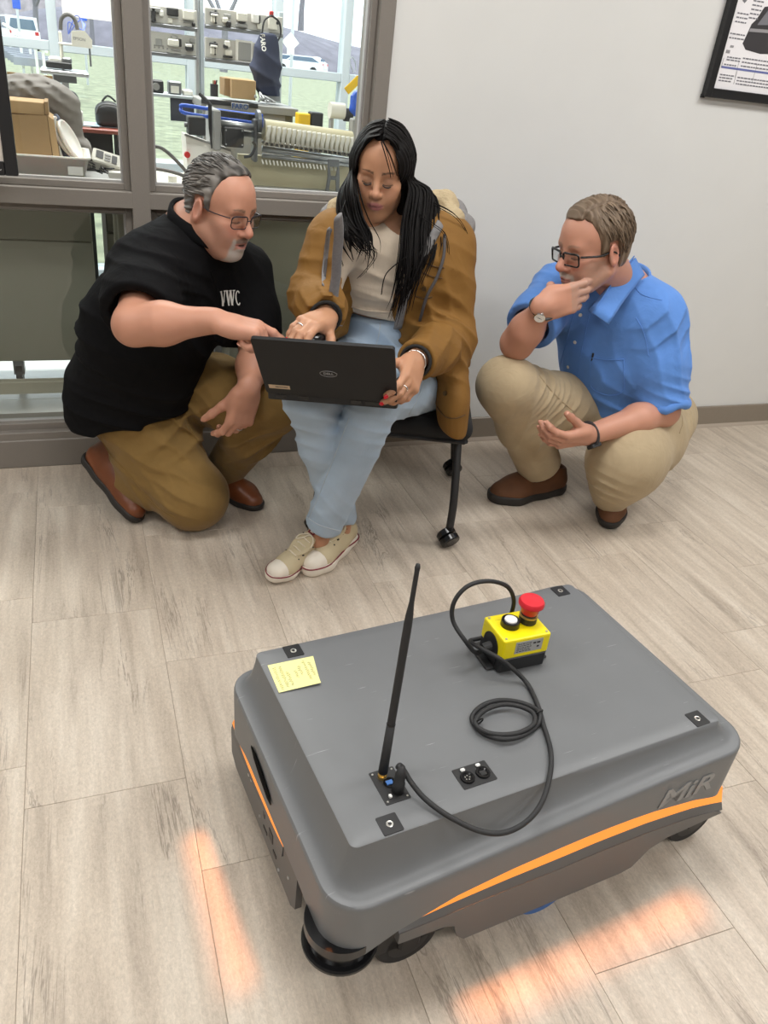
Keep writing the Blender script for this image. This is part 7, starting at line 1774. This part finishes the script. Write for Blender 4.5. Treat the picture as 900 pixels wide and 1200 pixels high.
# canvas shoes
def sneaker(heel, toe, up=(0, 0, 1)):
    heel, toe = V(heel), V(toe); x = toe - heel; Ls = x.length / .27; y_ = V(up).cross(x); M_ = basis(heel, x, y_) @ Matrix.Scale(Ls, 4)
    S = Sdf().frame(M_)
    S.cap((.036, 0, .046), (.10, 0, .040), .034, .033, k=.02); S.cap((.10, 0, .038), (.19, .003, .030), .034, .037, k=.03); S.cap((.06, 0, .078), (.155, 0, .050), .030, .028, k=.03); S.cap((.19, .003, .028), (.225, 0, .024), .037, .033, k=.02)
    S.cut((0, 0, .012), (0, 0, -1)); S.cut((.05, 0, .088), (-.25, 0, 1), .004); S.cap((.048, 0, .065), (.048, 0, .12), .026, .029, k=.004, m='s')
    o = sdf_obj('shoe', S, .0026, m_canvas, p2)
    S = Sdf().frame(M_); S.cap((.036, 0, .02), (.10, 0, .02), .038, .036, k=.02); S.cap((.10, 0, .02), (.19, .003, .02), .036, .043, k=.03); S.cap((.19, .003, .02), (.232, 0, .02), .043, .036, k=.02); S.cut((0, 0, .030), (0, 0, 1), .003); S.cut((0, 0, 0), (0, 0, -1), .003)
    so = sdf_obj('sole', S, .0026, m_rubw, o)
    S = Sdf().frame(M_); S.cap((.19, .003, .030), (.227, 0, .026), .0405, .0365, k=.02); S.cut((.198, 0, 0), (-1, 0, .25), .003); S.cut((0, 0, .012), (0, 0, -1)); sdf_obj('toe_cap', S, .0026, m_rubw, o)
    def outl(zz, g=1.0):
        return [M_ @ V(p) for p in [(.0, 0, zz), (.012, .028 * g, zz), (.04, .0385 * g, zz), (.10, .0365 * g, zz), (.15, .040 * g, zz), (.20, .0435 * g, zz), (.235, .035 * g, zz), (.262, .018 * g, zz), (.2695, 0, zz), (.262, -.018 * g, zz), (.235, -.034 * g, zz), (.20, -.0395 * g, zz), (.15, -.0375 * g, zz), (.10, -.0365 * g, zz), (.04, -.0385 * g, zz), (.012, -.028 * g, zz)]]
    obj('stripe', tube(catmull(outl(.0285, 1.06), 4, True), .0022 * Ls, 6, closed=True), m_stripe, o, world=True, smooth=True)
    S = Sdf().frame(M_); S.chain([(.178, 0, .072), (.12, 0, .090), (.070, 0, .122)], [.015, .018, .021], k=.02, flat=((.4, 0, 1), .28)); t_ = sdf_obj('tongue', S, .0026, m_canvas, o)
    for k in range(5):
        xx = .172 - k * .021; zz = .078 + k * .0090; w_ = .017 + .0012 * k
        obj('lace', tube([M_ @ V(p) for p in ((xx - .008, -w_ - .004, zz - .004), (xx, -.006, zz + .007), (xx + .002, .006, zz + .007), (xx - .008, w_ + .004, zz - .004))], .0025 * Ls, 6, flat=.6, smooth=4), m_lace, o, world=True, smooth=True)
        for sy in (-1, 1): q = V((xx - .010, sy * (w_ + .0105), zz - .011)); obj('eyelet', cyl(M_ @ (q + V((0, -sy * .002, -.002))), M_ @ (q + V((0, sy * .0022, .0012))), .0027 * Ls, seg=10), m_strap, o, world=True)
    obj('bow', tube([M_ @ V(p) for p in ((.088, -.003, .122), (.105, -.026, .114), (.120, -.030, .100), (.112, -.012, .110), (.09, .004, .123), (.100, .026, .115), (.118, .034, .100))], .0024 * Ls, 6, smooth=4), m_lace, o, world=True, smooth=True)
    tag_ = M_ @ V((.080, .002, .134)); obj('tongue_tag', box((-.010, -.011, 0), (.010, .011, .0012), basis(tag_, M_.col[0][:3], M_.col[1][:3]) @ Matrix.Rotation(math.radians(22), 4, 'Y')), m_stripe, t_, world=True)
    obj('tongue_patch', box((-.006, -.006, .0012), (.006, .006, .0018), basis(tag_, M_.col[0][:3], M_.col[1][:3]) @ Matrix.Rotation(math.radians(22), 4, 'Y')), m_rubw, t_, world=True)
    return o
sneaker((.605, 1.905, .002), at(312, 685, z=.0) + V((0, -.004, .012)), (.25, -.1, 1))
sneaker((.735, 1.965, 0), at(354, 682, z=0.0) + V((.012, .018, .002)), (0, 0, 1))
# laptop on her lap, the mouse under her right hand
lap = empty('laptop', (.55, 1.68, .6), 'open black laptop on the seated woman\'s lap, lid back to the camera', 'laptop')
m_lid = mat('laptop_black', (.007, .007, .008), rough=.5, spec=.3, noise=.05, nscale=200); m_lidp = mat('laptop_dark_plastic', (.009, .009, .010), rough=.5); m_scr = mat('laptop_screen', (.02, .02, .022), rough=.15, emit=(.75, .85, 1), estr=.6)
bl, br = at(313.5, 457, y=1.715), at(466, 469, y=1.575); wv = br - bl; LW = wv.length; wv.normalize()
tl = at(290, 393.5, y=1.62); hv = tl - bl; hv = (hv - wv * hv.dot(wv)); LH = .203; hv.normalize(); nv = wv.cross(hv)
if nv.y > 0: nv = -nv
ML = frame_matrix(bl, wv, hv, nv)
bm = bmesh.new(); add_prism(bm, [(x + LW / 2, y + LH / 2) for x, y in rrect(LW / 2, LH / 2, .008, 5)], 0, .008, ML); lid = obj('lid', bm, m_lid, lap, world=True)
obj('screen', box((.008, .012, -.0006), (LW - .008, LH - .010, .0), ML), m_scr, lid, world=True)
me = text_mesh('DELL', .0105, .0001, 3, bold=.0003); me.transform(ML @ Matrix.Translation((LW * .51, LH * .47, .0083))); m_logo = mat('logo_grey', srgb(150, 150, 152), rough=.3, metal=.5); lg = obj('logo_lettering', me, m_logo, lid, world=True)
obj('logo_ring', tube([ML @ V((LW * .51 + .0195 * math.cos(k * .2), LH * .47 + .0105 * math.sin(k * .2), .0083)) for k in range(31)], .0007, 5), m_logo, lid, world=True)
st = obj('asset_sticker', box((.010, .022, .0078), (.060, .036, .0085), ML), mat('sticker_buff', srgb(200, 176, 148), rough=.7), lid, world=True)
bm = bmesh.new(); rk = random.Random(6); x = .026
while x < .052: w = rk.uniform(.0015, .004); add_box(bm, (x, .027 + rk.uniform(0, .001), .0084), (x + w, .031, .0088), ML); x += w + .001
o = obj('sticker_print', bm, m_strap, st, world=True); o['kind'] = 'stuff'
dirb = (V((.33, .80, -.02))); dirb = (dirb - wv * dirb.dot(wv)).normalized(); nb_ = wv.cross(dirb)
if nb_.z < 0: nb_ = -nb_
MB_ = frame_matrix(bl + V((0, 0, -.012)), wv, dirb, nb_)
bm = bmesh.new(); add_prism(bm, [(x + LW / 2, y + .112) for x, y in rrect(LW / 2, .112, .008, 5)], -.010, .008, MB_); base = obj('base', bm, m_lidp, lap, world=True)
obj('hinge', tube([MB_ @ V((.03, .002, .010)), MB_ @ V((LW - .03, .002, .010))], .006, 10), m_lidp, lap, world=True)
for a, b in ((.02, .045), (.075, .10), (.20, .225), (.235, .30)): obj('rear_port', box((a, -.0012, -.005), (b, .001, .003), MB_), m_blkg, base, world=True)
for r_ in range(5):
    for c_ in range(13): obj('key', box((.022 + c_ * (LW - .044) / 13, .035 + r_ * .019, .008), (.022 + (c_ + .88) * (LW - .044) / 13, .051 + r_ * .019, .0095), MB_), m_blkg, base, world=True)
obj('touchpad', box((LW * .36, .150, .008), (LW * .64, .210, .0085), MB_), m_lid, base, world=True)
mo = HR2 @ V((.062, .006, -.034)); S = Sdf(); S.ell(mo, (.030, .045, .020), R=basis((0, 0, 0), HR2.col[1][:3], HR2.col[0][:3]), k=.01)
tag(sdf_obj('computer_mouse', S, .003, m_blkg, None), 'small black mouse under the woman\'s right hand behind the laptop lid', 'mouse')
# chair
chair = empty('conference_chair', (.98, 2.15, 0), 'black wheeled chair with padded seat under the woman', 'chair')
c2, cs = f2, s2; cc = V((.90, 2.14, 0))
def cw(a, b, z): return cc + cs * a + c2 * b + V((0, 0, z))
S = Sdf(); S.box(cw(0, 0, .395), (.235, .225, .032), .030, R=R2, k=.02); S.ell(cw(0, .0, .42), (.20, .19, .018), R=R2, k=.03)
sub('seat', S, .006, mat('chair_fabric', (.010, .010, .011), rough=.9, bump=.3, bscale=400, bdist=.001), chair)
obj('seat_shell', box((-.225, -.215, .352), (.225, .215, .368), frame_matrix(cc, cs, -c2, (0, 0, 1)), bevel=.01), m_strap, chair, world=True)
S = Sdf(); S.box(cw(-.03, -.285, .68), (.215, .022, .19), .020, R=R2, k=.02); sub('backrest', S, .006, MATS['chair_fabric'], chair)
for sx in (-1, 1): obj('back_post', tube([cw(sx * .215, -.18, .40), cw(sx * .225, -.285, .45), cw(sx * .205, -.300, .62), cw(sx * .19 - .02, -.300, .78)], .012, 10, smooth=5), m_strap, chair, world=True, smooth=True)
cf, cr_ = V((1.023, 1.868, 0)), V((1.243, 2.326, 0))
for sx, off in ((1, V((0, 0, 0))), (-1, -cs * .42)):
    F, Rr = cf + off, cr_ + off; top = cw(.20 * sx, .10, .36); top2 = cw(.20 * sx, -.12, .36)
    obj('leg', tube([top, F.lerp(top, .7) + V((0, 0, .08)), F + V((.004, .01, .16)), F + V((0, 0, .066))], .0125, 10, smooth=5), m_strap, chair, world=True, smooth=True)
    obj('leg', tube([top2, Rr.lerp(top2, .5) + V((0, 0, .04)), Rr + V((0, 0, .064))], .0115, 10, smooth=5), m_strap, chair, world=True, smooth=True)
    for q in (F, Rr):
        w_ = [obj('caster', lathe([(.008, -.023), (.028, -.023), (.0315, -.019), (.0315, -.004), (.012, -.003), (.012, .003), (.0315, .004), (.0315, .019), (.028, .023), (.008, .023)], Matrix.Translation(q + V((0, 0, .0315))) @ basis((0, 0, 0), V((.36, .1, 0)).cross(V((0, 0, 1))), (0, 0, 1)) @ Matrix.Rotation(math.pi / 2, 4, 'Y') @ Matrix.Rotation(.5, 4, 'X'), 28), m_blkg, chair, world=True)][0]; shade_auto(w_, 40)
        obj('caster_fork', box((-.008, -.009, .056), (.008, .009, .080), Matrix.Translation(q), bevel=.003), m_strap, w_, world=True)
# ================================================================= man in the blue shirt
p3 = empty('person', (1.6, 2.05, 0), 'man in a blue shirt and tan trousers squatting with hand on chin', 'person')
f3 = V((-.80, -.60, 0)).normalized(); s3 = V((.60, -.80, 0)).normalized()       # facing; towards his left (nearer the camera)
R3 = basis((0, 0, 0), s3, -f3)
HC3 = at(695, 288, y=2.02); M3 = head_matrix(HC3, (-.95, -.10, -.22), (-.12, .02, 1), 1.06)
bR, bL = at(655, 340, y=2.22), at(768, 372, y=2.0); bn = at(732, 338, y=2.12)
beR, bwR = at(606, 402, y=2.03), at(638, 358, y=1.93); beL, bwL = at(778, 482, y=1.90), at(688, 510, y=1.83)
bch, bmd, blo = at(714, 375, y=2.13), at(720, 422, y=2.15), at(728, 468, y=2.16)
S = Sdf(); head_prims(S, M3, jaw=1.08, nose=1.15)
S.cap(M3 @ V((0, -.03, -.055)), bn, .060, .068, k=.03); S.ell(bch, (.17, .10, .14), R=R3, k=.05); S.ell(bmd, (.16, .11, .15), R=R3, k=.05); S.cap(bn, bR, .055, .055, k=.04); S.cap(bn, bL, .055, .055, k=.04)
for a, b, c in ((bR, beR, bwR), (bL, beL, bwL)):
    S.cap(a, b, .052, .046, k=.03); S.cap(b, b.lerp(c, .35), .046, .048, k=.03); S.cap(b.lerp(c, .35), c, .046, .030, k=.03)
HR3, TR3, JR3 = make_hand(S, bwR, at(716, 337, y=1.945) - bwR, V((-.30, .1, 1)), V((-.15, -1, .25)), [(6, 18, 14), (12, 20, 16), (18, 22, 18), (24, 24, 18)], 1.12, spread=(.0, -.03, -.06, -.09), thumb=((.62, .02, -.80), (5, 10)))
HL3, TL3, JL3 = make_hand(S, bwL, at(620, 524, y=1.80) - bwL, V((-.1, -.62, .78)), V((-.05, -.75, -.62)), [(24, 26, 18), (30, 34, 22), (30, 34, 20), (26, 30, 16)], 1.08, thumb=((.80, .52, -.36), (-4, -4)))
C3 = dict(flush=(.58, .24, .18), stubble=(.34, .27, .22), stubble_a=.5, lips=(.44, .20, .17), brow=(.22, .15, .11), brow_a=.6, lash=(.08, .05, .04), lid=(.44, .25, .18), beard=(.45, .40, .34), tache=(.46, .41, .35))
b3 = sub('body', S, H_BODY, m_skin, p3, color=lambda v: face_color(v, M3, C3, (.53, .262, .178)))
nails(JR3, HR3, m_nail, p3); nails(JL3, HL3, m_nail, p3)
def parted(k, p):
    if k == 'coord': return np.where(p[:, 0] > -.03, p[:, 1] * .9, p[:, 1] * .9 + p[:, 2] * .1) + p[:, 0] * .12
    if k == 'side': return np.clip((.02 - p[:, 2]) / .05, 0, 1) * .35
    if p.x < -.034: return V((-.35, -.35, -1))
    return V((1, .45 if p.y > 0 else -.2, -.15 if p.x < .05 else -1))
HL3_ = [(-.13, -.075), (-.050, -.072), (-.036, -.03), (-.026, .022), (.006, .024), (.010, -.016), (.026, -.020), (.032, .030), (.044, .066), (.058, .080), (.074, .086), (.088, .090), (.1, .2)]
hr3 = short_hair('hair', M3, p3, m_hair, HL3_, .011, parted, [(.12, .080, .050), (.25, .185, .13)], part=(-.034, -.05, .075), n=460, seed=5, length=.05, recede=.010, lift0=.007)
spectacles('spectacles', M3, p3, m_specs, m_lens, w=.0265, hgt=.0165, rad=.007, r=.0026, y=.104, z=-.010, thick_top=1.25, temple_z=.004)
# shirt
S = Sdf()
c_ = beR.lerp(bR, .30); S.cap(bR, bR.lerp(beR, .5), .082, .080, k=.03); S.cap(bR.lerp(beR, .5), c_, .080, .082, k=.03); seg_box(S, bR, c_, .07, .11); hollow(S, bR, c_, .060, .02)
c_ = bL.lerp(beL, .96); S.cap(bL, bL.lerp(beL, .5), .088, .086, k=.03); S.cap(bL.lerp(beL, .5), c_ + (beL - bL) * .06, .086, .080, k=.03); seg_box(S, bL, c_, .06, .10); hollow(S, bL, c_, .056, .02)
S.ell(bch, (.195, .125, .155), R=R3, k=.08); S.ell(bmd, (.195, .150, .17), R=R3, k=.08); S.ell(blo, (.195, .165, .12), R=R3, k=.08); S.cap(bmd + f3 * .06, blo + f3 * .055, .125, .115, k=.06)
S.cap(bn + V((0, 0, -.03)), bR + V((0, 0, -.005)), .074, .078, k=.05); S.cap(bn + V((0, .01, -.02)), bL + V((0, 0, -.005)), .086, .082, k=.05)
S.cap(bn, bn + V((-.04, -.02, .14)), .064, .08, k=.006, m='s'); S.cut(at(720, 496, y=2.0), V((.10, .05, -1)), .006)
fd = folds([(bL + V((.02, -.05, -.08)), .13, (.9, 0, .35), 15, .011, 1), (bL + V((-.02, -.06, .0)), .09, (.8, .3, -.6), 20, .010, 2), (bmd + f3 * .12, .13, (.9, .2, .25), 13, .009, 3), (blo + f3 * .14 + V((0, 0, .03)), .12, (.5, 0, 1), 17, .009, 4), (beL + V((0, -.04, .05)), .08, (.3, 0, 1), 28, .009, 5), (bR, .10, (1, .3, .4), 22, .008, 6), (at(690, 450, y=1.95), .09, (.8, 0, .8), 18, .010, 7)])
sh3 = sub('shirt', S, H_CLOTH, m_shirt, p3, disp=fd, slack=.014); bv3 = bvh_of(sh3)
x = (beL - bL).normalized(); M_ = basis(bL.lerp(beL, .93), x, x.orthogonal())                       # rolled cuff
bm = bmesh.new(); add_tube(bm, [M_ @ V((.006 * math.sin(k * .9), .071 * math.cos(k * .2094), .071 * math.sin(k * .2094))) for k in range(30)], .016, 10, closed=True); obj('rolled_cuff', bm, m_shirt, sh3, world=True, smooth=True)
for u, v in ((680, 369), (674, 401), (666, 430), (663, 459)): q, n_ = on_cloth(bv3, u, v, 1.95); obj('button', lathe([(.0008, .0026), (.0035, .0026), (.0055, .003), (.006, .0015), (.005, 0)], basis(q, n_.orthogonal(), n_.cross(n_.orthogonal())), 14), m_button, sh3, world=True, smooth=True)
stitch_line('placket_edge', sh3, [(672, 366), (664, 400), (655, 435), (655, 466), (660, 484)], 1.95, m_shirt, .0016, .0006); stitch_line('placket_edge', sh3, [(692, 364), (684, 400), (677, 435), (672, 470), (674, 486)], 1.95, m_shirt, .0012, .0006)
stitch_line('pocket_edge', sh3, [(692, 419), (712, 422), (731, 421)], 1.95, m_shirt, .0022, .0008); stitch_line('pocket_edge', sh3, [(692, 420), (691, 440), (694, 455), (712, 463), (730, 459), (731, 440), (731, 422)], 1.95, m_shirt, .0014, .0006)
q, n_ = on_cloth(bv3, 695, 416, 1.95); pn = obj('pocket_pen', tube([q + n_ * .003 + V((0, 0, .006)), q + n_ * .003 + V((.001, 0, -.02))], .0032, 8), m_strap, sh3, world=True)
stitch_line('shoulder_seam', sh3, [(745, 372), (752, 384), (757, 400), (760, 418)], 1.95, m_shirt, .0014, .0006); stitch_line('yoke_seam', sh3, [(741, 330), (752, 345), (776, 352)], 1.98, m_shirt, .0012, .0006)
# collar: band, near flap and far flap
pt = lambda u, v, y: at(u, v, y=y)
collar_flap('collar', [pt(745, 302, 2.03), pt(756, 322, 2.02), pt(714, 380, 1.925), pt(694, 366, 1.95)], sh3, m_shirt, bow=.012, thick=.004)
collar_flap('collar', [pt(744, 300, 2.035), pt(738, 312, 2.05), pt(690, 364, 1.97), pt(695, 368, 1.945)], sh3, m_shirt, bow=.006, thick=.003)
bm = bmesh.new(); rr_ = []; cen = bn + V((-.018, -.012, .030))
for dz, do in ((.020, -.004), (.022, .003), (.0, .012), (-.030, .016), (-.030, .008), (.0, .000)):
    rr_.append([bm.verts.new(cen + s3 * ((.073 + do) * math.cos(2 * math.pi * i / 28)) + f3 * ((.070 + do) * math.sin(2 * math.pi * i / 28)) + V((0, 0, dz - .026 * math.sin(2 * math.pi * i / 28)))) for i in range(28)])
for A, B in zip(rr_, rr_[1:] + rr_[:1]):
    for i in range(28):
        if i in (6, 7): continue
        bm.faces.new((A[i], A[(i + 1) % 28], B[(i + 1) % 28], B[i]))
bmesh.ops.recalc_face_normals(bm, faces=bm.faces[:]); obj('collar_band', bm, m_shirt, sh3, world=True, smooth=True)
# trousers
kR3, kL3 = at(593, 452, y=2.02), at(728, 540, y=1.84); hR3, hL3 = at(705, 492, y=2.2), at(778, 490, y=2.14); aR3, aL3 = at(632, 540, y=2.13), V((1.735, 2.03, .13))
S = Sdf()
S.chain([kR3, kR3.lerp(aR3, .5), aR3 + V((.0, 0, -.01))], [.080, .082, .080], k=.03); seg_box(S, kR3, aR3 + V((0, 0, -.015)), .05, .13); hollow(S, kR3, aR3 + V((0, 0, -.015)), .066, .02)
S.chain([hR3, hR3.lerp(kR3, .5), kR3], [.110, .098, .086], k=.05)
fl3 = at(716, 582, y=1.93); S.chain([kL3, kL3.lerp(fl3, .6), fl3], [.088, .076, .066], k=.04); seg_box(S, kL3, fl3 + V((0, 0, .0)), .05, .08)
S.chain([hL3, hL3.lerp(kL3, .5), kL3 + V((.03, .03, .0))], [.118, .130, .115], k=.05); S.ell(kL3 + V((.06, .03, -.02)), (.125, .115, .125), k=.05)
S.ell((hR3 + hL3) / 2 + V((-.01, .0, .0)), (.150, .130, .13), R=R3, k=.06); S.cut((0, 0, .03), (0, 0, -1), .01)
fd = folds([(kR3.lerp(hR3, .35) + V((0, -.06, 0)), .12, (1, .2, -.8), 17, .008, 1), (kR3.lerp(aR3, .4), .13, (1, .5, .25), 15, .009, 2), (at(705, 500, y=1.8), .07, (1, 0, .5), 28, .012, 3), (at(705, 575, y=1.82), .07, (.3, 0, 1), 30, .011, 4), (at(775, 575, y=1.85), .07, (.8, 0, .7), 26, .011, 5), (at(795, 500, y=2.0), .08, (.9, 0, -.3), 24, .010, 6), (at(640, 460, y=2.0), .08, (.8, .2, -.7), 20, .012, 2)])
tr3 = sub('trousers', S, H_CLOTH, m_taupe, p3, disp=fd, slack=.014)
stitch_line('pocket_seam', tr3, [(797, 480), (800, 495), (796, 508)], 1.95, m_taupe, .0018); stitch_line('side_seam', tr3, [(632, 440), (650, 462), (672, 482)], 2.0, m_taupe, .0014)
S = Sdf(); S.chain([aR3 + V((.012, 0, .03)), aR3 + V((.02, .01, -.05))], [.052, .048]); sub('sock', S, .004, m_sock, p3)
s_ = shoe('shoe', p3, at(657, 573, z=.0), at(573, 588, z=0), (0, 0, 1), m_nubuck, m_sole, 1.12, sole_t=.030); 
s_ = shoe('shoe', p3, V((1.765, 2.08, .055)), at(714, 621, z=.0) + V((0, 0, .004)), (0, .12, 1), m_nubuck, m_sole, 1.16, L=.27, sole_t=.030)
# watches
def watch(name, wr, el, back, r, m_band, m_face, m_case, label, square=False, off=.02, side=0.0):
    x = (wr - el).normalized(); c = wr - x * off; M_ = basis(c, x, V(back)); t = bpy.data.objects.new(name, None); COL.objects.link(t); t.parent = p3; t.matrix_basis = wmat(p3).inverted(); t['label'] = label; t.empty_display_size = .02
    bm = bmesh.new(); add_tube(bm, [M_ @ V((0, r * math.cos(k * .2618), r * math.sin(k * .2618) * .95)) for k in range(24)], .0095, 8, closed=True, flat=.25, up=x)
    obj('band', bm, m_band, t, world=True, smooth=True)
    Mf = M_ @ Matrix.Rotation(side, 4, 'X') @ Matrix.Translation((0, r + .001, 0)) @ Matrix.Rotation(-math.pi / 2, 4, 'X')
    if square: obj('case', prism(rrect(.019, .016, .006, 5), -.002, .0085, Mf), m_case, t, world=True); obj('dial', prism(rrect(.0165, .0135, .005, 5), .0083, .0092, Mf), m_face, t, world=True)
    else: o = obj('case', lathe([(.012, -.002), (.0165, 0), (.0170, .005), (.0145, .007)], Mf, 28), m_case, t, world=True); obj('dial', lathe([(.0005, .0065), (.0142, .0065), (.0142, .0060)], Mf, 28), m_face, t, world=True); obj('crown', cyl(Mf @ V((.017, 0, .003)), Mf @ V((.0195, 0, .003)), .002, seg=8), m_case, t, world=True)
    return t
m_dial = mat('watch_dial', (.03, .03, .034), rough=.2)
watch('wrist_watch', bwR, beR, V((-.45, -1, .1)), .034, m_strap, m_dial, m_silver, 'round steel watch on a black strap', off=.014)
watch('smart_watch', bwL, beL, V((-.10, -.65, -.75)), .034, mat('watch_band_grey', srgb(62, 62, 64), rough=.5), m_blkg, m_strap, 'square black smartwatch on a grey band', square=True, off=.012)
